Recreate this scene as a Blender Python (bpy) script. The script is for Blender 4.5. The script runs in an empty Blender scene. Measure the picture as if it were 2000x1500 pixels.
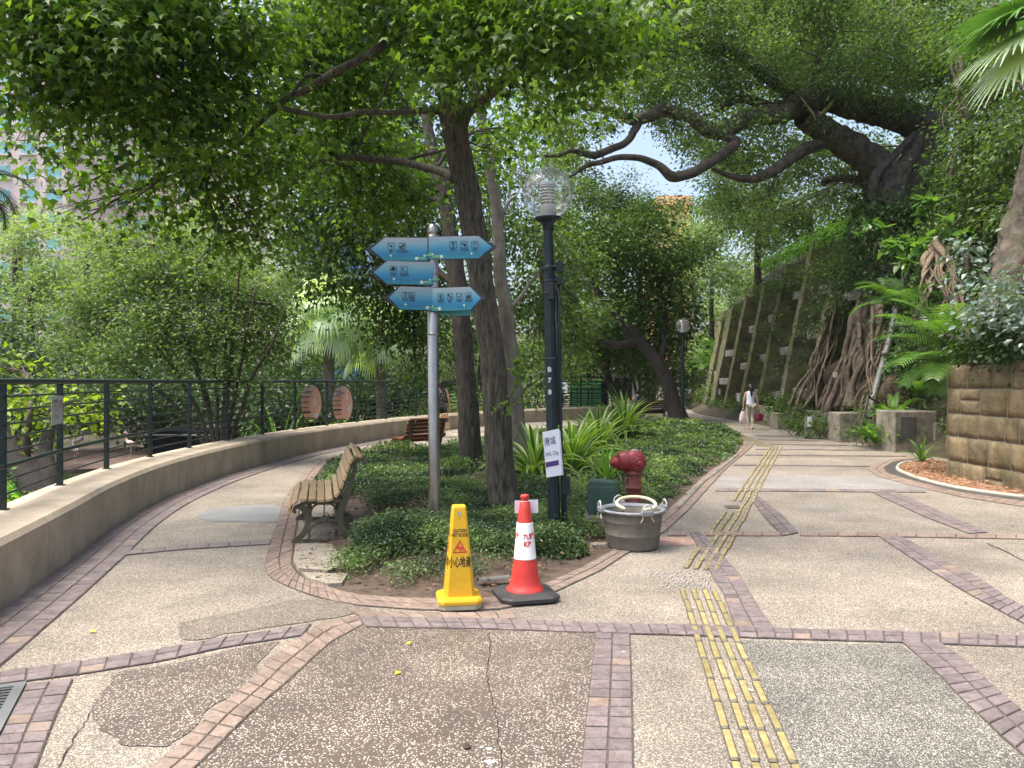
import bpy, bmesh, math, random
import numpy as np
from mathutils import Vector, Matrix, Euler, noise
R = math.radians
SC = bpy.context.scene
COL = SC.collection
rng = np.random.default_rng(7)
rnd = random.Random(11)

# ---------------------------------------------------------------- camera, sky, sun, exposure
CH, F, HY = 1.6, 1500.0, 745.0          # eye height (m), focal length and horizon row for a 2000x1500 picture
cam_d = bpy.data.cameras.new('camera'); cam = bpy.data.objects.new('camera', cam_d); COL.objects.link(cam)
cam.location = (0, 0, CH); cam.rotation_euler = (R(90), 0, 0)
cam_d.sensor_width = 36; cam_d.lens = 27.0; cam_d.shift_y = -(750 - HY) / 2000.0
cam_d.clip_start = 0.05; cam_d.clip_end = 1500
SC.camera = cam
SUN_EL, SUN_AZ = 68, -100                # degrees; azimuth from +Y, negative to the west
world = bpy.data.worlds.new('World'); SC.world = world; world.use_nodes = True
wn = world.node_tree.nodes; wl = world.node_tree.links
bg = wn['Background']; sky = wn.new('ShaderNodeTexSky'); sky.sky_type = 'NISHITA'; sky.sun_disc = False
sky.sun_elevation = R(SUN_EL); sky.sun_rotation = R(SUN_AZ); sky.air_density = 1.0; sky.dust_density = 6.0; sky.ozone_density = 1.0
wl.new(sky.outputs[0], bg.inputs[0]); bg.inputs[1].default_value = 0.13
sun_d = bpy.data.lights.new('sun', 'SUN'); sun_d.energy = 1.6; sun_d.angle = R(24); sun_d.color = (1.0, 0.955, 0.88)
sun = bpy.data.objects.new('sun', sun_d); COL.objects.link(sun)
_d = Vector((math.sin(R(SUN_AZ)) * math.cos(R(SUN_EL)), math.cos(R(SUN_AZ)) * math.cos(R(SUN_EL)), math.sin(R(SUN_EL))))
sun.rotation_euler = _d.to_track_quat('Z', 'Y').to_euler(); sun.location = (0, 0, 40)
SC.view_settings.view_transform = 'Standard'; SC.view_settings.look = 'None'
SC.view_settings.gamma = 1.0; SC.view_settings.use_curve_mapping = False
SC.view_settings.exposure = 1.55
SC.render.engine = 'CYCLES'
cy = SC.cycles
cy.max_bounces = 7; cy.diffuse_bounces = 4; cy.glossy_bounces = 3; cy.transmission_bounces = 5; cy.transparent_max_bounces = 8
cy.caustics_reflective = False; cy.caustics_refractive = False

# ---------------------------------------------------------------- measuring: a picture row/column and a distance give a place
def P(px, py, Y):
    return Vector(((px - 1000) / F * Y, Y, CH - (py - HY) / F * Y))
def G(px, py, z=0.0):
    Y = (CH - z) * F / (py - HY)
    return Vector(((px - 1000) / F * Y, Y, z))
def z1(x, y): return (x / 2.857, 975 + y / 2.857)
def z2(x, y): return (650 + x / 2.857, 975 + y / 2.857)
def z3(x, y): return (1300 + x / 2.857, 975 + y / 2.857)
def z6(x, y): return (1300 + x / 2.857, 500 + y / 2.857)
def z8(x, y): return (1240 + x / 5, 860 + y / 5)

# ---------------------------------------------------------------- materials
def srgb(r, g, b):
    f = lambda c: ((c / 255) / 12.92 if c / 255 <= .04045 else (((c / 255) + .055) / 1.055) ** 2.4)
    return (f(r), f(g), f(b), 1)
MATS = {}
def new_mat(name):
    m = bpy.data.materials.new(name); m.use_nodes = True
    return m, m.node_tree.nodes, m.node_tree.links, m.node_tree.nodes['Principled BSDF']
def mat(name, c1, c2=None, scale=8, rough=.6, metal=0, bump=0, bscale=None, spec=.5, stretch=None, detail=5, attr=False, cover=None, dirt=0, dscale=3):
    if name in MATS: return MATS[name]
    m, n, l, b = new_mat(name)
    b.inputs['Roughness'].default_value = rough; b.inputs['Metallic'].default_value = metal
    b.inputs['Specular IOR Level'].default_value = spec
    c2 = c2 or c1
    tc = n.new('ShaderNodeTexCoord'); mp = n.new('ShaderNodeMapping'); l.new(tc.outputs['Object'], mp.inputs[0])
    if stretch: mp.inputs['Scale'].default_value = stretch
    nz = n.new('ShaderNodeTexNoise'); nz.inputs['Scale'].default_value = scale; nz.inputs['Detail'].default_value = detail
    nz.inputs['Roughness'].default_value = .62
    l.new(mp.outputs[0], nz.inputs['Vector'])
    rp = n.new('ShaderNodeValToRGB'); rp.color_ramp.elements[0].position = .33; rp.color_ramp.elements[1].position = .67
    rp.color_ramp.elements[0].color = (*c1[:3], 1); rp.color_ramp.elements[1].color = (*c2[:3], 1)
    l.new(nz.outputs['Fac'], rp.inputs[0]); out = rp.outputs[0]
    if attr:
        at = n.new('ShaderNodeAttribute'); at.attribute_name = 'tint'
        mr = n.new('ShaderNodeMapRange'); mr.inputs[3].default_value = .78; mr.inputs[4].default_value = 1.2
        l.new(at.outputs['Fac'], mr.inputs[0])
        mx = n.new('ShaderNodeMix'); mx.data_type = 'RGBA'; mx.blend_type = 'MULTIPLY'; mx.inputs[0].default_value = 1
        l.new(out, mx.inputs[6]); l.new(mr.outputs[0], mx.inputs[7]); out = mx.outputs[2]
    if dirt:
        nd = n.new('ShaderNodeTexNoise'); nd.inputs['Scale'].default_value = dscale; nd.inputs['Detail'].default_value = 6; nd.inputs['Roughness'].default_value = .7
        l.new(tc.outputs['Object'], nd.inputs['Vector'])
        rd = n.new('ShaderNodeValToRGB'); rd.color_ramp.elements[0].position = .42; rd.color_ramp.elements[1].position = .66
        rd.color_ramp.elements[0].color = (1, 1, 1, 1); rd.color_ramp.elements[1].color = (1 - dirt, 1 - dirt * .97, 1 - dirt * 1.05 if dirt < .9 else 0, 1)
        l.new(nd.outputs['Fac'], rd.inputs[0])
        mx2 = n.new('ShaderNodeMix'); mx2.data_type = 'RGBA'; mx2.blend_type = 'MULTIPLY'; mx2.inputs[0].default_value = 1
        l.new(out, mx2.inputs[6]); l.new(rd.outputs[0], mx2.inputs[7]); out = mx2.outputs[2]
    if cover:   # moss / lichen patches growing on it
        nc = n.new('ShaderNodeTexNoise'); nc.inputs['Scale'].default_value = cover[1]; nc.inputs['Detail'].default_value = 7
        l.new(tc.outputs['Object'], nc.inputs['Vector'])
        rc = n.new('ShaderNodeValToRGB'); rc.color_ramp.elements[0].position = cover[2]; rc.color_ramp.elements[1].position = min(1, cover[2] + .16)
        l.new(nc.outputs['Fac'], rc.inputs[0])
        mx3 = n.new('ShaderNodeMix'); mx3.data_type = 'RGBA'; l.new(rc.outputs[0], mx3.inputs[0])
        l.new(out, mx3.inputs[6]); mx3.inputs[7].default_value = (*cover[0][:3], 1); out = mx3.outputs[2]
    l.new(out, b.inputs['Base Color'])
    if bump:
        nb = n.new('ShaderNodeTexNoise'); nb.inputs['Scale'].default_value = bscale or scale * 3; nb.inputs['Detail'].default_value = 6
        l.new(mp.outputs[0], nb.inputs['Vector'])
        bp = n.new('ShaderNodeBump'); bp.inputs['Strength'].default_value = bump; bp.inputs['Distance'].default_value = .02
        l.new(nb.outputs['Fac'], bp.inputs['Height']); l.new(bp.outputs[0], b.inputs['Normal'])
    MATS[name] = m
    return m
def leaf_mat(name, dark, light, trans=.42, rough=.42, spec=.35):
    if name in MATS: return MATS[name]
    m, n, l, b = new_mat(name)
    at = n.new('ShaderNodeAttribute'); at.attribute_name = 'tint'
    rp = n.new('ShaderNodeValToRGB'); rp.color_ramp.elements[0].color = (*dark[:3], 1); rp.color_ramp.elements[1].color = (*light[:3], 1)
    l.new(at.outputs['Fac'], rp.inputs[0]); l.new(rp.outputs[0], b.inputs['Base Color'])
    b.inputs['Roughness'].default_value = rough; b.inputs['Specular IOR Level'].default_value = spec
    tr = n.new('ShaderNodeBsdfTranslucent')
    hs = n.new('ShaderNodeMix'); hs.data_type = 'RGBA'; hs.blend_type = 'MULTIPLY'; hs.inputs[0].default_value = 1
    l.new(rp.outputs[0], hs.inputs[6]); hs.inputs[7].default_value = (1.5, 1.55, .55, 1); l.new(hs.outputs[2], tr.inputs[0])
    mx = n.new('ShaderNodeMixShader'); mx.inputs[0].default_value = trans
    l.new(b.outputs[0], mx.inputs[1]); l.new(tr.outputs[0], mx.inputs[2]); l.new(mx.outputs[0], n['Material Output'].inputs[0])
    MATS[name] = m
    return m
def aggregate(name, matrix, peb1, peb2, scale, thresh, amount, rough=.8, mottle=.25, mscale=.8, stain=None):
    """washed pebble concrete: pebbles (voronoi cells) set in a cement matrix"""
    m, n, l, b = new_mat(name)
    tc = n.new('ShaderNodeTexCoord')
    vo = n.new('ShaderNodeTexVoronoi'); vo.inputs['Scale'].default_value = scale; vo.inputs['Randomness'].default_value = 1
    l.new(tc.outputs['Object'], vo.inputs['Vector'])
    sep = n.new('ShaderNodeSeparateColor'); l.new(vo.outputs['Color'], sep.inputs[0])
    rp = n.new('ShaderNodeValToRGB'); rp.color_ramp.elements[0].color = peb1; rp.color_ramp.elements[1].color = peb2
    l.new(sep.outputs[0], rp.inputs[0])
    a = n.new('ShaderNodeMath'); a.operation = 'LESS_THAN'; l.new(vo.outputs['Distance'], a.inputs[0]); a.inputs[1].default_value = thresh
    c = n.new('ShaderNodeMath'); c.operation = 'LESS_THAN'; l.new(sep.outputs[1], c.inputs[0])
    nzd = n.new('ShaderNodeTexNoise'); nzd.inputs['Scale'].default_value = 2.2; nzd.inputs['Detail'].default_value = 4; l.new(tc.outputs['Object'], nzd.inputs['Vector'])
    mrd = n.new('ShaderNodeMapRange'); mrd.inputs[1].default_value = .3; mrd.inputs[2].default_value = .7
    mrd.inputs[3].default_value = amount - .18; mrd.inputs[4].default_value = amount + .18
    l.new(nzd.outputs['Fac'], mrd.inputs[0]); l.new(mrd.outputs[0], c.inputs[1])
    d = n.new('ShaderNodeMath'); d.operation = 'MULTIPLY'; l.new(a.outputs[0], d.inputs[0]); l.new(c.outputs[0], d.inputs[1])
    nz = n.new('ShaderNodeTexNoise'); nz.inputs['Scale'].default_value = mscale; nz.inputs['Detail'].default_value = 7; nz.inputs['Roughness'].default_value = .65
    l.new(tc.outputs['Object'], nz.inputs['Vector'])
    mr = n.new('ShaderNodeMapRange'); mr.inputs[1].default_value = .3; mr.inputs[2].default_value = .7
    mr.inputs[3].default_value = 1 - mottle; mr.inputs[4].default_value = 1 + mottle * .6; l.new(nz.outputs['Fac'], mr.inputs[0])
    mx = n.new('ShaderNodeMix'); mx.data_type = 'RGBA'; l.new(d.outputs[0], mx.inputs[0]); mx.inputs[6].default_value = matrix; l.new(rp.outputs[0], mx.inputs[7])
    mm = n.new('ShaderNodeMix'); mm.data_type = 'RGBA'; mm.blend_type = 'MULTIPLY'; mm.inputs[0].default_value = 1
    l.new(mx.outputs[2], mm.inputs[6]); l.new(mr.outputs[0], mm.inputs[7]); out = mm.outputs[2]
    if stain:
        ns = n.new('ShaderNodeTexNoise'); ns.inputs['Scale'].default_value = .33; ns.inputs['Detail'].default_value = 5; l.new(tc.outputs['Object'], ns.inputs['Vector'])
        rs = n.new('ShaderNodeValToRGB'); rs.color_ramp.elements[0].position = .5; rs.color_ramp.elements[1].position = .66
        l.new(ns.outputs['Fac'], rs.inputs[0])
        m5 = n.new('ShaderNodeMix'); m5.data_type = 'RGBA'; m5.blend_type = 'MULTIPLY'
        sc_ = n.new('ShaderNodeMath'); sc_.operation = 'MULTIPLY'; l.new(rs.outputs[0], sc_.inputs[0]); sc_.inputs[1].default_value = .8
        l.new(sc_.outputs[0], m5.inputs[0]); l.new(out, m5.inputs[6]); m5.inputs[7].default_value = stain; out = m5.outputs[2]
    l.new(out, b.inputs['Base Color']); b.inputs['Roughness'].default_value = rough
    iv = n.new('ShaderNodeMath'); iv.operation = 'MULTIPLY'; l.new(d.outputs[0], iv.inputs[0])
    sb = n.new('ShaderNodeMath'); sb.operation = 'SUBTRACT'; sb.inputs[0].default_value = .8; l.new(vo.outputs['Distance'], sb.inputs[1]); l.new(sb.outputs[0], iv.inputs[1])
    bp = n.new('ShaderNodeBump'); bp.inputs['Strength'].default_value = .55; bp.inputs['Distance'].default_value = .004
    l.new(iv.outputs[0], bp.inputs['Height']); l.new(bp.outputs[0], b.inputs['Normal'])
    MATS[name] = m
    return m
M_pave = aggregate('washed_aggregate', (.15, .13, .105, 1), (.15, .125, .095, 1), (.53, .47, .375, 1), 140, .58, .82, mottle=.36, stain=(.70, .73, .77, 1))
M_wetpave = aggregate('brown_pebble_concrete', (.105, .083, .066, 1), (.36, .31, .24, 1), (.62, .58, .50, 1), 98, .42, .50, rough=.5, mottle=.3, mscale=1.6)
M_damp = aggregate('damp_pebble_concrete', (.12, .10, .082, 1), (.24, .20, .15, 1), (.50, .45, .36, 1), 110, .48, .78, rough=.45, mottle=.25)
M_greypave = aggregate('grey_aggregate', (.20, .19, .175, 1), (.13, .12, .11, 1), (.42, .40, .37, 1), 105, .6, .8, mottle=.35)
M_darkagg = aggregate('dark_aggregate', (.085, .08, .065, 1), (.12, .11, .09, 1), (.52, .50, .43, 1), 140, .52, .66, mottle=.35, mscale=1.3)
M_pad = aggregate('pad_concrete', (.25, .22, .17, 1), (.2, .17, .12, 1), (.58, .52, .42, 1), 100, .5, .75, mottle=.35, mscale=3)
M_brick = mat('mauve_brick', srgb(106, 95, 95), srgb(128, 117, 115), 9, .75, bump=.5, bscale=60, attr=True, dirt=.32, dscale=22)
M_brick2 = mat('tan_brick', srgb(126, 108, 97), srgb(144, 128, 116), 9, .75, bump=.5, bscale=60, attr=True, dirt=.32, dscale=22)
M_joint = mat('mortar_joint', (.06, .05, .042), (.12, .10, .085), 20, .9)
M_wall = mat('rendered_wall', srgb(168, 154, 134), srgb(192, 178, 157), 1.6, .88, bump=.35, bscale=120, dirt=.25, dscale=2.2, stretch=(1, 1, .35))
M_fence = mat('dark_green_paint', (.004, .015, .0145), (.008, .024, .022), 12, .5, spec=.5)
M_steel = mat('brushed_steel', (.30, .28, .26), (.42, .40, .37), 30, .28, metal=.95, stretch=(1, 1, .05), dirt=.25, dscale=6)
M_navy = mat('navy_green_paint', (.005, .015, .021), (.010, .024, .031), 14, .45, spec=.4, bump=.1, dirt=.3, dscale=9)
M_slat = mat('tan_slat', srgb(160, 134, 100), srgb(186, 160, 122), 14, .6, stretch=(1, .08, 1), attr=True, bump=.15, bscale=40)
M_oslat = mat('orange_slat', srgb(128, 76, 50), srgb(152, 98, 68), 14, .6, stretch=(1, .08, 1), attr=True)
M_iron = mat('olive_cast_iron', (.07, .064, .04), (.11, .10, .065), 25, .5, spec=.4, bump=.2)
M_soil = mat('bare_soil', (.055, .038, .026), (.13, .092, .066), 7, .95, bump=.9, bscale=30, detail=8, dirt=.3, dscale=14)
M_yellow = mat('yellow_plastic', (.66, .38, .012), (.74, .45, .02), 6, .42, dirt=.10, dscale=11)
M_cream = mat('dirty_cream_plastic', (.42, .38, .26), (.52, .48, .34), 15, .7)
M_red = mat('red_rubber', (.56, .035, .03), (.66, .06, .045), 9, .48, dirt=.2, dscale=12)
M_reflect = mat('white_reflective_sleeve', (.70, .71, .73), (.80, .80, .81), 10, .35, dirt=.12, dscale=16)
M_rubber = mat('black_rubber', (.03, .03, .032), (.05, .05, .05), 12, .62, bump=.2, dirt=.3)
M_hyd = mat('hydrant_red', (.24, .022, .026), (.34, .045, .045), 7, .4, bump=.12, dirt=.25, dscale=9)
M_hyd2 = mat('worn_hydrant_red', (.20, .05, .035), (.30, .10, .075), 14, .6, bump=.3, dirt=.35, dscale=20)
M_bucket = mat('grey_rubber_tub', (.11, .098, .08), (.19, .17, .14), 6, .7, bump=.1, dirt=.25, dscale=5)
M_rim = mat('pale_rubber_rim', (.19, .20, .215), (.28, .29, .31), 8, .55)
M_hose = mat('cream_hose', (.68, .62, .40), (.76, .70, .48), 9, .42)
M_box = mat('green_box_paint', (.022, .062, .048), (.04, .09, .07), 10, .42, dirt=.3, dscale=8)
M_conc = mat('weathered_concrete', (.15, .13, .105), (.30, .27, .22), 5, .9, bump=.5, bscale=40, cover=((.07, .085, .035), 3.5, .56), dirt=.3)
M_black = mat('black_print', (.012, .012, .014), rough=.5)
M_redprint = mat('red_print', (.55, .03, .03), rough=.5)
M_white = mat('white_print', (.80, .80, .80), rough=.5)
M_numgrey = mat('pale_number_paint', (.45, .48, .50), rough=.6)
M_board = mat('sign_edge', (.02, .022, .035), rough=.45)
M_signwhite = mat('sign_white', (.66, .70, .80), (.72, .76, .84), 4, .4)
M_purple = mat('purple_print', (.06, .035, .17), rough=.5)
M_navyp = mat('navy_print', (.02, .02, .07), rough=.5)
M_crack = mat('crack_dark', (.025, .02, .016), rough=1)
M_tactile = mat('yellow_tactile', (.25, .20, .08), (.37, .31, .14), 20, .5, dirt=.3, dscale=30, attr=True)
M_stud = mat('steel_stud', (.30, .29, .27), (.42, .40, .37), 20, .4, metal=.6)
M_bark = mat('ridged_bark', (.016, .014, .010), (.13, .115, .085), 34, .9, bump=1.0, bscale=44, stretch=(1, 1, .16), cover=((.10, .12, .055), 2.2, .60))
M_darkbark = mat('dark_bark', (.018, .015, .012), (.055, .045, .034), 12, .9, bump=.8, bscale=25, stretch=(1, 1, .3))
M_palebark = mat('pale_bark', (.11, .095, .072), (.23, .20, .155), 10, .85, bump=.5, bscale=25, stretch=(1, 1, .4))
M_banyan = mat('banyan_bark', (.022, .018, .013), (.12, .098, .07), 5, .9, bump=.8, bscale=16, cover=((.07, .085, .03), 1.6, .57))
M_root = mat('aerial_root', (.085, .063, .042), (.25, .195, .14), 6, .9, bump=.7, bscale=20)
M_twig = mat('twig', (.045, .035, .025), (.09, .07, .05), 10, .9)
M_hill = mat('hillside_earth', (.035, .03, .018), (.075, .065, .035), 3, 1, bump=.9, bscale=8)
M_ribc = mat('mossy_concrete', (.07, .07, .03), (.19, .175, .10), 2.5, .95, bump=.6, bscale=20, cover=((.12, .14, .035), 1.8, .5), dirt=.45, dscale=1.4)
M_darkc = mat('stained_shaded_concrete', (.010, .009, .007), (.038, .033, .025), 1.1, .95, bump=.6, bscale=12, dirt=.4, dscale=.8)  # stained wall face, colour darkened further for the shade between the ribs
M_palec = mat('pale_concrete_tie', (.13, .125, .105), (.36, .35, .31), 4, .9, bump=.3, dirt=.4, dscale=5)
M_stone = mat('brown_sandstone', srgb(94, 84, 62), srgb(136, 121, 92), 3.2, .92, bump=.8, bscale=26, attr=True, dirt=.35, dscale=3.5, cover=((.08, .085, .03), 1.9, .58))
M_mortar = mat('pale_mortar', (.14, .125, .095), (.27, .245, .20), 15, .95)
M_pipe = mat('grey_pipe', (.10, .10, .095), (.19, .19, .185), 3, .5, dirt=.4, dscale=4)
L_gum = leaf_mat('sweetgum_leaf', (.020, .058, .014), (.20, .34, .05), .5)
L_gumdark = leaf_mat('sweetgum_dark_leaf', (.018, .05, .014), (.13, .24, .04), .42)
L_mid = leaf_mat('mid_green_leaf', (.018, .048, .015), (.14, .235, .055), .42)
L_ban = leaf_mat('banyan_leaf', (.024, .06, .02), (.18, .28, .09), .48)
L_light = leaf_mat('light_green_leaf', (.05, .10, .035), (.23, .33, .13), .5)
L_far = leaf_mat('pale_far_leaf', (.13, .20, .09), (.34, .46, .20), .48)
L_cover = leaf_mat('ground_cover_leaf', (.012, .038, .015), (.16, .25, .09), .35, .38, .5)
L_ivy = leaf_mat('ivy_leaf', (.013, .038, .012), (.085, .165, .035), .38, .4)
L_bright = leaf_mat('bright_creeper_leaf', (.10, .24, .03), (.26, .50, .07), .5)  # vivid green, shared by the creeper and the bank weeds
L_strap = leaf_mat('strap_leaf', (.024, .085, .018), (.14, .28, .045), .4, .35, .5)
L_strapy = leaf_mat('strap_leaf_edge', (.20, .30, .08), (.32, .42, .14), .4, .35)
L_palm = leaf_mat('palm_leaf', (.035, .09, .025), (.13, .27, .05), .4, .35, .5)
L_fan = leaf_mat('pale_fan_leaf', (.30, .42, .25), (.55, .68, .46), .4, .4, .5)
L_silver = leaf_mat('silver_leaf', (.07, .12, .09), (.24, .32, .29), .25, .35, .6)
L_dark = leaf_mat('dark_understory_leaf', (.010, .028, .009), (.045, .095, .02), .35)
L_litter = leaf_mat('dry_leaf', (.07, .042, .026), (.22, .15, .095), .15, .8, .2)

# ---------------------------------------------------------------- objects
def link(name, me, m=None, parent=None, loc=None, smooth=False, rot=None):
    o = bpy.data.objects.new(name, me); COL.objects.link(o)
    if m is not None and me is not None and not me.materials: me.materials.append(m)
    if smooth and me is not None and len(me.polygons): me.polygons.foreach_set('use_smooth', [True] * len(me.polygons))
    if loc is not None: o.location = loc
    if rot is not None: o.rotation_euler = rot
    if parent is not None: o.parent = parent
    return o
def tag(o, label=None, cat=None, group=None, kind=None):
    if label: o['label'] = label
    if cat: o['category'] = cat
    if group: o['group'] = group
    if kind: o['kind'] = kind
    return o
def thing(name, label, cat, loc=(0, 0, 0), rz=0, group=None):
    o = bpy.data.objects.new(name, None); COL.objects.link(o); o.location = loc; o.rotation_euler = (0, 0, rz)
    o.empty_display_size = .1
    return tag(o, label, cat, group)
class MB:
    """collects shapes and turns them into one mesh"""
    def __init__(s): s.v = []; s.f = []; s.mi = []
    def add(s, vs, fs, mi=0):
        b = len(s.v); s.v += [tuple(v) for v in vs]; s.f += [tuple(i + b for i in f) for f in fs]; s.mi += [mi] * len(fs); return s
    def box(s, c, d, rot=None, bev=0, mi=0):
        hx, hy, hz = d[0] / 2, d[1] / 2, d[2] / 2
        if bev:
            bm = bmesh.new(); bmesh.ops.create_cube(bm, size=1)
            for v in bm.verts: v.co = Vector((v.co.x * d[0], v.co.y * d[1], v.co.z * d[2]))
            bmesh.ops.bevel(bm, geom=bm.edges[:], offset=bev, segments=1, affect='EDGES')
            vs = [v.co.copy() for v in bm.verts]; bm.verts.index_update(); fs = [[v.index for v in f.verts] for f in bm.faces]; bm.free()
        else:
            vs = [Vector((x * hx, y * hy, z * hz)) for x in (-1, 1) for y in (-1, 1) for z in (-1, 1)]
            fs = [(0, 1, 3, 2), (4, 6, 7, 5), (0, 4, 5, 1), (2, 3, 7, 6), (0, 2, 6, 4), (1, 5, 7, 3)]
        if rot is not None:
            vs = [rot @ v for v in vs]
        return s.add([Vector(c) + v for v in vs], fs, mi)
    def tube(s, pts, rad, n=8, cap=True, flat=1.0, mi=0, up=None):
        pts = [Vector(p) for p in pts]; k = len(pts)
        rad = [rad] * k if isinstance(rad, (int, float)) else rad
        vs, fs = [], []; u = None
        for i, p in enumerate(pts):
            t = (pts[min(i + 1, k - 1)] - pts[max(i - 1, 0)]).normalized()
            if u is None:
                a = Vector(up) if up is not None else (Vector((0, 0, 1)) if abs(t.z) < .9 else Vector((1, 0, 0)))
                u = t.cross(a).normalized()
            else:
                u = (u - t * u.dot(t)); u = u.normalized() if u.length > 1e-6 else t.orthogonal().normalized()
            w = t.cross(u)
            for j in range(n):
                a = 2 * math.pi * j / n
                vs.append(p + (u * math.cos(a) + w * math.sin(a) * flat) * rad[i])
        for i in range(k - 1):
            for j in range(n):
                fs.append((i * n + j, i * n + (j + 1) % n, (i + 1) * n + (j + 1) % n, (i + 1) * n + j))
        if cap: fs.append(tuple(range(n))[::-1]); fs.append(tuple((k - 1) * n + j for j in range(n)))
        return s.add(vs, fs, mi)
    def lathe(s, prof, n=24, c=(0, 0, 0), rot=None, mi=0, power=None):
        vs, fs = [], []; c = Vector(c)
        for r, z in prof:
            for j in range(n):
                a = 2 * math.pi * j / n
                v = Vector((r * math.cos(a), r * math.sin(a), z))
                if rot is not None: v = rot @ v
                vs.append(c + v)
        for i in range(len(prof) - 1):
            for j in range(n):
                fs.append((i * n + j, i * n + (j + 1) % n, (i + 1) * n + (j + 1) % n, (i + 1) * n + j))
        return s.add(vs, fs, mi)
    def prism(s, poly, h0, h1, axis='z', mi=0, M=None):
        """poly: 2D outline; extruded from h0 to h1"""
        k = len(poly)
        def V(x, y, h):
            v = Vector((x, y, h)) if axis == 'z' else Vector((x, h, y))
            return M @ v if M is not None else v
        vs = [V(x, y, h0) for x, y in poly] + [V(x, y, h1) for x, y in poly]
        fs = [tuple(range(k))[::-1], tuple(range(k, 2 * k))] + [(i, (i + 1) % k, k + (i + 1) % k, k + i) for i in range(k)]
        return s.add(vs, fs, mi)
    def mesh(s, name='mesh', tint=None, mats=None):
        me = bpy.data.meshes.new(name); me.from_pydata(s.v, [], s.f)
        if mats:
            for m in mats: me.materials.append(m)
            me.polygons.foreach_set('material_index', s.mi)
        if tint is not None:
            a = me.color_attributes.new('tint', 'FLOAT_COLOR', 'POINT')
            arr = np.ones((len(s.v), 4), np.float32)
            arr[:, :3] = np.asarray(tint, np.float32).reshape(-1, 1) if not np.isscalar(tint) else tint
            a.data.foreach_set('color', arr.ravel())
        me.update()
        return me
def fix_normals(me):
    bm = bmesh.new(); bm.from_mesh(me); bmesh.ops.recalc_face_normals(bm, faces=bm.faces[:]); bm.to_mesh(me); bm.free(); return me
def np_mesh(name, V, Fc, m, tint=None, smooth=False):
    """V (n,3) float, Fc (k,c) int with c = 3 or 4"""
    me = bpy.data.meshes.new(name); n, k, c = len(V), len(Fc), Fc.shape[1]
    me.vertices.add(n); me.vertices.foreach_set('co', V.astype(np.float32).ravel())
    me.loops.add(k * c); me.loops.foreach_set('vertex_index', Fc.astype(np.int32).ravel())
    me.polygons.add(k); me.polygons.foreach_set('loop_start', np.arange(0, k * c, c, dtype=np.int32))
    me.polygons.foreach_set('loop_total', np.full(k, c, np.int32))
    me.update(calc_edges=True)
    if tint is not None:
        a = me.color_attributes.new('tint', 'FLOAT_COLOR', 'POINT')
        arr = np.ones((n, 4), np.float32); arr[:, :3] = tint.reshape(-1, 1); a.data.foreach_set('color', arr.ravel())
    if smooth: me.polygons.foreach_set('use_smooth', np.ones(k, bool))
    me.materials.append(m)
    return me
def catmull(pts, seg=6):
    pts = [Vector(p) for p in pts]; out = []
    if len(pts) < 3: 
        return [pts[0].lerp(pts[-1], i / seg) for i in range(seg + 1)]
    ext = [pts[0] * 2 - pts[1]] + pts + [pts[-1] * 2 - pts[-2]]
    for i in range(1, len(ext) - 2):
        a, b, c, d = ext[i - 1], ext[i], ext[i + 1], ext[i + 2]
        for j in range(seg):
            t = j / seg
            out.append(.5 * ((2 * b) + (c - a) * t + (2 * a - 5 * b + 4 * c - d) * t * t + (3 * b - a - 3 * c + d) * t ** 3))
    out.append(pts[-1]); return out
def interp(vals, n):
    x = np.linspace(0, len(vals) - 1, n); return list(np.interp(x, np.arange(len(vals)), vals))

# ---------------------------------------------------------------- leaves and trees
SHAPES = {
    'maple': (np.array([(0, 0, 0), (-.52, .30, -.10), (-.17, .48, .03), (0, 1, -.12), (.17, .48, .03), (.52, .30, -.10), (0, .28, .05)]),
              np.array([(6, 0, 1), (6, 1, 2), (6, 2, 3), (6, 3, 4), (6, 4, 5), (6, 5, 0)])),
    'oval': (np.array([(0, 0, 0), (-.27, .45, .06), (0, 1, -.08), (.27, .45, .06)]), np.array([(0, 1, 2), (0, 2, 3)])),
    'ovate': (np.array([(0, 0, 0), (-.33, .32, .07), (-.20, .72, .03), (0, 1, -.08), (.20, .72, .03), (.33, .32, .07)]), np.array([(0, 1, 2), (0, 2, 3), (0, 3, 4), (0, 4, 5)])),
}
def unit(a): return a / np.maximum(np.linalg.norm(a, axis=-1, keepdims=True), 1e-9)
def leaves(name, C, D, N, S, tint, shape, m):
    sv, sf = SHAPES[shape]; D = unit(D); B = unit(np.cross(D, N)); N = np.cross(B, D); k = len(sv)
    V = C[:, None, :] + S[:, None, None] * (sv[None, :, 0, None] * B[:, None] + sv[None, :, 1, None] * D[:, None] + sv[None, :, 2, None] * N[:, None])
    Fc = (sf[None] + (np.arange(len(C)) * k)[:, None, None]).reshape(-1, 3)
    return np_mesh(name, V.reshape(-1, 3), Fc, m, np.repeat(np.clip(tint, 0, 1), k))
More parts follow.
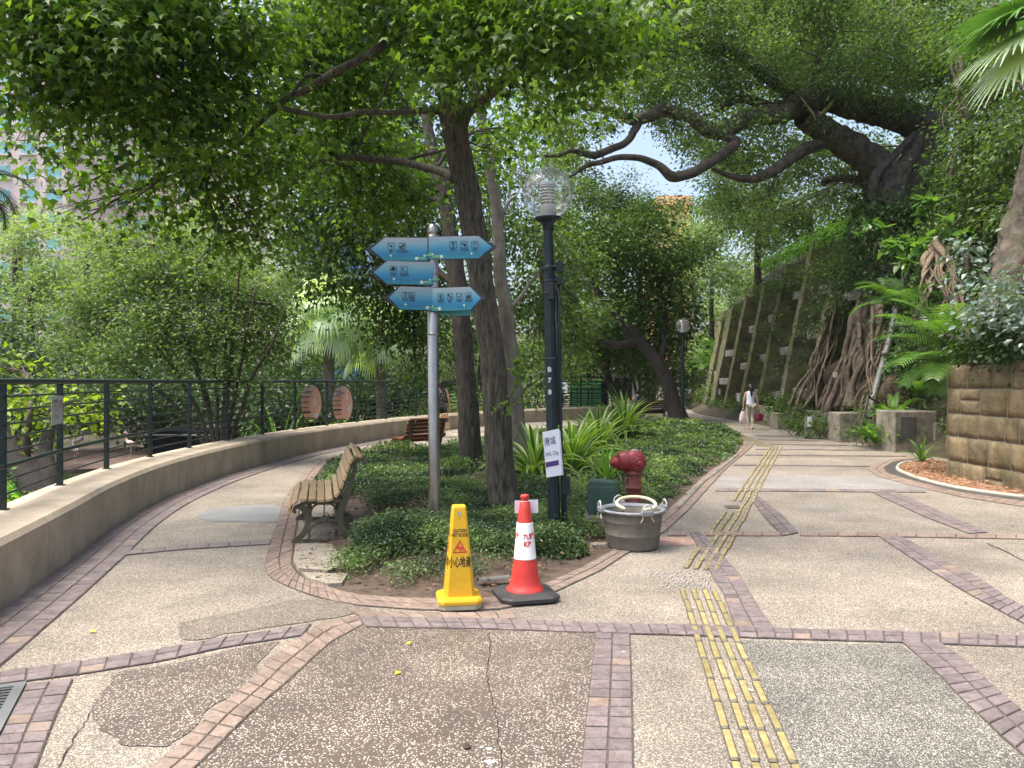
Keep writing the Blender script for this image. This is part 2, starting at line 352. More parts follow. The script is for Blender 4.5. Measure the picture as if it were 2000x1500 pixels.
def sprays(blobs, size, per=12, spread=.26, droop=.5, flat=.55, shellp=2.0, tint=(.15, .85), boost=1.0):
    """blobs: (centre, (rx,ry,rz), coverage).  Twig ends scattered through each volume, a bunch of leaves round each"""
    Cs, Ds, Ns, Ss, Ts, ends = [], [], [], [], [], []
    for c, r, cov in blobs:
        r = np.array(r, float); area = math.pi * r[0] * r[2]
        n = max(2, int(boost * cov * area / (size * size * .26) / per))
        d = unit(rng.normal(size=(n, 3))); u = rng.random(n) ** (1 / shellp)
        lump = 1 + .22 * np.sin(d[:, 0] * 5 + c[0] * 3) * np.cos(d[:, 2] * 6 + c[2] * 2)
        sp = np.array(c) + d * r * (u * lump)[:, None]
        ends.append(sp)
        st = np.clip(rng.normal(.5, .22, n), 0, 1)
        m = n * per
        off = rng.normal(size=(m, 3)) * spread * np.array([1, 1, flat])
        C = np.repeat(sp, per, 0) + off
        D = unit(off + rng.normal(size=(m, 3)) * spread * .5) + np.array([0, 0, -droop]) 
        N = np.array([0, 0, 1.0]) + rng.normal(size=(m, 3)) * .55
        Cs.append(C); Ds.append(D); Ns.append(N); Ss.append(size * rng.uniform(.62, 1.25, m))
        Ts.append(tint[0] + (tint[1] - tint[0]) * np.clip(np.repeat(st, per) + rng.normal(0, .16, m), 0, 1))
    return [np.concatenate(a) for a in (Cs, Ds, Ns, Ss, Ts)] + [ends]
def wobble(pts, amp, fr=1.3):
    out = []
    for i, p in enumerate(pts):
        e = min(i, len(pts) - 1 - i) / max(1, len(pts) - 1) * 2
        q = noise.noise_vector(p * fr) * amp * min(1, e * 3)
        out.append(p + q)
    return out
def ridged_trunk(pts, rad, seg=22, n=40, ridge=.035, flare=1.0, fr=1.0):
    """thick trunk with real bark ridges"""
    ps = catmull(pts, seg); rs = interp(rad, len(ps)); vs = []; k = len(ps); u = None
    L = 0
    for i, p in enumerate(ps):
        t = (ps[min(i + 1, k - 1)] - ps[max(i - 1, 0)]).normalized()
        u = t.cross(Vector((0, 1, 0))).normalized() if u is None else (u - t * u.dot(t)).normalized()
        w = t.cross(u)
        if i: L += (p - ps[i - 1]).length
        for j in range(n):
            a = 2 * math.pi * j / n
            nz = noise.noise(Vector((math.cos(a) * 5.2 * fr, math.sin(a) * 5.2 * fr, L * 1.5)) * 1.6)
            nz2 = noise.noise(Vector((math.cos(a) * 1.3, math.sin(a) * 1.3, L * .7)))
            lobes = max(0, 1 - L * 1.8) * .16 * math.cos(5 * a + 1.0) * flare
            rr = rs[i] * (1 + ridge * 2.2 * (abs(nz) * 2 - .5) + .06 * nz2 + lobes)
            vs.append(tuple(p + (u * math.cos(a) + w * math.sin(a)) * rr))
    V = np.array(vs); idx = np.arange(k * n).reshape(k, n)
    a = idx[:-1]; b = np.roll(idx, -1, 1)[:-1]; c = np.roll(idx, -1, 1)[1:]; d = idx[1:]
    return V, np.stack([a, b, c, d], -1).reshape(-1, 4)
def tree(name, label, cat, trunks, limbs, blobs, leafm, size, shape='oval', bark=None, group=None, trunk_ridge=None, twigs=True, **kw):
    """trunks/limbs: (points, radii).  blobs: (px, py, Y, r px, coverage) measured on the photograph"""
    base = Vector(trunks[0][0][0])
    root = thing(name, label, cat, base, 0, group)
    off = -base
    nodes = []
    mb = MB()
    if trunk_ridge:
        for pts, rad in trunks:
            V, Fc = ridged_trunk(pts, rad, ridge=trunk_ridge)
            V = V + np.array(off)
            link('trunk', np_mesh('trunk', V, Fc, bark, smooth=True), parent=root)
            nodes += catmull(pts, 5)[6:]
    else:
        for pts, rad in trunks:
            ps = wobble(catmull(pts, 6), .05); mb.tube([p + off for p in ps], interp(rad, len(ps)), 12)
            nodes += ps[4:]
        link('trunk', mb.mesh(), bark, root, smooth=True)
    br = MB()
    for pts, rad in limbs:
        ps = wobble(catmull(pts, 7), .06, 2.0); br.tube([p + off for p in ps], interp(rad, len(ps)), 9)
        nodes += ps[2:]
    B = []
    for b in blobs:
        px, py, Y, r, cov = b[:5]
        m = r * Y / F; B.append((P(px, py, Y), (m, max(.5, m * .9), m * (b[5] if len(b) > 5 else .85)), cov))
    C, D, N, S, T, ends = sprays(B, size, **kw)
    if twigs and nodes:
        na = np.array([tuple(p) for p in nodes])
        for (c, r, cov), e in zip(B, ends):
            c = np.array(c); j = int(np.argmin(((na - c) ** 2).sum(1))); a = Vector(na[j]); cv = Vector(c)
            d = (cv - a).length; mid = a.lerp(cv, .5) + Vector((0, 0, .12 * d)) + Vector(rng.normal(size=3)) * .06 * d
            r0 = max(.012, min(.05, d * .016)) * (1 if size < .2 else 1.5)
            ps = wobble(catmull([a, mid, cv], 6), .1 * min(1, d), 1.6); br.tube([p + off for p in ps], interp([r0, r0 * .7, r0 * .4], len(ps)), 6)
            for q in e[rng.permutation(len(e))[:min(len(e), 9)]]:
                s = ps[rng.integers(5, len(ps))]; qv = Vector(q); md = s.lerp(qv, .5) + Vector(rng.normal(size=3)) * .08 * (qv - s).length
                tp = catmull([s, md, qv], 3); br.tube([p + off for p in tp], interp([r0 * .42, r0 * .15], len(tp)), 4, cap=False)
    if br.v: link('branch', br.mesh(), bark, root, smooth=True)
    link('crown', leaves('crown', C + np.array(off), D, N, S, T, shape, leafm), parent=root)
    return root
def text_mesh(s, size, bold=0.0, align='CENTER', extrude=0.0, sx=1.0):
    cu = bpy.data.curves.new('lettering', 'FONT'); cu.body = s; cu.size = size; cu.align_x = align; cu.align_y = 'CENTER'
    cu.offset = bold; cu.resolution_u = 2; cu.extrude = extrude; cu.space_line = .95
    o = bpy.data.objects.new('lettering', cu); COL.objects.link(o)
    bpy.context.view_layer.update()
    me = bpy.data.meshes.new_from_object(o.evaluated_get(bpy.context.evaluated_depsgraph_get()))
    bpy.data.objects.remove(o); bpy.data.curves.remove(cu)
    if sx != 1:
        for v in me.vertices: v.co.x *= sx
    me.materials.clear()
    return me
def place_text(s, size, m, M, parent, bold=0.0, sx=1.0, wrap=None, name='lettering'):
    """text drawn in its local xy plane, moved by matrix M; wrap = function of a vertex for curved faces"""
    me = text_mesh(s, size, bold, sx=sx)
    for v in me.vertices: v.co = wrap(v.co) if wrap else M @ v.co
    return link(name, me, m, parent)
FACE = Matrix.Rotation(R(90), 4, 'X')   # text plane stood upright, facing -Y

hz = MB(); hz.box((10, 120, 36), (520, 330, 78.6)); HZ = link('haze', hz.mesh('haze')); HZ['kind'] = 'stuff'
hm = bpy.data.materials.new('haze'); hm.use_nodes = True; hn = hm.node_tree.nodes; hn.remove(hn['Principled BSDF'])
pv = hn.new('ShaderNodeVolumePrincipled'); pv.inputs['Density'].default_value = .0002; pv.inputs['Color'].default_value = (.93, .96, 1, 1)
hm.node_tree.links.new(pv.outputs[0], hn['Material Output'].inputs['Volume']); HZ.data.materials.append(hm)
# ================================================================ GROUND AND PAVEMENT
def flat(name, pts, z, m, parent=None, kind=None, thick=0):
    mb = MB()
    if thick: mb.prism([(p[0], p[1]) for p in pts], z - thick, z)
    else: mb.add([(p[0], p[1], z) for p in pts], [tuple(range(len(pts)))])
    me = mb.mesh(name); fix_normals(me)
    if not thick and me.polygons[0].normal.z < 0: me.flip_normals()
    o = link(name, me, m, parent)
    if kind: o['kind'] = kind
    return o
def arc_resample(pts, n):
    pts = [Vector((p[0], p[1], 0)) for p in pts]
    d = [0]
    for a, b in zip(pts, pts[1:]): d.append(d[-1] + (b - a).length)
    t = np.linspace(0, d[-1], n)
    return [Vector((x, y, 0)) for x, y in zip(np.interp(t, d, [p.x for p in pts]), np.interp(t, d, [p.y for p in pts]))], d[-1]
def inside(x, y, poly):
    r = False; j = len(poly) - 1
    for i in range(len(poly)):
        xi, yi = poly[i][0], poly[i][1]; xj, yj = poly[j][0], poly[j][1]
        if (yi > y) != (yj > y) and x < (xj - xi) * (y - yi) / (yj - yi) + xi: r = not r
        j = i
    return r
def inside_np(X, Y, poly):
    r = np.zeros(X.shape, bool); j = len(poly) - 1
    for i in range(len(poly)):
        xi, yi = poly[i][0], poly[i][1]; xj, yj = poly[j][0], poly[j][1]
        c = ((yi > Y) != (yj > Y)) & (X < (xj - xi) * (Y - yi) / ((yj - yi) or 1e-9) + xi)
        r ^= c; j = i
    return r
def edge_dist(X, Y, poly):
    best = np.full(X.shape, 1e9)
    for i in range(len(poly)):
        a = np.array(poly[i][:2], float); b = np.array(poly[(i + 1) % len(poly)][:2], float); ab = b - a
        t = np.clip(((X - a[0]) * ab[0] + (Y - a[1]) * ab[1]) / max(1e-9, ab @ ab), 0, 1)
        best = np.minimum(best, np.hypot(X - a[0] - t * ab[0], Y - a[1] - t * ab[1]))
    return best

wall_ctrl = [(-2.2, .2), (-2.75, 2.0), (-3.15, 3.6), (-3.56, 5.33), (-3.93, 6.8), (-4.40, 8.57), (-4.74, 10.6), (-4.85, 13.2), (-4.62, 16.6),
             (-3.95, 19.8), (-2.69, 24), (-1.1, 27.4), (.9, 30.3), (3.2, 32.6), (5.6, 34.2)]
wall_line = catmull([Vector((x, y, 0)) for x, y in wall_ctrl], 10)
def offset_line(line, d):
    out = []
    for i, p in enumerate(line):
        t = (line[min(i + 1, len(line) - 1)] - line[max(i - 1, 0)]).normalized()
        out.append(p + Vector((-t.y, t.x, 0)) * d)
    return out

ground = flat('ground', [(-420, -40), (420, -40), (420, 600), (-420, 600)], -1.35, M_hill, kind='structure')
wb = offset_line(wall_line, .25)
pave_poly = [(p.x, p.y) for p in wb] + [(9, 40), (2, 60), (-4, 120), (14, 120), (13, 60), (11.2, 40), (10.6, 20), (9.2, 12), (9.2, -3), (-1.6, -3)]
pavement = flat('pavement', pave_poly, 0, M_pave, kind='structure', thick=1.3)

BRICKS = []; BANDS = []
def band(Lp, Rp, cols=2, row=.11, m='m', gap=.0105, world=False, stagger=False, jitter=.0012, skip=True):
    L = [Vector(p) if world else G(*p) for p in Lp]; Rr = [Vector(p) if world else G(*p) for p in Rp]
    La = arc_resample(L, 2)[1]; Ra = arc_resample(Rr, 2)[1]
    n = max(1, int(round((La + Ra) / 2 / row)))
    Ls, _ = arc_resample(L, n + 1); Rs, _ = arc_resample(Rr, n + 1)
    poly = [(p.x, p.y) for p in Ls] + [(p.x, p.y) for p in Rs[::-1]]
    mort = MB()
    for i in range(n):
        if any(inside(*((Ls[i] + Rs[i + 1]) / 2).xy, q) for q in BANDS) and skip: continue
        mort.add([(q.x, q.y, .007) for q in (Ls[i], Rs[i], Rs[i + 1], Ls[i + 1])], [(0, 1, 2, 3)])
    k = len(BANDS)
    for i in range(n):
        for c in range(cols):
            q = [Ls[i].lerp(Rs[i], c / cols), Ls[i].lerp(Rs[i], (c + 1) / cols), Ls[i + 1].lerp(Rs[i + 1], (c + 1) / cols), Ls[i + 1].lerp(Rs[i + 1], c / cols)]
            ce = (q[0] + q[1] + q[2] + q[3]) / 4
            if skip and any(inside(ce.x, ce.y, b) for b in BANDS): continue
            if ce.y < 2.6 or ce.y > 60: continue
            BRICKS.append((ce, q, m, gap))
    BANDS.append(poly)
    if mort.v:
        me = mort.mesh(); me.update()
        if me.polygons[0].normal.z < 0: me.flip_normals()
        link('mortar', me, M_joint, pavement)
zz = lambda f, *a: [f(*p) for p in a]
# crossing bands of small bricks, edges measured on the photograph
band([(700, 1206), (780, 1207), (860, 1209), (991, 1211), (1163, 1219), (1350, 1222), (1510, 1229), (1700, 1233), (2000, 1243), (2300, 1255)],
     [(715, 1227), (790, 1228), (923, 1230), (991, 1232), (1163, 1238), (1350, 1243), (1510, 1249), (1735, 1256), (2000, 1265.5), (2300, 1280)], m='m')
band(zz(z2, (1465, 752), (1440, 1000), (1410, 1250), (1385, 1500), (1370, 1640)), zz(z2, (1660, 760), (1668, 1000), (1675, 1250), (1680, 1500), (1685, 1640)), m='m', row=.112)
band(zz(z1, (1990, 655), (1790, 690), (1650, 790), (1500, 900), (1380, 1030), (1190, 1180), (1000, 1380), (840, 1500), (600, 1700)),
     zz(z1, (2030, 705), (1850, 800), (1720, 920), (1590, 1040), (1460, 1150), (1340, 1260), (1200, 1400), (1100, 1500), (890, 1700)), m='t', row=.112)
band(zz(z1, (-500, 1040), (0, 970), (450, 910), (900, 840), (1260, 775), (1570, 730), (1740, 700)),
     zz(z1, (-500, 1115), (0, 1040), (430, 985), (900, 910), (1260, 830), (1590, 780), (1690, 765)), m='m', row=.125)
band(zz(z1, (150, 1040), (75, 1180), (0, 1330), (-60, 1500), (-110, 1640)), zz(z1, (410, 1010), (330, 1180), (285, 1290), (205, 1500), (140, 1640)), m='m')
w_in = [p for p in offset_line(wall_line, -.01) if 2.8 < p.y < 24]; w_in2 = [p for p in offset_line(wall_line, -.44) if 2.8 < p.y < 24]
band([(p.x, p.y, 0) for p in w_in], [(p.x, p.y, 0) for p in w_in2], cols=3, row=.115, m='m', world=True)
planter_in = [(645, 900), (628, 915), (603, 950), (588, 982), (579, 1028), (574, 1062), (569, 1104), (581, 1125), (616, 1140), (665, 1155), (700, 1164), (755, 1168),
              (842, 1171), (940, 1171), (982, 1166), (1066, 1141), (1140, 1108), (1189, 1080), (1240, 1043), (1293, 1008), (1320, 982), (1344, 960), (1370, 934), (1396, 914), (1420, 900), (1440, 884), (1452, 868)]
planter_out = [(620, 898), (600, 915), (572, 950), (553, 982), (539, 1028), (528, 1062), (516, 1106), (525, 1128), (560, 1146), (612, 1166), (665, 1178), (702, 1184),
               (820, 1193), (965, 1193), (1005, 1186), (1084, 1158), (1175, 1115), (1224, 1083), (1268, 1058), (1298, 1040), (1344, 998), (1380, 958), (1412, 922), (1432, 904), (1450, 890), (1468, 874), (1474, 862)]
band([(x, y) for x, y in planter_out], planter_in, m='t', row=.105)
band([(672, 1189), (740, 1196), (820, 1199), (965, 1198), (1000, 1192)], [(705, 1206), (780, 1208), (860, 1210), (990, 1212), (1010, 1211)], cols=1, row=.12, m='t')
band(zz(z1, (540, 310), (1000, 262), (1510, 228)), zz(z1, (540, 332), (1000, 286), (1510, 254)), cols=1, row=.2, m='m')
band([(1346, 1040), (1364, 1072), (1392, 1128), (1412, 1160), (1435, 1226)], [(1368, 1040), (1402, 1075), (1442, 1120), (1466, 1160), (1489, 1199), (1512, 1229)], m='m')
band(zz(z8, (1140, 590), (1265, 760), (1440, 940)), zz(z8, (1190, 540), (1450, 740), (1600, 910)), m='m')
band(zz(z3, (1180, 205), (1450, 385), (1650, 510), (1850, 620), (2000, 700), (2300, 850)), zz(z3, (1330, 215), (1550, 345), (1750, 440), (1920, 560), (2000, 600), (2300, 760)), m='m')
band(zz(z3, (1310, 795), (1500, 960), (1660, 1130), (1860, 1320), (2000, 1440), (2200, 1640)), zz(z3, (1545, 810), (1700, 930), (1880, 1090), (2000, 1190), (2300, 1450)), m='m')
band([(1706, 964), (1807, 1011), (1891, 1043)], [(1751, 962), (1846, 1004), (1930, 1041)], m='m')
band(zz(z3, (-200, 188), (0, 187), (400, 187), (760, 188), (1180, 192), (2000, 203), (2300, 208)), zz(z3, (-200, 206), (0, 207), (400, 208), (760, 208), (1180, 212), (2000, 226), (2300, 232)), cols=1, row=.2, m='t')
band([(1400, 955), (1600, 956), (1800, 958)], [(1396, 960), (1600, 961), (1810, 963)], cols=1, row=.2, m='m')
for yy, xa, xb in ((908, 1432, 1700), (888.5, 1455, 1770), (877, 1475, 1760), (867, 1480, 1655), (858, 1480, 1600), (850, 1475, 1560)):
    band([(xa, yy), (xb, yy + 2)], [(xa, yy + 1.6), (xb, yy + 3.6)], cols=1, row=.25, m='m')
band(zz(z6, (1370, 1118), (1200, 1150), (1125, 1190), (1180, 1232), (1350, 1277), (1640, 1345), (2000, 1402), (2500, 1460)),
     zz(z6, (1440, 1126), (1270, 1150), (1215, 1185), (1240, 1215), (1400, 1262), (1650, 1322), (2000, 1372), (2500, 1425)), cols=2, row=.13, m='t')

def brick_geo(q, gap, mb, top=.0135, ch=.004):
    ce = (q[0] + q[1] + q[2] + q[3]) / 4
    if ((q[1] - q[0]).cross(q[2] - q[1])).z < 0: q = q[::-1]
    def inset(d):
        out = []
        for p in q:
            v = ce - p; out.append(p + v.normalized() * min(v.length * .4, d * 1.4))
        return out
    h = top + rnd.uniform(-.0018, .0018); tx, ty = rnd.uniform(-.012, .012), rnd.uniform(-.012, .012)
    a = inset(gap / 2); b = inset(gap / 2 + ch)
    vs = [(p.x, p.y, 0) for p in a] + [(p.x, p.y, h - .003) for p in a] + [(p.x, p.y, h + (p.x - ce.x) * tx + (p.y - ce.y) * ty) for p in b]
    fs = [(8, 9, 10, 11)] + [(i, (i + 1) % 4, 4 + (i + 1) % 4, 4 + i) for i in range(4)] + [(4 + i, 4 + (i + 1) % 4, 8 + (i + 1) % 4, 8 + i) for i in range(4)]
    mb.add(vs, fs)
inview = lambda p: abs(p.x) < .72 * p.y + .3
BRICKS.sort(key=lambda b: (0 if inview(b[0]) else 1, b[0].length))
rest = {'m': (MB(), []), 't': (MB(), [])}
for i, (ce, q, m, gap) in enumerate(BRICKS):
    t = min(1, max(0, rnd.gauss(.5, .2)))
    if m == 'm' and rnd.random() < .06: m = 't'
    if i < 300:
        mb = MB(); brick_geo(q, gap, mb); link('brick', mb.mesh('brick', t), {'m': M_brick, 't': M_brick2}[m], pavement)
    else:
        mb, ts = rest[m]; a = len(mb.v); brick_geo(q, gap, mb); ts += [t] * (len(mb.v) - a)
for k, (mb, ts) in rest.items():
    o = link('brick_paving', mb.mesh('brick_paving', np.array(ts)), {'m': M_brick, 't': M_brick2}[k], pavement); o['kind'] = 'stuff'

# panels of other concrete, laid as sheets between the bands
gz = lambda l: [G(*p) for p in l]
flat('concrete_panel', gz([(700, 1216), (860, 1219), (991, 1222), (1163, 1229)] + zz(z2, (1465, 752), (1440, 1000), (1410, 1250), (1385, 1500), (1372, 1620)) + zz(z1, (980, 1620), (1150, 1450), (1400, 1205), (1650, 980), (1850, 790))), .004, M_wetpave, pavement)
flat('concrete_panel', gz(zz(z8, (760, 458), (870, 338)) + [(1600, 929), (1790, 933), (1840, 950), (1815, 958), (1600, 957)]), .004, M_greypave, pavement)
flat('concrete_panel', gz(zz(z3, (420, 790), (900, 810), (1310, 812), (1500, 960), (1660, 1130), (1860, 1320), (2100, 1560), (1600, 1600), (760, 1600), (560, 1150), (455, 880))), .004, M_darkagg, pavement)
flat('brick_patch', gz([(1262, 1050), (1348, 1050), (1362, 1062), (1350, 1065), (1250, 1068)]), .004, mat('tan_brick_sheet', srgb(150, 118, 104), srgb(176, 146, 130), 12, .8), pavement)
def blob_outline(c, rx, ry, n=60, amp=.16, ang=0, seed=0):
    out = []
    for i in range(n):
        a = 2 * math.pi * i / n
        k = 1 + amp * noise.noise(Vector((math.cos(a) * 1.6, math.sin(a) * 1.6, seed))) * 2 + amp * .4 * noise.noise(Vector((math.cos(a) * 7, math.sin(a) * 7, seed)))
        x, y = rx * k * math.cos(a), ry * k * math.sin(a)
        out.append((c[0] + x * math.cos(ang) - y * math.sin(ang), c[1] + x * math.sin(ang) + y * math.cos(ang)))
    return out
def outline_px(pts, amp=.035, sub=8, seed=3):
    w = catmull([Vector(G(*p)) for p in pts + [pts[0]]], sub)[:-1]
    return [(p.x + amp * noise.noise(Vector((p.x * 6, p.y * 6, seed))), p.y + amp * noise.noise(Vector((p.x * 6, p.y * 6, seed + 9)))) for p in w]
flat('wet_stain', outline_px(zz(z1, (610, 1000), (720, 955), (900, 935), (1250, 850), (1560, 800), (1480, 890), (1340, 1060), (1180, 1165), (1010, 1340), (900, 1390), (740, 1380), (620, 1330), (520, 1260), (530, 1150), (590, 1090)), .05), .0045, M_wetpave, pavement)
flat('wet_stain', outline_px(zz(z1, (1000, 690), (1400, 620), (1700, 560), (2000, 600), (2000, 640), (1700, 690), (1300, 745), (1040, 790)), .05), .0052, M_damp, pavement)
flat('repair_patch', outline_px([(384, 1008), (405, 997), (450, 990), (540, 988), (545, 1018), (470, 1019), (410, 1018)], .02), .004, mat('grey_cement_patch', srgb(112, 114, 113), srgb(130, 131, 130), 3, .6), pavement)
# cracks
def crack(pts, w=.006, z=.0056, parent=pavement):
    ps = [Vector(G(*p)) for p in pts]; ps = catmull(ps, 8)
    ps = [p + Vector((noise.noise(p * 14) * .018, noise.noise(p * 14 + Vector((5, 5, 5))) * .012, 0)) for p in ps]
    mb = MB(); vs = []
    for i, p in enumerate(ps):
        t = (ps[min(i + 1, len(ps) - 1)] - ps[max(0, i - 1)]).normalized(); s = Vector((-t.y, t.x, 0)) * w * (.5 + abs(noise.noise(p * 9)) * 1.1) * .5
        vs += [(p + s).xy.to_3d() + Vector((0, 0, z)), (p - s).xy.to_3d() + Vector((0, 0, z))]
    mb.add(vs, [(2 * i, 2 * i + 1, 2 * i + 3, 2 * i + 2) for i in range(len(ps) - 1)])
    me = mb.mesh()
    if me.polygons[0].normal.z < 0: me.flip_normals()
    return link('crack', me, M_crack, parent)
crack([(955, 1234), (957, 1270), (952, 1320), (965, 1380), (975, 1440), (982, 1520)], .007)
crack(zz(z1, (520, 1180), (460, 1270), (400, 1370), (320, 1500)), .007)
crack(zz(z1, (620, 545), (700, 500)), .004); crack(zz(z1, (1640, 520), (1480, 580), (1150, 700)), .004)
crack(zz(z3, (1790, 247), (1890, 290), (2000, 345), (2100, 400)), .022, .004); crack(zz(z3, (1790, 247), (1900, 247), (2050, 256)), .012, .004)
# drain grate at the near left corner
A = G(52, 1337); Bq = G(0, 1437); a_ = (Bq - A).normalized(); b_ = Vector((a_.y, -a_.x, 0)) * 1.0
if b_.x > 0: b_ = -b_
grate = thing('drain_grate', 'dark slotted metal drain grate set in the brick band by the low wall', 'drain grate', A)
fr = MB()
Wd, Ln = .36, .95
def gq(u, v, z): return a_ * u + b_ * v + Vector((0, 0, z))
for (u0, u1, v0, v1) in ((0, Ln, 0, .05), (0, Ln, Wd - .05, Wd), (0, .05, .05, Wd - .05), (Ln - .05, Ln, .05, Wd - .05)):
    fr.add([gq(u, v, z) for z in (.002, .019) for u, v in ((u0, v0), (u1, v0), (u1, v1), (u0, v1))], [(0, 1, 2, 3), (4, 5, 6, 7), (0, 1, 5, 4), (1, 2, 6, 5), (2, 3, 7, 6), (3, 0, 4, 7)])
link('frame', fix_normals(fr.mesh()), mat('galvanised_frame', (.20, .21, .21), (.30, .31, .31), 12, .5, metal=.6, dirt=.4), grate)
hole = MB(); hole.add([gq(u, v, .0085) for u, v in ((.05, .05), (Ln - .05, .05), (Ln - .05, Wd - .05), (.05, Wd - .05))], [(0, 1, 2, 3)])
me = hole.mesh(); link('pit', me, M_crack, grate)
gm = mat('grate_iron', (.10, .105, .11), (.17, .175, .18), 14, .5, metal=.5, dirt=.3)
for k in range(21):
    u0 = .06 + k * .04; b = MB()
    b.add([gq(u, v, z) for z in (.009, .017) for u, v in ((u0, .05), (u0 + .022, .05), (u0 + .022, Wd - .05), (u0, Wd - .05))], [(0, 1, 2, 3), (4, 5, 6, 7), (0, 1, 5, 4), (1, 2, 6, 5), (2, 3, 7, 6), (3, 0, 4, 7)])
    link('bar', fix_normals(b.mesh()), gm, grate)
b = MB(); b.add([gq(u, v, z) for z in (.010, .0175) for u, v in ((.05, Wd / 2 - .012), (Ln - .05, Wd / 2 - .012), (Ln - .05, Wd / 2 + .012), (.05, Wd / 2 + .012))], [(0, 1, 2, 3), (4, 5, 6, 7), (0, 1, 5, 4), (1, 2, 6, 5), (2, 3, 7, 6), (3, 0, 4, 7)])
link('crossbar', fix_normals(b.mesh()), gm, grate)
# small slotted cover by the tactile strips
cv = thing('drain_cover', 'small rusty slotted cover set in the path beside the yellow tactile bars', 'drain cover', G(1430, 991))
cb = MB(); q = [G(*z8(*p)) - G(1430, 991) for p in ((860, 645), (1020, 640), (1050, 668), (895, 672))]
cb.add([(p.x, p.y, z) for z in (.004, .012) for p in q], [(0, 1, 2, 3), (4, 5, 6, 7), (0, 1, 5, 4), (1, 2, 6, 5), (2, 3, 7, 6), (3, 0, 4, 7)])
link('plate', fix_normals(cb.mesh()), mat('rusty_cover', (.13, .10, .08), (.22, .18, .15), 30, .7), cv)
for k in range(5):
    s = MB(); t0, t1 = .12 + k * .17, .2 + k * .17
    s.add([tuple(Vector((p.x, p.y, .0135))) for p in (q[0].lerp(q[1], t0), q[0].lerp(q[1], t1), q[3].lerp(q[2], t1), q[3].lerp(q[2], t0))], [(0, 1, 2, 3)])
    link('slot', s.mesh(), M_crack, cv)

# yellow tactile bars, metal studs
def tac_bar(a, b, w=.036, h=.010):
    a = Vector(a); b = Vector(b); t = (b - a).normalized(); s = Vector((-t.y, t.x, 0)); hw = w / 2; z0 = .005; e = .014
    prof = [(-hw - .004, z0), (-hw + .002, z0 + h * .8), (-hw + .007, z0 + h), (hw - .007, z0 + h), (hw - .002, z0 + h * .8), (hw + .004, z0)]
    vs = []
    for st, sc in ((0, .0), (e, 1), ((b - a).length - e, 1), ((b - a).length, .0)):
        for u, z in prof: vs.append(a + t * st + s * u * (.75 + .25 * sc) + Vector((0, 0, z0 + (z - z0) * (sc if sc else .15))))
    fs = [(r * 6 + i, r * 6 + i + 1, (r + 1) * 6 + i + 1, (r + 1) * 6 + i) for r in range(3) for i in range(5)]
    mi = [1 if (i in (0, 4) or r != 1) else 0 for r in range(3) for i in range(5)]
    mb = MB(); mb.add(vs, fs); mb.mi = mi
    me = mb.mesh('tactile_bar', rnd.random(), [M_tactile, M_tacedge]); fix_normals(me)
    return link('tactile_bar', me, None, pavement)
M_tacedge = mat('tactile_edge', (.05, .045, .03), (.15, .135, .095), 60, .5)
for (p0, p1) in (((95, 508), (390, 1470)), ((155, 508), (500, 1475)), ((215, 510), (605, 1480)), ((272, 515), (715, 1485))):
    a = G(*z3(*p0)); b = G(*z3(*p1)); t = (b - a).normalized(); n = 13; st = (b - a).length / 9
    for k in range(n):
        j = Vector((rnd.uniform(-.004, .004), 0, 0)); tac_bar(a + t * (st * k + .005) + j, a + t * (st * (k + 1) - .007) + j)
cols_a = [((500, 1255), (1325, 65)), ((595, 1265), (1360, 65)), ((690, 1272), (1395, 65)), ((785, 1280), (1430, 65))]
gaps = [[(690, 1005, 735, 935), (910, 680, 955, 610)], [(975, 680, 1012, 615)], [], []]
for ci, (p0, p1) in enumerate(cols_a):
    a = G(*z8(*p0)); b = G(*z8(*p1)); t = (b - a).normalized(); L_ = (b - a).length; n = int(L_ / .3)
    gp = [((G(*z8(g[0], g[1])) - a).length, (G(*z8(g[2], g[3])) - a).length) for g in gaps[ci]]
    for k in range(n):
        s0, s1 = k * L_ / n + .005, (k + 1) * L_ / n - .006
        if any(s1 > g0 + .02 and s0 < g1 - .02 for g0, g1 in gp): continue
        sh = Vector((-t.y, t.x, 0)) * (.006 * math.sin(k * 1.3) + rnd.uniform(-.004, .004))
        tac_bar(a + t * s0 + sh, a + t * s1 + sh)
a = G(1498, 872); b = G(1446, 852)
for c in range(4):
    for k in range(12):
        t = (b - a) / 12; s = Vector((-t.y, t.x, 0)).normalized() * (.09 * c - .13); tac_bar(a + t * (k + .03) + s, a + t * (k + .97) + s)
stud = MB()
for r in range(11):
    for c in range(13):
        if rnd.random() < .22: continue
        y = 5.93 + r * .052; x = 1.16 + c * .052 + (r % 2) * .012 + (y - 5.93) * .08 - (.05 if r > 6 else 0)
        if c in (8,) : continue
        stud.lathe([(.0115, .004), (.010, .009), (.0055, .0112), (.0005, .0116)], 8, (x + rnd.uniform(-.004, .004), y + rnd.uniform(-.004, .004), 0))
o = link('stud_field', stud.mesh(), M_stud, pavement, smooth=True); o['kind'] = 'stuff'

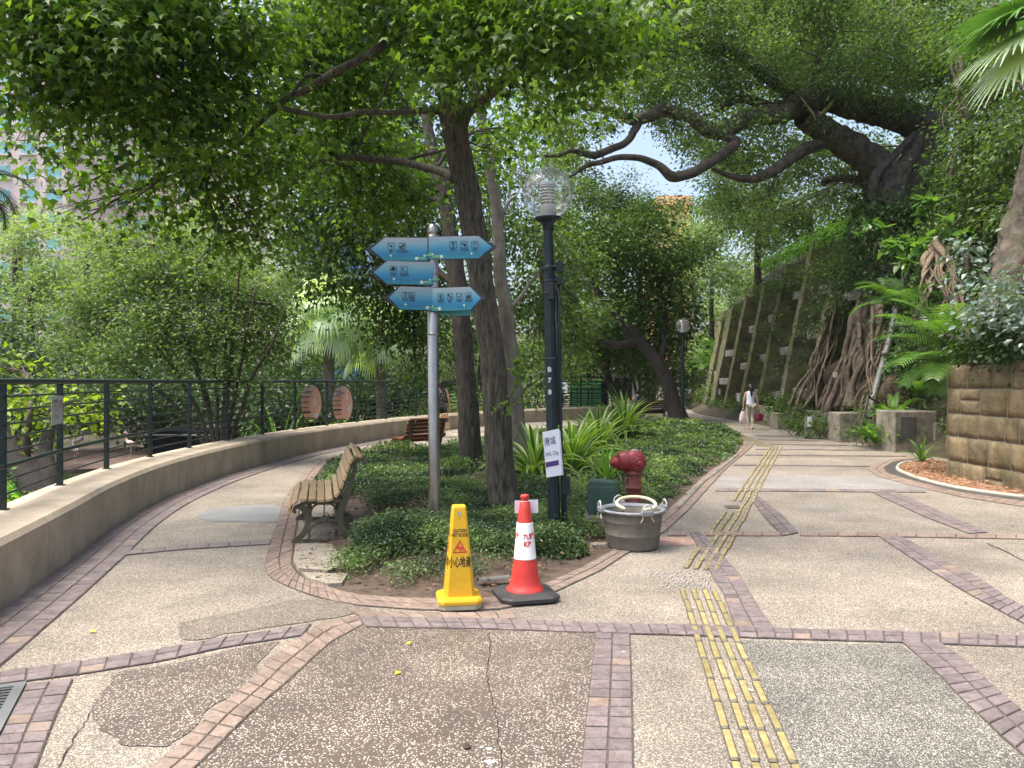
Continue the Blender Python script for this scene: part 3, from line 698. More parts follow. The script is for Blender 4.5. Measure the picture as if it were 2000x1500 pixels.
# bench pad: broken concrete slabs
pad_a = gz([(589, 985), (583, 1030), (578, 1062), (700, 1070), (712, 1040), (722, 1005), (700, 985)])
pad_b = gz([(578, 1065), (573, 1103), (583, 1119), (640, 1123), (690, 1108), (702, 1074)])
pad_c = gz([(588, 1124), (600, 1136), (640, 1148), (668, 1147), (680, 1128), (640, 1127)])
for nm, pp, zt in (('concrete_slab', pad_a, .045), ('concrete_slab', pad_b, .04), ('concrete_slab', pad_c, .034)):
    pts = []
    for i, p in enumerate(pp):
        q = pp[(i + 1) % len(pp)]
        for s in range(4):
            v = p.lerp(q, s / 4); pts.append((v.x + .012 * noise.noise(v * 9), v.y + .012 * noise.noise(v * 9 + Vector((3, 3, 3)))))
    o = flat(nm, pts, zt, M_pad, pavement, thick=.06)
crack([(625, 1086), (660, 1083), (700, 1078)], .012, .0415)

# planter soil
far_edge = [(1450, 852), (1425, 840), (1395, 832), (1350, 828), (1300, 826), (1250, 830), (1190, 836), (1130, 842), (1040, 850), (960, 860), (880, 872), (800, 885), (740, 895), (690, 898)]
planter = [(p.x, p.y) for p in gz(planter_in + far_edge)]
soil = flat('soil_bed', planter, .010, M_soil, kind='structure')
def soil_h(X, Y, d):
    v = np.array([noise.noise(Vector((x * 1.1, y * 1.1, 0))) + .35 * noise.noise(Vector((x * 6, y * 6, 3))) for x, y in zip(X.ravel(), Y.ravel())]).reshape(X.shape)
    return -.02 + np.minimum(.10, d * .16) + v * .022
gx = np.arange(-5.5, 11, .16); gy = np.arange(5.4, 31, .16); GX, GY = np.meshgrid(gx, gy)
msk = inside_np(GX, GY, planter); dd = edge_dist(GX, GY, planter)
GZ = np.where(msk, soil_h(GX, GY, dd), -.05)
idx = np.arange(GX.size).reshape(GX.shape); ok = msk[:-1, :-1] | msk[1:, :-1] | msk[:-1, 1:] | msk[1:, 1:]
ok &= (dd[:-1, :-1] < 90)
Fc = np.stack([idx[:-1, :-1], idx[:-1, 1:], idx[1:, 1:], idx[1:, :-1]], -1)[msk[:-1, :-1] & msk[1:, :-1] & msk[:-1, 1:] & msk[1:, 1:]]
link('soil_mound', np_mesh('soil_mound', np.stack([GX.ravel(), GY.ravel(), GZ.ravel()], -1), Fc, M_soil, smooth=True), parent=soil)
kb = MB(); kb.tube(catmull([G(1322, 996), G(1345, 972), G(1372, 944), G(1398, 924), G(1418, 908), G(1440, 890)], 6), .045, 8)
link('edging', kb.mesh(), M_conc, soil, smooth=True)

# dark curved drain channel and the litter bed below the stone wall
ch_o = zz(z6, (1480, 1122), (1262, 1148), (1210, 1180), (1225, 1210), (1300, 1250), (1450, 1286), (1640, 1326), (2000, 1374), (2500, 1425))
ch_i = zz(z6, (1480, 1140), (1330, 1158), (1295, 1190), (1350, 1222), (1455, 1257), (1640, 1300), (2000, 1350), (2500, 1398))
cho = catmull(gz(ch_o), 6); chi = catmull(gz(ch_i), 6)
mb = MB(); n = 60; cho = arc_resample(cho, n)[0]; chi = arc_resample(chi, n)[0]
mb.add([(p.x, p.y, .006) for p in cho] + [(p.x, p.y, .006) for p in chi], [(i, i + 1, n + i + 1, n + i) for i in range(n - 1)])
me = mb.mesh()
if me.polygons[0].normal.z < 0: me.flip_normals()
link('drain_channel', me, mat('dark_wet_channel', (.035, .034, .032), (.085, .082, .075), 8, .6, bump=.3), pavement)
kk = MB(); kk.tube([p + Vector((0, 0, .01)) for p in chi], .035, 6); link('kerb', kk.mesh(), mat('pale_kerb', (.34, .31, .26), (.46, .42, .35), 8, .85), pavement, smooth=True)
litter_poly = [(p.x, p.y) for p in chi] + [(8.2, 7.0), (8.6, 15.5)]
flat('litter_bed', litter_poly, .012, mat('litter_soil', srgb(122, 90, 68), srgb(176, 136, 108), 30, .95, bump=.6, bscale=60, dirt=.5, dscale=9), kind='structure')

# ================================================================ LOW WALL AND RAILING ON THE LEFT
prof = [(-.0, 0), (0, .45), (.035, .492), (.56, .505), (.60, .49), (.60, -1.3)]   # (outward, z)
wall = thing('low_wall', 'low curved beige rendered wall carrying the green railing beside the path', 'wall', (wall_line[0].x, wall_line[0].y, 0))
wo = Vector((wall_line[0].x, wall_line[0].y, 0))
L = arc_resample([(p.x, p.y) for p in wall_line], 2)[1]; NP = 12; per = 14
WL, _ = arc_resample([(p.x, p.y) for p in wall_line], NP * per + 1)
for k in range(NP):
    seg = WL[k * per:(k + 1) * per + 1]; mb = MB(); vs = []
    for i, p in enumerate(seg):
        j = k * per + i; t = (WL[min(j + 1, len(WL) - 1)] - WL[max(j - 1, 0)]).normalized(); nrm = Vector((-t.y, t.x, 0))
        q = p + (t * .005 if i == 0 else (-t * .005 if i == len(seg) - 1 else Vector()))
        for u, z in prof: vs.append(q + nrm * u + Vector((0, 0, z)) - wo)
    m_ = len(prof)
    fs = [(i * m_ + j, i * m_ + j + 1, (i + 1) * m_ + j + 1, (i + 1) * m_ + j) for i in range(len(seg) - 1) for j in range(m_ - 1)]
    fs += [tuple(range(m_)), tuple((len(seg) - 1) * m_ + j for j in range(m_))[::-1]]
    mb.add(vs, fs); link('wall_panel', fix_normals(mb.mesh()), M_wall, wall)
fl = offset_line(WL, .47)
flr, Lf = arc_resample([(p.x, p.y) for p in fl], 400)
fence = thing('railing', 'dark green metal railing of thin bars along the top of the low curved wall', 'railing', (fl[0].x, fl[0].y, .5))
fo = Vector((fl[0].x, fl[0].y, .5))
def at_px(line, px):
    for a, b in zip(line, line[1:]):
        fa = a.x - (px - 1000) / F * a.y; fb = b.x - (px - 1000) / F * b.y
        if fa * fb <= 0 and a.y > 4: return a.lerp(b, abs(fa) / (abs(fa) + abs(fb) + 1e-9))
posts = [at_px(flr, x) for x in (5, 117, 208, 293, 370, 443, 512, 576, 638, 697, 753, 812, 868, 925, 985, 1048)]
d0 = (posts[1] - posts[0]).normalized(); posts = [posts[0] - d0 * .98 * k + Vector((.12 * k, 0, 0)) for k in (3, 2, 1)] + posts
posts += [p for p in flr[-60::9]]
for i, p in enumerate(posts):
    t = (posts[min(i + 1, len(posts) - 1)] - posts[max(i - 1, 0)]); a = math.atan2(t.y, t.x)
    mb = MB(); mb.box((0, 0, .545), (.024, .062, 1.09), bev=.003); mb.box((0, 0, .006), (.07, .09, .012))
    o = link('post', mb.mesh(), M_fence, fence, loc=p + Vector((0, 0, .5)) - fo); o.rotation_euler = (0, 0, a)
for z, r in ((1.10, .029), (.97, .010), (.85, .010), (.73, .010), (.61, .010), (.49, .010), (.37, .023), (.25, .010), (.13, .010)):
    mb = MB(); ns = offset_line(flr, -.012); mb.tube([q + Vector((0, 0, .5 + z)) - fo for q in ns[::3]], r, 8)
    link('rail', mb.mesh(), M_fence, fence, smooth=True)

# notice plate by the second post
pz = posts[4]; pt = (posts[5] - posts[3]).normalized()
def plate_frame(px, py, Y, yaw): 
    return Matrix.Translation(P(px, py, Y)) @ Matrix.Rotation(yaw, 4, 'Z') @ FACE
yawf = math.atan2(pt.y, pt.x)
c = at_px(flr, 103); yp = c.y - .045
ns_ = thing('notice_plate', 'small white no smoking notice hung on the railing beside a post', 'notice', P(103, 801, c.y) + Vector((.045, 0, 0)), 0)
ns_.rotation_euler = (0, 0, math.atan2((posts[4] - posts[3]).y, (posts[4] - posts[3]).x) - math.pi if False else 0)
yw = math.atan2((posts[4] - posts[3]).y, (posts[4] - posts[3]).x)
ns_.rotation_euler = (0, 0, yw)
mb = MB(); mb.box((0, 0, 0), (.36, .006, .29), bev=.002); link('plate', mb.mesh(), mat('aluminium_plate', (.42, .45, .44), (.50, .53, .52), 5, .5), ns_)
def T(x, y, z): return Matrix.Translation((x, y, z))
place_text('請勿吸煙', .034, M_black, T(-.05, -.0045, .09) @ FACE, ns_, .0004); place_text('No Smoking', .028, M_black, T(-.05, -.0045, .045) @ FACE, ns_)
for i, (w, z) in enumerate(((.15, .015), (.12, -.005), (.20, -.05), (.18, -.065), (.16, -.08))):
    mb = MB(); mb.box((-.03, -.0035, z), (w, .001, .004)); link('text_line', mb.mesh(), M_black, ns_)
def ring(r0, r1, n=28):
    vs = [(r * math.cos(2 * math.pi * i / n), r * math.sin(2 * math.pi * i / n), 0) for r in (r0, r1) for i in range(n)]
    return vs, [(i, (i + 1) % n, n + (i + 1) % n, n + i) for i in range(n)]
mb = MB(); vs, fs = ring(.032, .042); mb.add([T(.10, -.0045, .06) @ FACE @ Vector(v) for v in vs], fs); link('ring', mb.mesh(), M_redprint, ns_)
mb = MB(); mb.box((.10, -.004, .06), (.045, .001, .008)); link('cigarette_mark', mb.mesh(), M_black, ns_)
mb = MB(); mb.box((.10, -.0047, .06), (.07, .001, .007), rot=Matrix.Rotation(R(45), 3, 'Y')); link('slash', mb.mesh(), M_redprint, ns_)

# two pink oval bird panels
M_browntext = mat('brown_text', (.22, .13, .10))
M_pinkp = mat('pink_panel', srgb(206, 158, 140), srgb(214, 168, 150), 3, .5); M_greyp = mat('pink_grey_panel', srgb(176, 166, 158), srgb(186, 176, 168), 3, .5)
M_bird = mat('bird_print', srgb(186, 190, 192), srgb(214, 214, 214), 20, .5); M_bird2 = mat('flamingo_print', srgb(222, 170, 160), srgb(236, 214, 206), 30, .5)
def oval(px, py, label, words, var):
    c = at_px(flr, px); i = min(range(len(flr)), key=lambda k: (flr[k] - c).length); t = (flr[min(i + 3, 399)] - flr[i - 3]).normalized()
    o = thing('bird_board', label, 'information board', P(px, py, c.y - .07), math.atan2(t.y, t.x) * .55)
    W, H = .225 * c.y / 15.2, .39 * c.y / 15.2 * .97
    out = []
    for k in range(48):
        a = 2 * math.pi * k / 48; x, y = W * math.cos(a), H * math.sin(a)
        if y < -H * .86: y = -H * .86 + .05 * (1 - (x / (W * .5)) ** 2) if abs(x) < W * .5 else y
        out.append((x, y))
    mb = MB(); mb.prism(out, -.012, .012, axis='y'); link('board', fix_normals(mb.mesh()), M_board, o)
    mb = MB(); mb.prism([(x * .97 - .002, y * .975) for x, y in out], -.016, -.0125, axis='y'); link('face', fix_normals(mb.mesh()), M_pinkp, o)
    up = [(x * .95, y * .955) for x, y in out if y > H * .18]
    mb = MB(); mb.prism([(x, y) for x, y in up if x < W * .55] , -.018, -.0165, axis='y'); link('header', fix_normals(mb.mesh()), M_greyp, o)
    Fm = T(0, -.0195, 0) @ FACE
    place_text(words[0], .075, M_black, T(-W * .22, -.0195, H * .55) @ FACE, o, .002); place_text(words[1], .028, M_black, T(-W * .2, -.0195, H * .36) @ FACE, o, .001)
    for k, (w, z) in enumerate(((.05, .15), (.12, .10), (.10, .03), (.17, -.04), (.05, -.18), (.13, -.25), (.11, -.32), (.15, -.40), (.12, -.5))):
        mb = MB(); mb.box((-W * .72 + w / 2, -.0185, H * z), (w, .001, .0055)); link('text_line', mb.mesh(), M_browntext, o)
    def ell(cx, cz, rx, rz, ang, m, y, nm):
        pts = [(cx + rx * math.cos(a) * math.cos(ang) - rz * math.sin(a) * math.sin(ang), cz + rx * math.cos(a) * math.sin(ang) + rz * math.sin(a) * math.cos(ang)) for a in np.linspace(0, 2 * math.pi, 20, endpoint=False)]
        mb = MB(); mb.prism(pts, y - .001, y, axis='y'); link(nm, fix_normals(mb.mesh()), m, o)
    def neck(pts, r, m, nm):
        mb = MB(); mb.tube([(x, -.019, z) for x, z in pts], r, 6); link(nm, mb.mesh(), m, o)
    if var == 0:
        ell(W * .30, H * .05, .04, .10, .15, M_bird, -.0205, 'bird_body'); neck(catmull([Vector((W * .35, H * .3, 0)), Vector((W * .28, H * .45, 0)), Vector((W * .36, H * .5, 0))], 4) and [(W * .33, H * .25), (W * .26, H * .42), (W * .36, H * .5)], .012, M_bird, 'bird_neck')
        ell(W * .42, -H * .62, .075, .055, .3, M_bird, -.0205, 'bird_body'); neck([(W * .62, -H * .45), (W * .78, -H * .2), (W * .66, -H * .05)], .012, M_bird2, 'bird_neck')
        neck([(W * .45, -H * .2), (W * .5, -H * .55)], .008, M_bird2, 'bird_leg')
    else:
        ell(W * .42, H * .38, .03, .09, -.1, M_bird, -.0205, 'bird_body'); neck([(W * .42, H * .1), (W * .28, -H * .02), (W * .3, H * .02)], .01, M_bird2, 'bird_neck')
        ell(W * .62, -H * .22, .045, .09, -.4, M_bird, -.0205, 'bird_body'); neck([(W * .8, -H * .02), (W * .92, H * .1), (W * .78, H * .15)], .01, M_bird2, 'bird_neck')
        neck([(W * .5, -H * .45), (W * .35, -H * .8)], .008, M_bird2, 'bird_leg')
    return o
oval(608, 788, 'pink oval panel with a large grey bird, nearer the notice plate on the railing', ('紅鸛', 'Flamingo'), 0)
oval(669, 790, 'pink oval panel with two small flamingos, nearer the steel signpost on the railing', ('小紅鸛', 'Flamingo'), 1)
# ================================================================ BENCHES
def make_bench(label, loc, rz, slatm, Lb=1.45):
    b = thing('park_bench', label, 'bench', loc, rz)
    # u = depth (front to back, +x), v = height (z), length along +y
    sl = [(.022, .325, 88), (.072, .392, 42), (.152, .425, 4), (.232, .420, 0), (.312, .408, -3), (.392, .415, 12), (.468, .462, 52), (.512, .545, 66), (.543, .625, 69), (.570, .705, 70), (.598, .782, 66), (.668, .828, -22)]
    for u, v, a in sl:
        mb = MB(); mb.box((0, Lb / 2, 0), (.070, Lb, .030), bev=.005)
        t = rnd.random(); me = mb.mesh('slat', t)
        o = link('slat', me, slatm, b); o.location = (u, rnd.uniform(-.004, .004), v); o.rotation_euler = (0, -R(a), 0)
    def bar(pts, w, mb, th=.034):
        ps = catmull([Vector((x, 0, z)) for x, z in pts], 5); vs = []; n = len(ps)
        for i, p in enumerate(ps):
            t = (ps[min(i + 1, n - 1)] - ps[max(i - 1, 0)]).normalized(); s = Vector((-t.z, 0, t.x))
            ww = w if not isinstance(w, (list, tuple)) else float(np.interp(i / (n - 1), np.linspace(0, 1, len(w)), w))
            for sx, sy in ((1, 1), (1, -1), (-1, -1), (-1, 1)): vs.append(p + s * ww * sx * .5 + Vector((0, th / 2 * sy, 0)))
        mb.add(vs, [(i * 4 + j, i * 4 + (j + 1) % 4, (i + 1) * 4 + (j + 1) % 4, (i + 1) * 4 + j) for i in range(n - 1) for j in range(4)] + [(0, 1, 2, 3), tuple((n - 1) * 4 + j for j in range(4))])
    for y in (.10, Lb - .10):
        mb = MB()
        mb.box((.35, 0, .012), (.62, .05, .024))
        bar([(.05, .02), (.11, .045), (.165, .10), (.19, .17), (.192, .24), (.165, .31), (.12, .345), (.075, .335), (.062, .305), (.08, .285)], [.03, .05, .06, .055, .06, .07, .05, .035, .03, .022], mb)
        bar([(.66, .02), (.58, .05), (.525, .10), (.50, .17), (.495, .24), (.52, .33), (.555, .43), (.60, .56), (.635, .68), (.645, .76), (.69, .80), (.735, .785), (.74, .75), (.715, .745)], [.03, .05, .06, .055, .055, .07, .065, .05, .042, .04, .04, .035, .03, .022], mb)
        bar([(.12, .365), (.22, .385), (.34, .372), (.45, .385), (.52, .42)], .035, mb)
        bar([(.20, .22), (.235, .20), (.285, .205), (.345, .235), (.40, .205), (.455, .20), (.495, .22)], .022, mb)
        bar([(.20, .33), (.215, .30), (.22, .26), (.235, .215)], .016, mb); bar([(.49, .33), (.475, .30), (.47, .26), (.455, .215)], .016, mb)
        bar([(.345, .24), (.345, .365)], .014, mb)
        bar([(.205, .03), (.205, .09), (.235, .145), (.29, .175), (.345, .18), (.40, .175), (.455, .145), (.485, .09), (.485, .03)], .022, mb)
        bar([(.50, .40), (.50, .46), (.545, .56), (.585, .68), (.615, .77)], .028, mb)
        mb.lathe([(0.001, -.03), (.030, -.028), (.034, -.018), (.034, .018), (.030, .028), (0.001, .03)], 14, (.345, 0, .22), rot=Matrix.Rotation(R(90), 3, 'X'))
        o = link('end_frame', fix_normals(mb.mesh()), M_iron, b); o.location = (0, y, 0)
    return b
make_bench('tan slatted bench on a concrete pad with olive cast iron ends, beside the brick edging', (-2.14, 7.30, .045), R(14), M_slat)
make_bench('orange slatted bench by the curved wall, partly behind the steel signpost', (-2.64, 16.6, -.03), R(-42), M_oslat, 1.1)
make_bench('dark slatted bench seen from behind with someone sitting on it', (4.80, 31.4, .0), R(-90), mat('dark_slat', (.05, .038, .022), (.09, .07, .04), 12, .6, attr=True))

# ================================================================ STEEL SIGNPOST WITH BLUE ARROW BOARDS
sp = thing('signpost', 'brushed steel signpost with five blue arrow boards standing in the ground cover', 'signpost', G(849, 1066, .0))
sp.rotation_euler = (0, R(-.4), 0)
SX, SY = sp.location.x, sp.location.y
mb = MB(); mb.lathe([(.056, 0), (.056, 3.02), (.053, 3.024), (.053, 3.03), (.056, 3.034), (.056, 3.06), (.052, 3.09), (.040, 3.118), (.022, 3.134), (.001, 3.14)], 28)
link('pole', mb.mesh(), M_steel, sp, smooth=True)
for z in (2.50, 2.29, 2.78, 2.06, 2.64): 
    mb = MB(); mb.lathe([(.0565, z - .012), (.060, z - .010), (.060, z + .010), (.0565, z + .012)], 28); link('collar', mb.mesh(), M_steel, sp, smooth=True)
for z in (1.62, 1.10, .78):
    mb = MB(); mb.lathe([(.001, -.006), (.010, -.006), (.010, 0)], 10, (.022, -.054, z), rot=Matrix.Rotation(R(90), 3, 'X')); link('screw', mb.mesh(), M_black, sp)
m, n, l, bb = new_mat('blue_gradient_print')
tc = n.new('ShaderNodeTexCoord'); sx_ = n.new('ShaderNodeSeparateXYZ'); l.new(tc.outputs['Generated'], sx_.inputs[0])
rp = n.new('ShaderNodeValToRGB'); e = rp.color_ramp.elements; e[0].position = 0; e[0].color = srgb(40, 118, 132); e[1].position = 1; e[1].color = srgb(138, 146, 150)
for p_, c_ in ((.22, (26, 104, 136)), (.42, (44, 120, 154)), (.70, (98, 144, 158))): q_ = e.new(p_); q_.color = srgb(*c_)
nz_ = n.new('ShaderNodeTexNoise'); nz_.inputs['Scale'].default_value = 2.5; l.new(tc.outputs['Object'], nz_.inputs['Vector'])
ad = n.new('ShaderNodeMath'); ad.operation = 'MULTIPLY_ADD'; l.new(nz_.outputs['Fac'], ad.inputs[0]); ad.inputs[1].default_value = .35
sb_ = n.new('ShaderNodeMath'); sb_.operation = 'SUBTRACT'; l.new(sx_.outputs[2], sb_.inputs[0]); sb_.inputs[1].default_value = .17; l.new(sb_.outputs[0], ad.inputs[2])
l.new(ad.outputs[0], rp.inputs[0]); l.new(rp.outputs[0], bb.inputs['Base Color']); bb.inputs['Roughness'].default_value = .3
M_blue = m
M_petal = mat('cream_petal_print', srgb(206, 214, 190), srgb(222, 226, 206), 20, .5); M_pad_g = mat('lily_pad_print', srgb(70, 140, 110), srgb(110, 165, 110), 20, .5)
def icon_shapes(kind, s):
    c = lambda x, y, r, n=10: [(x + r * math.cos(a), y + r * math.sin(a)) for a in np.linspace(0, 2 * math.pi, n, endpoint=False)]
    d = {
        'flamingo': [[(-.3, .05), (.1, .2), (.3, .05), (.1, -.05), (-.2, -.02)], [(-.02, 0), (.03, 0), (.03, -.45), (-.02, -.45)], [(-.3, .05), (-.25, .1), (-.3, .4), (-.37, .38)]],
        'museum': [[(-.45, -.1), (.3, .42), (.45, .2), (-.3, -.3)], [(-.1, -.1), (.0, -.05), (0, -.4), (-.1, -.4)], [(.1, 0), (.2, .05), (.2, -.4), (.1, -.4)], [(-.4, -.3), (.1, -.42), (.1, -.36), (-.38, -.2)]],
        'totem': [[(-.09, -.45), (.09, -.45), (.09, .2), (-.09, .2)], [(-.3, .42), (-.2, .45), (.02, .15), (-.06, .1)], [(.3, .42), (.2, .45), (-.02, .15), (.06, .1)], c(0, .3, .1)],
        'cannon': [[(-.4, .25), (-.38, .1), (.1, -.05), (.25, .2)], c(.15, -.1, .2), [(.2, .1), (.4, -.25), (.35, -.3), (.1, .0)]],
        'telescope': [[(-.38, .12), (-.35, .06), (.36, .3), (.32, .4)], [(-.03, .15), (.0, .15), (-.2, -.42), (-.24, -.42)], [(.0, .15), (.03, .15), (.24, -.42), (.2, -.42)]],
        'tree': [c(-.15, .1, .2), c(.15, .15, .2), c(0, .28, .2), [(-.06, .1), (.06, .1), (.05, -.42), (-.05, -.42)], c(-.28, 0, .12), c(.28, .02, .12)],
        'slope': [c(-.28, .28, .09), [(-.33, .2), (-.2, .2), (-.2, -.05), (-.3, -.05)], [(-.32, .1), (.42, -.35), (.4, -.42), (-.35, 0)]],
        'vase': [[(-.12, .4), (.12, .4), (.05, .1), (.09, -.1), (.05, -.42), (-.05, -.42), (-.09, -.1), (-.05, .1)], [(-.2, .45), (.2, .45), (.2, .38), (-.2, .38)]],
        'chess': [[(-.3, -.4), (0, -.4), (-.08, .1), (-.05, .35), (-.2, .42), (-.22, .1)], [(.05, -.4), (.3, -.4), (.25, .0), (.3, .2), (.15, .25), (.12, -.05)]],
        'garden': [[(-.35, .05), (.35, .05), (.1, .3), (-.1, .3)], [(-.04, .05), (.04, .05), (.04, -.25), (-.04, -.25)], [(-.3, -.4), (.3, -.4), (.1, -.25), (-.1, -.25)], [(-.25, -.02), (.25, -.02), (.15, -.12), (-.15, -.12)]],
        'maze': [c(-.15, .15, .22, 12), c(.2, -.15, .15, 8), [(.15, -.2), (.4, -.4), (.3, -.45), (.1, -.3)]],
        'bird': [[(-.35, -.05), (.1, .0), (.35, .2), (.2, -.1), (-.1, -.2)], c(.33, .2, .07)],
        'temple': [[(-.35, -.4), (.35, -.4), (.35, .05), (-.35, .05)], [(-.12, .05), (.05, .05), (-.04, .42)], [(.1, .05), (.32, .05), (.21, .3)]],
    }[kind]
    return [[(x * s, y * s) for x, y in poly] for poly in d]
def arrow_board(x_in, z_lo, z_hi, L, dirx, yaw, icons, tip, zoff=0, yfr=-.066, isz=.066):
    """a board that starts at the pole and points along dirx"""
    bd = thing('arrow_board', None, None); bd.parent = sp
    bd.location = (0, 0, 0); bd.rotation_euler = (0, 0, yaw)
    h = z_hi - z_lo; zc = (z_lo + z_hi) / 2
    def outline(e, s=0):
        x0 = x_in + s; x1 = L + e * .1; hh = h / 2 + e * .08; tp = L + tip + e
        return [(dirx * x, zc + z) for x, z in ((x0, -hh), (x1, -hh), (tp, 0), (x1, hh), (x0, hh))]
    mb = MB(); mb.prism(outline(.050), yfr + .002, yfr + .026, axis='y'); o = link('back_plate', fix_normals(mb.mesh()), M_board, bd)
    mb = MB(); mb.prism(outline(0, .002), yfr - .0015, yfr + .0015, axis='y'); o2 = link('face', fix_normals(mb.mesh()), M_blue, bd)
    yy = yfr - .003
    for xi, kind, label_s, en in icons:
        cx = dirx * xi; cz = zc + h * .12
        mb = MB(); s = isz / 2; w = .004
        for (a, b, c2, d2) in ((-s, s, s - w, s), (-s, s, -s, -s + w), (-s, -s + w, -s + w, s - w), (s - w, s, -s + w, s - w)):
            mb.prism([(cx + a, cz + c2), (cx + b, cz + c2), (cx + b, cz + d2), (cx + a, cz + d2)], yy - .0006, yy, axis='y')
        link('icon_frame', fix_normals(mb.mesh()), M_black, bd)
        mb = MB()
        for poly in icon_shapes(kind, isz * .92): mb.prism([(cx + x, cz + z) for x, z in poly], yy - .0006, yy, axis='y')
        link('pictogram', fix_normals(mb.mesh()), M_black, bd)
        place_text(label_s, .0175, M_black, T(cx, yy - .0006, cz - s - .016) @ FACE, bd, .0004)
        place_text(en, .0085, M_black, T(cx, yy - .0006, cz - s - .030) @ FACE, bd)
    for k, (fx, fz, fs) in enumerate(((.26, .10, .014), (.86, .22, .009), (.08, .22, .008))):
        cx = dirx * (x_in + (L - x_in) * fx); cz = z_lo + h * fz; mb = MB()
        for j in range(5):
            a = j * 2 * math.pi / 5 + .4 * k; mb.prism([(cx, cz), (cx + fs * math.cos(a - .4), cz + fs * math.sin(a - .4)), (cx + fs * 1.35 * math.cos(a), cz + fs * 1.35 * math.sin(a)), (cx + fs * math.cos(a + .4), cz + fs * math.sin(a + .4))], yy - .0004 - .0001 * j, yy + .0001, axis='y')
        link('lily_print', fix_normals(mb.mesh()), M_petal, bd)
        if k % 2 == 0:
            mb = MB(); mb.prism([(cx - dirx * .05 + .045 * math.cos(a), cz + .004 + .009 * math.sin(a)) for a in np.linspace(0, 6.283, 14, endpoint=False)], yy + .0002, yy + .0008, axis='y'); link('lily_pad', fix_normals(mb.mesh()), M_pad_g, bd)
        mb = MB(); mb.prism([(cx + .001, z_lo + .004), (cx + .004, z_lo + .004), (cx + .004, max(z_lo + .02, cz)), (cx + .001, max(z_lo + .02, cz))], yy + .0001, yy + .0006, axis='y'); link('stem', fix_normals(mb.mesh()), M_pad_g, bd)
    return bd
def zpx(y): return CH - (y - HY) / F * SY
arrow_board(.045, zpx(511.5), zpx(467), .455, -1, R(4), [(.395, 'flamingo', '鳥湖', 'Bird Lake'), (.29, 'museum', '香港文物探知館', 'Heritage Discovery Centre')], .13)
arrow_board(-.03, zpx(508), zpx(465), .455, 1, R(-3), [(.21, 'totem', '圖騰柱', 'Totem'), (.315, 'cannon', '炮台遊樂場', 'Fort Playground'), (.42, 'telescope', '瞭望台', 'Lookout')], .13)
arrow_board(.0, zpx(558), zpx(514), .44, -1, R(12), [(.385, 'tree', '樹蔭廊', 'Tree Walk'), (.28, 'slope', '兒童遊樂場', 'Playground')], .13)
arrow_board(-.02, zpx(607), zpx(563), .33, -1, R(18), [(.285, 'vase', '彩鳥園', 'Aviary'), (.22, 'chess', '棋藝廊', 'Chess Garden')], .11, isz=.06)
arrow_board(-.02, zpx(609), zpx(564.5), .39, 1, R(-12), [(.10, 'garden', '中國花園', 'Chinese Garden'), (.19, 'maze', '迷宮', 'Maze Garden'), (.285, 'bird', '百鳥苑', 'Aviary'), (.375, 'temple', '九龍清真寺', 'Mosque')], .11, isz=.06)
mb = MB(); mb.prism([(.08, zpx(617)), (.36, zpx(617)), (.43, zpx(590)), (.08, zpx(590))], -.02, -.005, axis='y'); link('hidden_board', fix_normals(mb.mesh()), mat('teal_back', srgb(60, 140, 150), None, 5, .4), sp)

# ================================================================ GLOBE LAMP POSTS
m, n, l, bb = new_mat('clear_globe')
gl = n.new('ShaderNodeBsdfGlossy'); gl.inputs['Roughness'].default_value = .04; gl.inputs['Color'].default_value = (.95, .95, .95, 1)
tp = n.new('ShaderNodeBsdfTransparent'); tp.inputs[0].default_value = (.90, .92, .91, 1)
fr_ = n.new('ShaderNodeFresnel'); fr_.inputs[0].default_value = 1.5
mx = n.new('ShaderNodeMixShader'); ma = n.new('ShaderNodeMath'); ma.operation = 'MULTIPLY_ADD'; l.new(fr_.outputs[0], ma.inputs[0]); ma.inputs[1].default_value = .45; ma.inputs[2].default_value = .02
l.new(ma.outputs[0], mx.inputs[0]); l.new(tp.outputs[0], mx.inputs[1]); l.new(gl.outputs[0], mx.inputs[2])
df = n.new('ShaderNodeBsdfDiffuse'); df.inputs[0].default_value = (.7, .7, .66, 1); m2 = n.new('ShaderNodeMixShader'); m2.inputs[0].default_value = .10
l.new(mx.outputs[0], m2.inputs[1]); l.new(df.outputs[0], m2.inputs[2]); l.new(m2.outputs[0], n['Material Output'].inputs[0])
M_globe = m
M_louvre = mat('white_louvre', (.55, .54, .52), (.68, .67, .65), 10, .4)
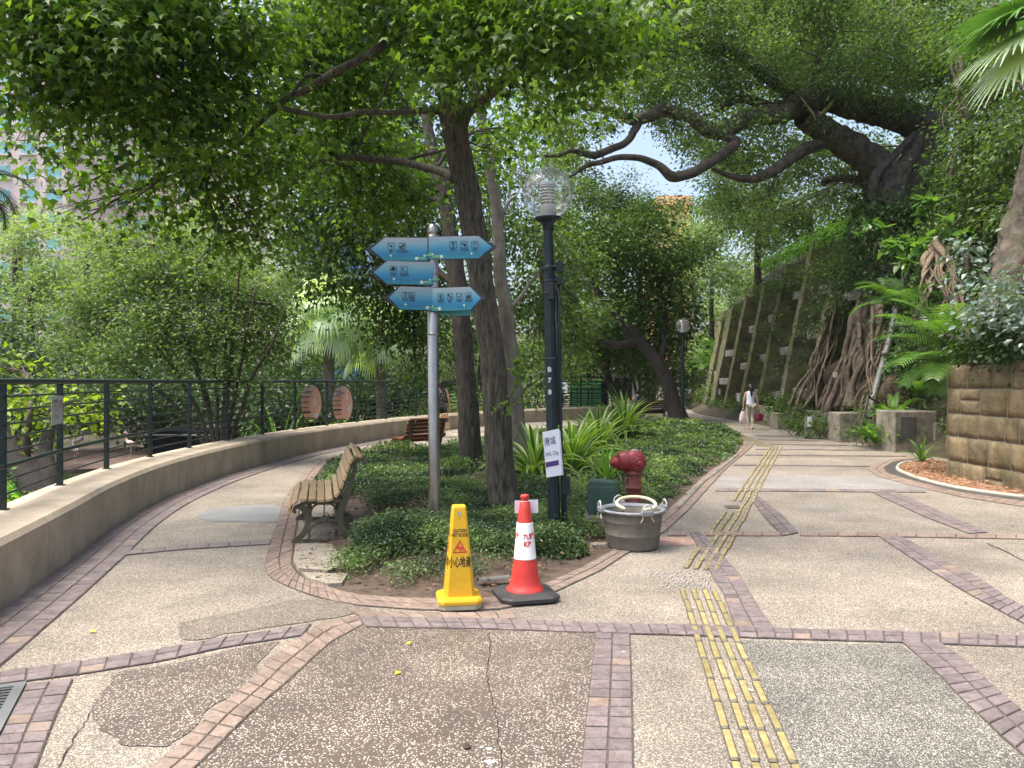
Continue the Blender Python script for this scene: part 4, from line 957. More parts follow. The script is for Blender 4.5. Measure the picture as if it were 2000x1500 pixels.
def lamp(label, base, lean=0, first=False):
    t = thing('globe_lamp', label, 'street lamp', base, 0, 'globe lamps along the path'); t.rotation_euler = (0, lean, 0)
    mb = MB(); mb.lathe([(.078, 0), (.078, .10), (.062, .13), (.060, 1.0), (.056, 2.57)], 8); 
    mb.lathe([(.068, 2.57), (.068, 2.60), (.066, 2.60), (.048, 2.62), (.046, 2.98), (.055, 3.0)], 16)
    link('pole', mb.mesh(), M_navy, t)
    mb = MB(); mb.lathe([(.055, 2.98), (.06, 3.04), (.075, 3.055), (.115, 3.075), (.140, 3.098), (.135, 3.10), (.001, 3.10)], 28); mb.lathe([(.001, 2.98), (.055, 2.98)], 28); link('base_cup', mb.mesh(), M_navy, t, smooth=True)
    zc = 3.345; Rg = .262; mb = MB()
    mb.lathe([(max(.001, Rg * math.sin(a)), zc - Rg * math.cos(a)) for a in np.linspace(.54, math.pi, 24)], 40); link('globe', mb.mesh(), M_globe, t, smooth=True)
    mb = MB(); mb.lathe([(.001, 3.101), (.084, 3.101), (.084, 3.225), (.001, 3.225)], 24); link('lamp_holder', mb.mesh(), mat('pale_holder', (.50, .49, .48), (.58, .57, .56), 8, .4), t)
    mb = MB()
    for k in range(6):
        z = 3.250 + k * .031; mb.lathe([(.076, z), (.078, z + .002), (.064, z + .017), (.062, z + .015), (.076, z)], 24)
    mb.lathe([(.064, 3.43), (.078, 3.425), (.078, 3.452), (.001, 3.452)], 24)
    for a in range(4): mb.tube([(.066 * math.cos(a * 1.57 + .5), .066 * math.sin(a * 1.57 + .5), 3.22), (.066 * math.cos(a * 1.57 + .5), .066 * math.sin(a * 1.57 + .5), 3.44)], .003, 5)
    mb.lathe([(.032, 3.225), (.034, 3.40), (.001, 3.41)], 16)
    link('louvre', mb.mesh(), M_louvre, t)
    for o in list(t.children):
        if o.name.startswith('pole'):
            for v in o.data.vertices:
                if v.co.z > 2.5: v.co.z += .15
        else: o.location.z += .15
    return t
l1 = lamp('green globe lamp post numbered B 78 in the planter, nearest of the three lamps', (.428, 7.74, 0), R(-1.15))
l2 = lamp('globe lamp post behind the dark curving tree, beside the bright path', (6.45, 29.0, 0), 0); l2.scale = (1.05, 1.05, 1.06)
l3 = lamp('globe lamp post among bushes before the ribbed wall, smallest of the three', (13.1, 46, 0), 0)
for s, y in (('B', 722), ('7', 743), ('8', 766)):
    place_text(s, .066, M_numgrey, T(-.020, -.066, CH - (y - HY) / F * 7.7) @ FACE, l1, .0035)
def pole_box(x, y0, z0, z1, w, d, par, name, m=M_navy):
    mb = MB(); mb.box((x, y0, (z0 + z1) / 2), (w, d, z1 - z0), bev=.004); link(name, mb.mesh(), m, par)
L1z = lambda y: CH - (y - HY) / F * 7.7
pole_box(.105, -.02, L1z(532), L1z(512), .075, .09, l1, 'junction_box'); pole_box(.105, -.02, L1z(556), L1z(540), .06, .07, l1, 'junction_box')
pole_box(.125, -.01, L1z(965), L1z(933), .085, .10, l1, 'junction_box')
mb = MB(); mb.tube([(.088, -.01, L1z(556)), (.088, -.01, L1z(660)), (.086, -.01, L1z(840)), (.092, -.01, L1z(960)), (.095, 0, 0)], .018, 8); mb.tube([(.055, -.06, L1z(565)), (.060, -.062, L1z(700)), (.062, -.064, L1z(830))], .006, 6)
link('conduit', mb.mesh(), M_navy, l1, smooth=True)
mb = MB(); mb.box((.11, .02, .36), (.05, .06, .72), bev=.004); link('side_post', mb.mesh(), M_navy, l1)
for z in (L1z(548), L1z(572), L1z(700)):
    mb = MB(); mb.lathe([(.082, z - .006), (.085, z), (.082, z + .006)], 10, (.008, 0, 0)); link('band', mb.mesh(), M_black, l1)
pole_box(.012, -.07, L1z(585), L1z(552), .05, .05, l1, 'clip_bracket', M_black)

# white direction sign tied to the lamp post
hk = thing('paper_sign', 'white folded board with purple bar and lettering tied to the lamp post', 'sign', P(1079, 885, 7.60), R(8)); hk.rotation_euler = (0, R(-4.5), R(10))
mb = MB(); mb.prism([(-.078, -.235), (.078, -.225), (.085, .235), (-.085, .215)], -.004, .004, axis='y'); link('board', fix_normals(mb.mesh()), M_signwhite, hk)
mb = MB(); mb.box((.092, .06, -.005), (.006, .12, .45)); link('side_flap', mb.mesh(), M_signwhite, hk)
place_text('港城', .088, M_navyp, T(-.018, -.006, .115) @ Matrix.Rotation(R(-5), 4, 'Y') @ FACE, hk, .0002, sx=.70)
place_text('H.K. City', .058, M_navyp, T(-.004, -.006, -.005) @ Matrix.Rotation(R(-5), 4, 'Y') @ FACE, hk, .0004, sx=.60)
mb = MB(); mb.prism([(-.078, -.135), (.055, -.122), (.056, -.072), (-.079, -.085)], -.0065, -.005, axis='y'); link('purple_bar', fix_normals(mb.mesh()), M_purple, hk)
mb = MB(); mb.box((.0955, .07, -.09), (.001, .07, .05)); link('purple_bar', mb.mesh(), M_purple, hk)

# ================================================================ YELLOW WET FLOOR CONE
yc = thing('caution_cone', 'yellow four sided wet floor caution cone standing on the brick edging', 'caution cone', (-.378, 5.46, .013), R(9))
H = .71
def pyr(prof, n=4, bev=.10, rot=math.pi / 4):
    """rounded-square lathe: (half width, z)"""
    mb = MB(); vs = []; ring_ = []
    for hw, z in prof:
        c = hw * bev + .004
        pts = [(hw, -hw + c), (hw, hw - c), (hw - c, hw), (-hw + c, hw), (-hw, hw - c), (-hw, -hw + c), (-hw + c, -hw), (hw - c, -hw)]
        vs += [(x, y, z) for x, y in pts]
    fs = [(i * 8 + j, i * 8 + (j + 1) % 8, (i + 1) * 8 + (j + 1) % 8, (i + 1) * 8 + j) for i in range(len(prof) - 1) for j in range(8)]
    fs += [tuple(range(8))[::-1], tuple((len(prof) - 1) * 8 + j for j in range(8))]
    mb.add(vs, fs); return mb
mb = pyr([(.110, .062), (.106, .075), (.050, .690), (.047, .702), (.041, .708)], bev=.16); link('body', mb.mesh(), M_yellow, yc)
mb = pyr([(.150, .036), (.156, .042), (.156, .060), (.148, .075), (.113, .082), (.106, .084)], bev=.22); link('base', mb.mesh(), M_yellow, yc)
mb = pyr([(.143, .0), (.147, .006), (.147, .034), (.143, .037)], bev=.22); link('weight', mb.mesh(), M_cream, yc)
sl_ = math.atan2(.106 - .050, .690 - .075)
def cone_face(side):   # matrix for a sloped side: x along face, y up the slope
    def f(u, z, out=.0015):
        hw = .106 - (z - .075) * (.056 / .615) + out
        v = Vector((u, -hw, z)); 
        return Matrix.Rotation(side * math.pi / 2, 3, 'Z') @ v
    return f
def wrap_face(f, u0, z0): return lambda co: f(u0 + co.x, z0 + co.y * math.cos(sl_))
for side in (0, -1, 1):
    f = cone_face(side)
    place_text('CAUTION', .034, M_black, None, yc, .0010, sx=.62, wrap=wrap_face(f, 0, .537)); place_text('WET FLOOR', .034, M_black, None, yc, .0010, sx=.60, wrap=wrap_face(f, 0, .507))
    place_text('小心地滑', .078, M_black, None, yc, .0016, sx=.50, wrap=wrap_face(f, 0, .318))
    tri = lambda s, zc: [(s * math.cos(a), zc + s * math.sin(a)) for a in (math.pi / 2, math.pi * 7 / 6, math.pi * 11 / 6)]
    mb = MB(); o_, i_ = tri(.060, .415), tri(.043, .415)
    mb.add([f(x, z) for x, z in o_ + i_], [(i, (i + 1) % 3, 3 + (i + 1) % 3, 3 + i) for i in range(3)]); link('warning_triangle', mb.mesh(), M_redprint, yc)
    mb = MB()
    for poly in ([(-.018, .425), (-.010, .432), (.012, .394), (.006, .392)], [(-.012, .430), (.016, .424), (.026, .414), (.020, .410), (.010, .417), (-.008, .420)], [(-.004, .414), (.012, .408), (.022, .396), (.030, .398), (.014, .418)], [(-.018, .425), (-.024, .410), (-.018, .409), (-.008, .420)]):
        mb.add([f(x, z) for x, z in poly], [tuple(range(len(poly)))])
    mb.add([f(-.012 + .006 * math.cos(a), .440 + .006 * math.sin(a)) for a in np.linspace(0, 6.28, 10, endpoint=False)], [tuple(range(10))])
    link('falling_figure', mb.mesh(), M_redprint, yc)
f = cone_face(0)
mb = MB(); mb.add([f(.013 * math.cos(a), .652 + .015 * math.sin(a)) for a in np.linspace(math.pi, 2 * math.pi, 9)] + [f(.013, .668), f(-.013, .668)], [tuple(range(11))]); link('hanger_slot', mb.mesh(), mat('slot_grey', (.30, .28, .22), (.4, .38, .3), 30, .7), yc)
mb = MB(); mb.add([f(.004 * math.cos(a), .622 + .004 * math.sin(a)) for a in np.linspace(0, 6.28, 8, endpoint=False)], [tuple(range(8))]); link('hole', mb.mesh(), M_crack, yc)

# ================================================================ RED AND WHITE TRAFFIC CONE
tc_ = thing('traffic_cone', 'red and white traffic cone with red lettering on a black base', 'traffic cone', (.098, 5.68, .012), R(0))
tc_.rotation_euler = (0, R(-.3), 0)
prof = [(.142, .052), (.140, .062), (.124, .075), (.112, .11), (.096, .19), (.086, .27), (.082, .285), (.083, .286), (.061, .535), (.060, .545), (.058, .546), (.044, .64), (.036, .695), (.032, .70), (.026, .708), (.026, .716), (.031, .722), (.032, .742), (.029, .750), (.012, .752), (.012, .742), (.001, .742)]
def rad_at(z): return float(np.interp(z, [p[1] for p in prof[:18]], [p[0] for p in prof[:18]]))
mb = MB(); mb.lathe([p for p in prof if p[1] <= .2851], 40); mb.lathe([(.057, .546)] + prof[11:], 40); link('body', mb.mesh(), M_red, tc_, smooth=True)
mb = MB(); mb.lathe([(.0825, .283), (.0845, .284), (.0830, .287), (.0610, .545), (.0600, .548), (.057, .548)], 40); link('reflective_sleeve', mb.mesh(), M_reflect, tc_, smooth=True)
mb = MB(); o8 = [(.215, -.15), (.215, .15), (.15, .215), (-.15, .215), (-.215, .15), (-.215, -.15), (-.15, -.215), (.15, -.215)]
for s, z in ((1, 0), (1.03, .006), (1.03, .030), (.94, .042), (.72, .054)): pass
vs = [(x * s, y * s, z) for s, z in ((.98, 0), (1.02, .006), (1.02, .030), (.94, .042), (.70, .054)) for x, y in o8]
mb.add(vs, [(i * 8 + j, i * 8 + (j + 1) % 8, (i + 1) * 8 + (j + 1) % 8, (i + 1) * 8 + j) for i in range(4) for j in range(8)] + [tuple(range(8))[::-1], tuple(32 + j for j in range(8))])
o = link('base', mb.mesh(), M_rubber, tc_); o.rotation_euler = (0, 0, R(14))
def cwrap(a0, z0):
    def w(co):
        z = z0 + co.y; r = rad_at(z) + .003; a = a0 + co.x / r
        return Vector((r * math.sin(a), -r * math.cos(a), z))
    return w
for a0 in (1.07, -2.07):
    place_text('九龍公園', .047, M_redprint, None, tc_, .0012, wrap=cwrap(a0, .452)); place_text('KP', .050, M_redprint, None, tc_, .0018, wrap=cwrap(a0 - .84, .398))
mb = MB(); mb.prism([(-.075, -.05), (.10, -.048), (.10, .052), (-.075, .046)], .044, .046, axis='y', M=Matrix.Translation((0, 0, .655))); link('paper_notice', fix_normals(mb.mesh()), mat('lilac_paper', (.62, .58, .70), (.70, .66, .76), 5, .7), tc_)
mb = MB(); mb.tube(catmull([Vector((-.03, -.02, .70)), Vector((0, -.034, .705)), Vector((.05, 0, .704)), Vector((.03, .05, .70))], 5), .0018, 5); link('wire', mb.mesh(), M_white, tc_)

# ================================================================ TUB, HOSE, HYDRANT, CABINET
tb = thing('tub', 'grey rubber tub with rope handles beside the red hydrant, on the path edge', 'tub', (1.165, 7.42, .002), R(-20))
mb = MB(); mb.lathe([(.001, .0), (.235, .0), (.248, .010), (.254, .03), (.262, .135), (.264, .138), (.262, .141), (.276, .26), (.2785, .263), (.277, .266), (.288, .345), (.290, .352), (.270, .352), (.262, .25), (.235, .02), (.001, .018)], 44); link('shell', mb.mesh(), M_bucket, tb, smooth=True)
mb = MB(); mb.lathe([(.284, .345), (.310, .352), (.316, .366), (.306, .378), (.288, .376), (.272, .362), (.268, .350)], 44); link('rim', mb.mesh(), M_rim, tb, smooth=True)
for k, a in enumerate((-.95, .55, 2.2, 3.65)):
    d = Vector((math.cos(a), math.sin(a), 0)); s = Vector((-d.y, d.x, 0)); mb = MB()
    rot = Matrix.Rotation(a, 3, 'Z'); mb.box(d * .318 + Vector((0, 0, .372)), (.045, .12, .05), rot=rot, bev=.008); link('handle_lug', mb.mesh(), M_rim, tb)
    pts = [d * .318 - s * .048 + Vector((0, 0, .38)), d * .33 - s * .045 + Vector((0, 0, .42)), d * .325 + Vector((0, 0, .452)), d * .33 + s * .045 + Vector((0, 0, .42)), d * .318 + s * .048 + Vector((0, 0, .38))]
    mb = MB(); mb.tube(catmull(pts, 6), .008, 8); link('rope_handle', mb.mesh(), mat('rope', (.42, .42, .38), (.55, .54, .48), 40, .9), tb, smooth=True)
    for sg in (-1, 1):
        b0 = d * .322 + s * .046 * sg + Vector((0, 0, .345)); mb = MB(); mb.tube(catmull([b0, b0 + Vector((0, 0, -.02)) + d * .008, b0 + s * .022 * sg + Vector((0, 0, -.045 - .03 * rnd.random())) + d * .01], 4), .004, 5); link('rope_end', mb.mesh(), mat('frayed_rope', (.45, .42, .26), (.6, .56, .38), 30, .9), tb)
hs = thing('hose', 'cream rubber hose looped over the rim of the grey tub', 'hose', (1.165, 7.42, .36))
pts = [Vector((-.02, .06, -.30)), Vector((-.05, .04, -.12)), Vector((-.10, -.02, -.01))] + [Vector((.03 + .185 * math.cos(a), -.03 + .15 * math.sin(a), .062 + .045 * math.sin(a))) for a in np.linspace(math.pi * 1.25, math.pi * -.42, 10)] + [Vector((.13, -.14, -.10))]
mb = MB(); mb.tube(catmull(pts, 8), .0165, 12); link('tube', mb.mesh(), M_hose, hs, smooth=True)

hy = thing('fire_hydrant', 'weathered red fire hydrant with side outlet and chained cap in the planter', 'fire hydrant', (1.475, 9.3, .02), R(8))
mb = MB(); mb.lathe([(.14, -.05), (.14, .02), (.115, .03), (.092, .05), (.090, .27), (.098, .275), (.102, .285), (.108, .29), (.108, .305), (.098, .312), (.090, .32), (.088, .44), (.094, .45), (.106, .455), (.108, .475), (.100, .485), (.096, .50)], 32); link('barrel', mb.mesh(), M_hyd2, hy, smooth=True)
mb = MB(); mb.lathe([(.096, .50), (.118, .53), (.134, .57), (.139, .61), (.134, .66), (.118, .70), (.09, .73), (.05, .75), (.001, .757)], 36); link('head', mb.mesh(), M_hyd, hy, smooth=True)
ry = Matrix.Rotation(R(-90), 3, 'Y'); rx = Matrix.Rotation(R(90), 3, 'X')
mb = MB(); mb.lathe([(.118, .04), (.122, .10), (.120, .165), (.113, .170), (.113, .185), (.100, .195), (.07, .2)], 32, (0, 0, .615), rot=ry); link('outlet', mb.mesh(), M_hyd, hy, smooth=True)
mb = MB(); mb.lathe([(.07, .195), (.072, .20), (.074, .25), (.066, .262), (.035, .264), (.035, .29), (.001, .29)], 24, (0, 0, .60), rot=ry); link('outlet_cap', mb.mesh(), M_hyd, hy, smooth=True)
for a in (.3, 2.0, 4.1): 
    mb = MB(); mb.box((-.235, .072 * math.cos(a), .60 + .072 * math.sin(a)), (.03, .018, .018)); link('lug', mb.mesh(), M_hyd, hy)
mb = MB(); mb.lathe([(.092, .09), (.094, .125), (.084, .135), (.078, .128), (.070, .128), (.066, .150), (.056, .156), (.050, .150), (.034, .152), (.034, .182), (.028, .188), (.001, .188)], 30, (.025, 0, .60), rot=rx); link('side_cap', mb.mesh(), M_hyd, hy, smooth=True)
mb = MB(); mb.tube(catmull([Vector((-.05, -.03, .735)), Vector((0, -.05, .755)), Vector((.05, -.03, .738))], 5), .010, 6); link('painted_stripe', mb.mesh(), mat('chipped_white', (.55, .52, .5), (.68, .64, .6), 30, .7), hy)
ch = catmull([Vector((-.27, -.02, .575)), Vector((-.275, -.03, .48)), Vector((-.25, -.04, .38)), Vector((-.18, -.05, .335)), Vector((-.09, -.05, .36))], 9); mb = MB()
for i in range(0, len(ch) - 1, 2): 
    mb.tube([ch[i], ch[min(i + 1, len(ch) - 1)]], .0075 if i % 4 else .005, 5)
link('chain', mb.mesh(), mat('rusty_chain', (.06, .04, .03), (.14, .09, .06), 40, .8), hy)
mb = MB(); mb.box((-.105, -.02, .385), (.03, .05, .05), bev=.006); link('chain_lug', mb.mesh(), M_hyd2, hy)

ub = thing('utility_cabinet', 'small dark green metal cabinet on a concrete plinth behind the grey tub', 'utility cabinet', (.955, 8.12, 0), R(-7))
mb = MB(); mb.prism([(-.155, .20), (.155, .185), (.158, .505), (.130, .545), (-.125, .560), (-.150, .525)], -.13, .13, axis='y'); link('body', fix_normals(mb.mesh()), M_box, ub)
mb = MB(); mb.box((0, -.133, .36), (.275, .008, .29), bev=.003); link('front_panel', mb.mesh(), M_box, ub)
mb = MB(); mb.box((0, 0, .195), (.33, .28, .018), bev=.003); link('base_rim', mb.mesh(), M_rim, ub)
mb = MB(); mb.prism([(-.20, -.03), (.20, -.03), (.18, .186), (-.175, .186)], -.19, .17, axis='y'); link('plinth', fix_normals(mb.mesh()), M_conc, ub)
# broken gutter piece, flat slab, droppings, twigs
gp = thing('gutter_offcut', 'short grey metal gutter offcut lying on the soil behind the traffic cone', 'offcut', (-.17, 5.98, .045), R(22))
mb = MB(); vs = [(x, .035 * math.cos(a), .035 * math.sin(a)) for x in (-.10, .16) for a in np.linspace(.2, 2.9, 8)]
vs += [(x, .031 * math.cos(a), .031 * math.sin(a)) for x in (-.10, .16) for a in np.linspace(.2, 2.9, 8)]
mb.add(vs, [(i, i + 1, 8 + i + 1, 8 + i) for i in range(7)] + [(16 + i, 16 + i + 1, 24 + i + 1, 24 + i) for i in range(7)] + [(i, i + 1, 17 + i, 16 + i) for i in list(range(7)) + list(range(8, 15))]); o = link('sheet', mb.mesh(), M_pipe, gp)
fs_ = thing('flat_stone', 'flat broken paving piece lying on soil beside the grey tub', 'stone', G(1172, 1068, .01), .3)
mb = MB(); mb.prism([(-.10, -.05), (.08, -.06), (.11, .03), (.0, .06), (-.09, .04)], 0, .035); link('slab', fix_normals(mb.mesh()), M_pad, fs_)
for px_, py_, r_ in ((955, 1465, .012), (958, 1490, .020), (940, 1462, .006), (1218, 1277, .009), (1355, 1190, .012), (1465, 1352, .010)):
    c_ = G(px_, py_); flat('dropping_stain', blob_outline(c_, r_, r_ * .9, 16, .5, 0, px_ * .1), .0135 if px_ > 1200 else .006, M_white, pavement)
def ground_leaf(px, py, s, m, lab, rz):
    c = G(px, py, .01); t = np.array([.5])
    me = leaves('leaf', np.zeros((1, 3)), np.array([[math.cos(rz), math.sin(rz), .12]]), np.array([[0, 0, 1.]]), np.array([s]), np.array([rnd.random()]), 'maple', m)
    o = link('fallen_leaf', me); o.location = (c.x, c.y, .014); tag(o, lab, 'leaf', 'fallen leaves on the paving')
M_yl = leaf_mat('yellow_leaf', (.52, .50, .05), (.62, .56, .08), .2); M_bl = leaf_mat('brown_leaf', (.05, .035, .025), (.09, .06, .04), .1)
ground_leaf(793, 1257, .05, M_yl, 'yellow fallen leaf on the dark panel, nearer the yellow cone', .4)
ground_leaf(781, 1316, .05, M_yl, 'yellow fallen leaf in the middle of the dark panel', 2.4)
ground_leaf(176, 1235, .06, M_yl, 'yellow fallen leaf on the path beside the low wall', 1.2)
ground_leaf(915, 1462, .05, M_bl, 'dark curled fallen leaf near the bottom of the dark panel', 2.0)
ground_leaf(1590, 1167, .03, M_bl, 'dark fallen leaf on pale paving beyond the tactile bars', .3)
ground_leaf(1883, 1178, .035, M_bl, 'dark fallen leaf by the diagonal brick band on the far side', .1)
ground_leaf(1974, 1027, .05, M_bl, 'dark fallen leaf near the hatch lines in the paving', .1)
ground_leaf(289, 1037, .06, M_bl, 'dark fallen leaf on the path beside the curved wall', .5)

# ================================================================ PEOPLE
def bake(o):
    """replace an object's mesh by its modifiers' result"""
    bpy.context.view_layer.update(); dg = bpy.context.evaluated_depsgraph_get()
    me = bpy.data.meshes.new_from_object(o.evaluated_get(dg)); o.modifiers.clear(); old = o.data; o.data = me; bpy.data.meshes.remove(old)
    me.polygons.foreach_set('use_smooth', [True] * len(me.polygons))
    return o
def skin_body(name, joints, edges, radii, m, parent, sub=2, root=0):
    me = bpy.data.meshes.new(name); me.from_pydata([tuple(j) for j in joints], edges, [])
    o = link(name, me, m, parent); md = o.modifiers.new('skin', 'SKIN'); md.use_smooth_shade = True
    for i, r in enumerate(radii):
        sv = me.skin_vertices[0].data[i]; sv.radius = r if isinstance(r, tuple) else (r, r); sv.use_root = (i == root)
    sd = o.modifiers.new('sub', 'SUBSURF'); sd.levels = sub; sd.render_levels = sub
    return bake(o)
M_skin = mat('skin', srgb(196, 150, 122), srgb(206, 160, 132), 8, .55); M_hair = mat('dark_hair', (.018, .012, .012), (.035, .022, .02), 40, .45, stretch=(1, 1, .1))
M_top = mat('white_top', (.60, .64, .74), (.70, .74, .82), 9, .85, bump=.3, bscale=14); M_trs = mat('beige_trousers', (.33, .29, .22), (.43, .38, .30), 9, .9, bump=.3, bscale=14)
def person(label, loc, rz, s=1.0, hair='tail', body=M_skin, top=M_top, low=M_trs, shoes=None, sit=False, arms='down', bags=True):
    t = thing('person', label, 'person', loc, rz); t.scale = (s, s, s)
    J = dict(pel=(0, 0, .92), wai=(0, .01, 1.06), che=(0, .0, 1.25), nk=(0, .0, 1.40), nk2=(0, .01, 1.47), hd=(0, .02, 1.54), ht=(0, .01, 1.63),
             ls=(-.165, 0, 1.365), le=(-.225, .02, 1.10), lw=(-.245, .07, .88), lh=(-.245, .09, .80), rs=(.165, 0, 1.365), re=(.235, -.04, 1.10), rw=(.265, -.02, .87), rh=(.268, .0, .79),
             lhp=(-.085, 0, .88), lk=(-.085, .06, .49), la=(-.075, .02, .09), lt=(-.075, .14, .04), rhp=(.085, 0, .88), rk=(.075, .02, .49), ra=(.06, -.12, .14), rt=(.06, -.04, .03))
    names = list(J); ix = {k: i for i, k in enumerate(names)}
    E = [('pel', 'wai'), ('wai', 'che'), ('che', 'nk'), ('nk', 'nk2'), ('nk2', 'hd'), ('hd', 'ht'), ('che', 'ls'), ('ls', 'le'), ('le', 'lw'), ('lw', 'lh'), ('che', 'rs'), ('rs', 're'), ('re', 'rw'), ('rw', 'rh'),
         ('pel', 'lhp'), ('lhp', 'lk'), ('lk', 'la'), ('la', 'lt'), ('pel', 'rhp'), ('rhp', 'rk'), ('rk', 'ra'), ('ra', 'rt')]
    rd = dict(pel=(.13, .10), wai=(.11, .085), che=(.14, .095), nk=(.05, .05), nk2=(.048, .048), hd=(.078, .09), ht=(.05, .06), ls=.052, le=.038, lw=.026, lh=.022, rs=.052, re=.038, rw=.026, rh=.022,
              lhp=.085, lk=.055, la=.036, lt=.03, rhp=.085, rk=.055, ra=.036, rt=.03)
    skin_body('body', [J[k] for k in names], [(ix[a], ix[b]) for a, b in E], [rd[k] for k in names], body, t)
    # clothes: trousers as skinned legs, top as a lofted shell, hair, shoes
    leg = ['pel', 'lhp', 'lk', 'la', 'rhp', 'rk', 'ra']; lx = {k: i for i, k in enumerate(leg)}
    Jl = {k: J[k] for k in leg}; Jl['la'] = (-.076, .022, .17); Jl['ra'] = (.062, -.09, .21); Jl['pel'] = (0, 0, .95)
    skin_body('trousers', [Jl[k] for k in leg], [(lx[a], lx[b]) for a, b in (('pel', 'lhp'), ('lhp', 'lk'), ('lk', 'la'), ('pel', 'rhp'), ('rhp', 'rk'), ('rk', 'ra'))],
              [(.155, .125), .108, .078, .062, .108, .078, .062], low, t)
    mb = MB(); secs = [(.88, .165, .125), (.95, .160, .122), (1.06, .142, .108), (1.2, .155, .112), (1.30, .160, .110), (1.37, .140, .085), (1.41, .085, .065)]; n_ = 24; vs = []
    for z, a, b in secs:
        for j in range(n_): w = 1 + .03 * math.sin(j * 2.1 + z * 20); vs.append((a * w * math.cos(2 * math.pi * j / n_), b * w * math.sin(2 * math.pi * j / n_), z))
    mb.add(vs, [(i * n_ + j, i * n_ + (j + 1) % n_, (i + 1) * n_ + (j + 1) % n_, (i + 1) * n_ + j) for i in range(len(secs) - 1) for j in range(n_)]); link('top', mb.mesh(), top, t, smooth=True)
    mb = MB(); mb.lathe([(.001, 1.725), (.05, 1.715), (.085, 1.68), (.100, 1.62), (.098, 1.56), (.080, 1.50), (.055, 1.47)], 20, (0, -.012, -.04)); link('hair', mb.mesh(), M_hair, t, smooth=True)
    if hair == 'tail':
        mb = MB(); mb.tube(catmull([Vector((0, -.09, 1.60)), Vector((0, -.135, 1.55)), Vector((0, -.13, 1.42)), Vector((.01, -.125, 1.30)), Vector((.015, -.12, 1.20))], 6), interp([.03, .048, .05, .042, .012], 25), 12); link('ponytail', mb.mesh(), M_hair, t, smooth=True)
    # hands: palm plus five curled fingers
    for sx, hx in ((-1, J['lh']), (1, J['rh'])):
        hv = Vector(hx); jn = [hv + Vector((0, 0, .02)), hv + Vector((0, .005, -.03))]; ed = [(0, 1)]; rr = [.022, (.026, .016)]
        for k in range(4):
            a = hv + Vector((sx * -.004, -.026 + k * .018, -.045)); b_ = a + Vector((sx * -.012, 0, -.03 + .004 * abs(k - 1))); c_ = b_ + Vector((sx * -.022, 0, -.012)); i0 = len(jn); jn += [a, b_, c_]; ed += [(1, i0), (i0, i0 + 1), (i0 + 1, i0 + 2)]; rr += [.010, .009, .007]
        i0 = len(jn); jn += [hv + Vector((sx * -.012, .03, -.015)), hv + Vector((sx * -.03, .034, -.045))]; ed += [(0, i0), (i0, i0 + 1)]; rr += [.011, .008]
        skin_body('hand', jn, ed, rr, body, t, sub=1)
    for hx, (dx, dy, dz), pit in (('l', J['lt'], 0), ('r', J['rt'], -35)):
        mb = MB(); mb.lathe([(.001, -.03), (.032, -.03), (.042, -.02), (.043, .0), (.032, .03), (.001, .045)], 14)
        me = mb.mesh(); 
        for v in me.vertices: v.co.y *= 2.6
        o = link('shoe', me, shoes or mat('cream_shoe', (.55, .50, .42), None, 4, .6), t, smooth=True); o.location = (dx, dy - .05, dz + .01 if pit == 0 else dz + .035); o.rotation_euler = (R(pit), 0, 0)
    return t
woman = person('woman in a white sleeveless top and beige trousers walking away along the path', (7.95, 25.6, 0), R(-6), .905)
def bag_soft(name, label, loc, w, h, d, m, rz=0, strap=.16):
    t = thing(name, label, 'bag', loc, rz); mb = MB(); vs = []; n = 18; secs = [(0, .55), (.05, .92), (.35, 1.05), (.7, .85), (.92, .62), (1, .42)]
    for z, k in secs:
        for j in range(n):
            a = 2 * math.pi * j / n; q = 1 + .07 * math.sin(3 * a + z * 9); vs.append((w / 2 * k * math.cos(a) * q, d / 2 * k * math.sin(a) * q, h * (z - 1)))
    mb.add(vs, [(i * n + j, i * n + (j + 1) % n, (i + 1) * n + (j + 1) % n, (i + 1) * n + j) for i in range(len(secs) - 1) for j in range(n)] + [tuple(range(n))[::-1], tuple(5 * n + j for j in range(n))])
    link('sack', mb.mesh(), m, t, smooth=True)
    mb = MB(); mb.tube(catmull([Vector((-w * .2, 0, -.01)), Vector((-w * .1, 0, strap * .8)), Vector((0, 0, strap)), Vector((w * .1, 0, strap * .8)), Vector((w * .2, 0, -.01))], 5), .008, 6); link('handle', mb.mesh(), m, t, smooth=True)
wl_ = woman.matrix_basis
def hand_w(x, y, z): 
    v = Vector((x, y, z)) * .905; v.rotate(Euler((0, 0, R(-6)))); return v + Vector((7.95, 25.6, 0))
bag_soft('carrier_bag', 'pale pink cloth bag hanging from the walking woman\'s hand', hand_w(-.255, .09, .66), .24, .40, .14, mat('pink_cloth', (.55, .42, .44), (.70, .58, .58), 12, .8), 0, .09)
bag_soft('handbag', 'dark crimson handbag hanging from the walking woman\'s hand', hand_w(.29, .0, .60), .28, .27, .16, mat('crimson_leather', (.16, .008, .03), (.24, .015, .05), 12, .45), 0, .15)
m, n, l, bb = new_mat('dark_floral_shirt'); tcn = n.new('ShaderNodeTexCoord'); vo = n.new('ShaderNodeTexVoronoi'); vo.inputs['Scale'].default_value = 26; l.new(tcn.outputs['Object'], vo.inputs['Vector'])
rr_ = n.new('ShaderNodeValToRGB'); rr_.color_ramp.interpolation = 'CONSTANT'; rr_.color_ramp.elements[0].color = (.5, .5, .48, 1); rr_.color_ramp.elements[1].position = .30; rr_.color_ramp.elements[1].color = (.015, .015, .02, 1); l.new(vo.outputs['Distance'], rr_.inputs[0]); l.new(rr_.outputs[0], bb.inputs['Base Color']); bb.inputs['Roughness'].default_value = .9
M_dark = mat('dark_trousers', (.02, .02, .025), (.035, .035, .04), 9, .9)
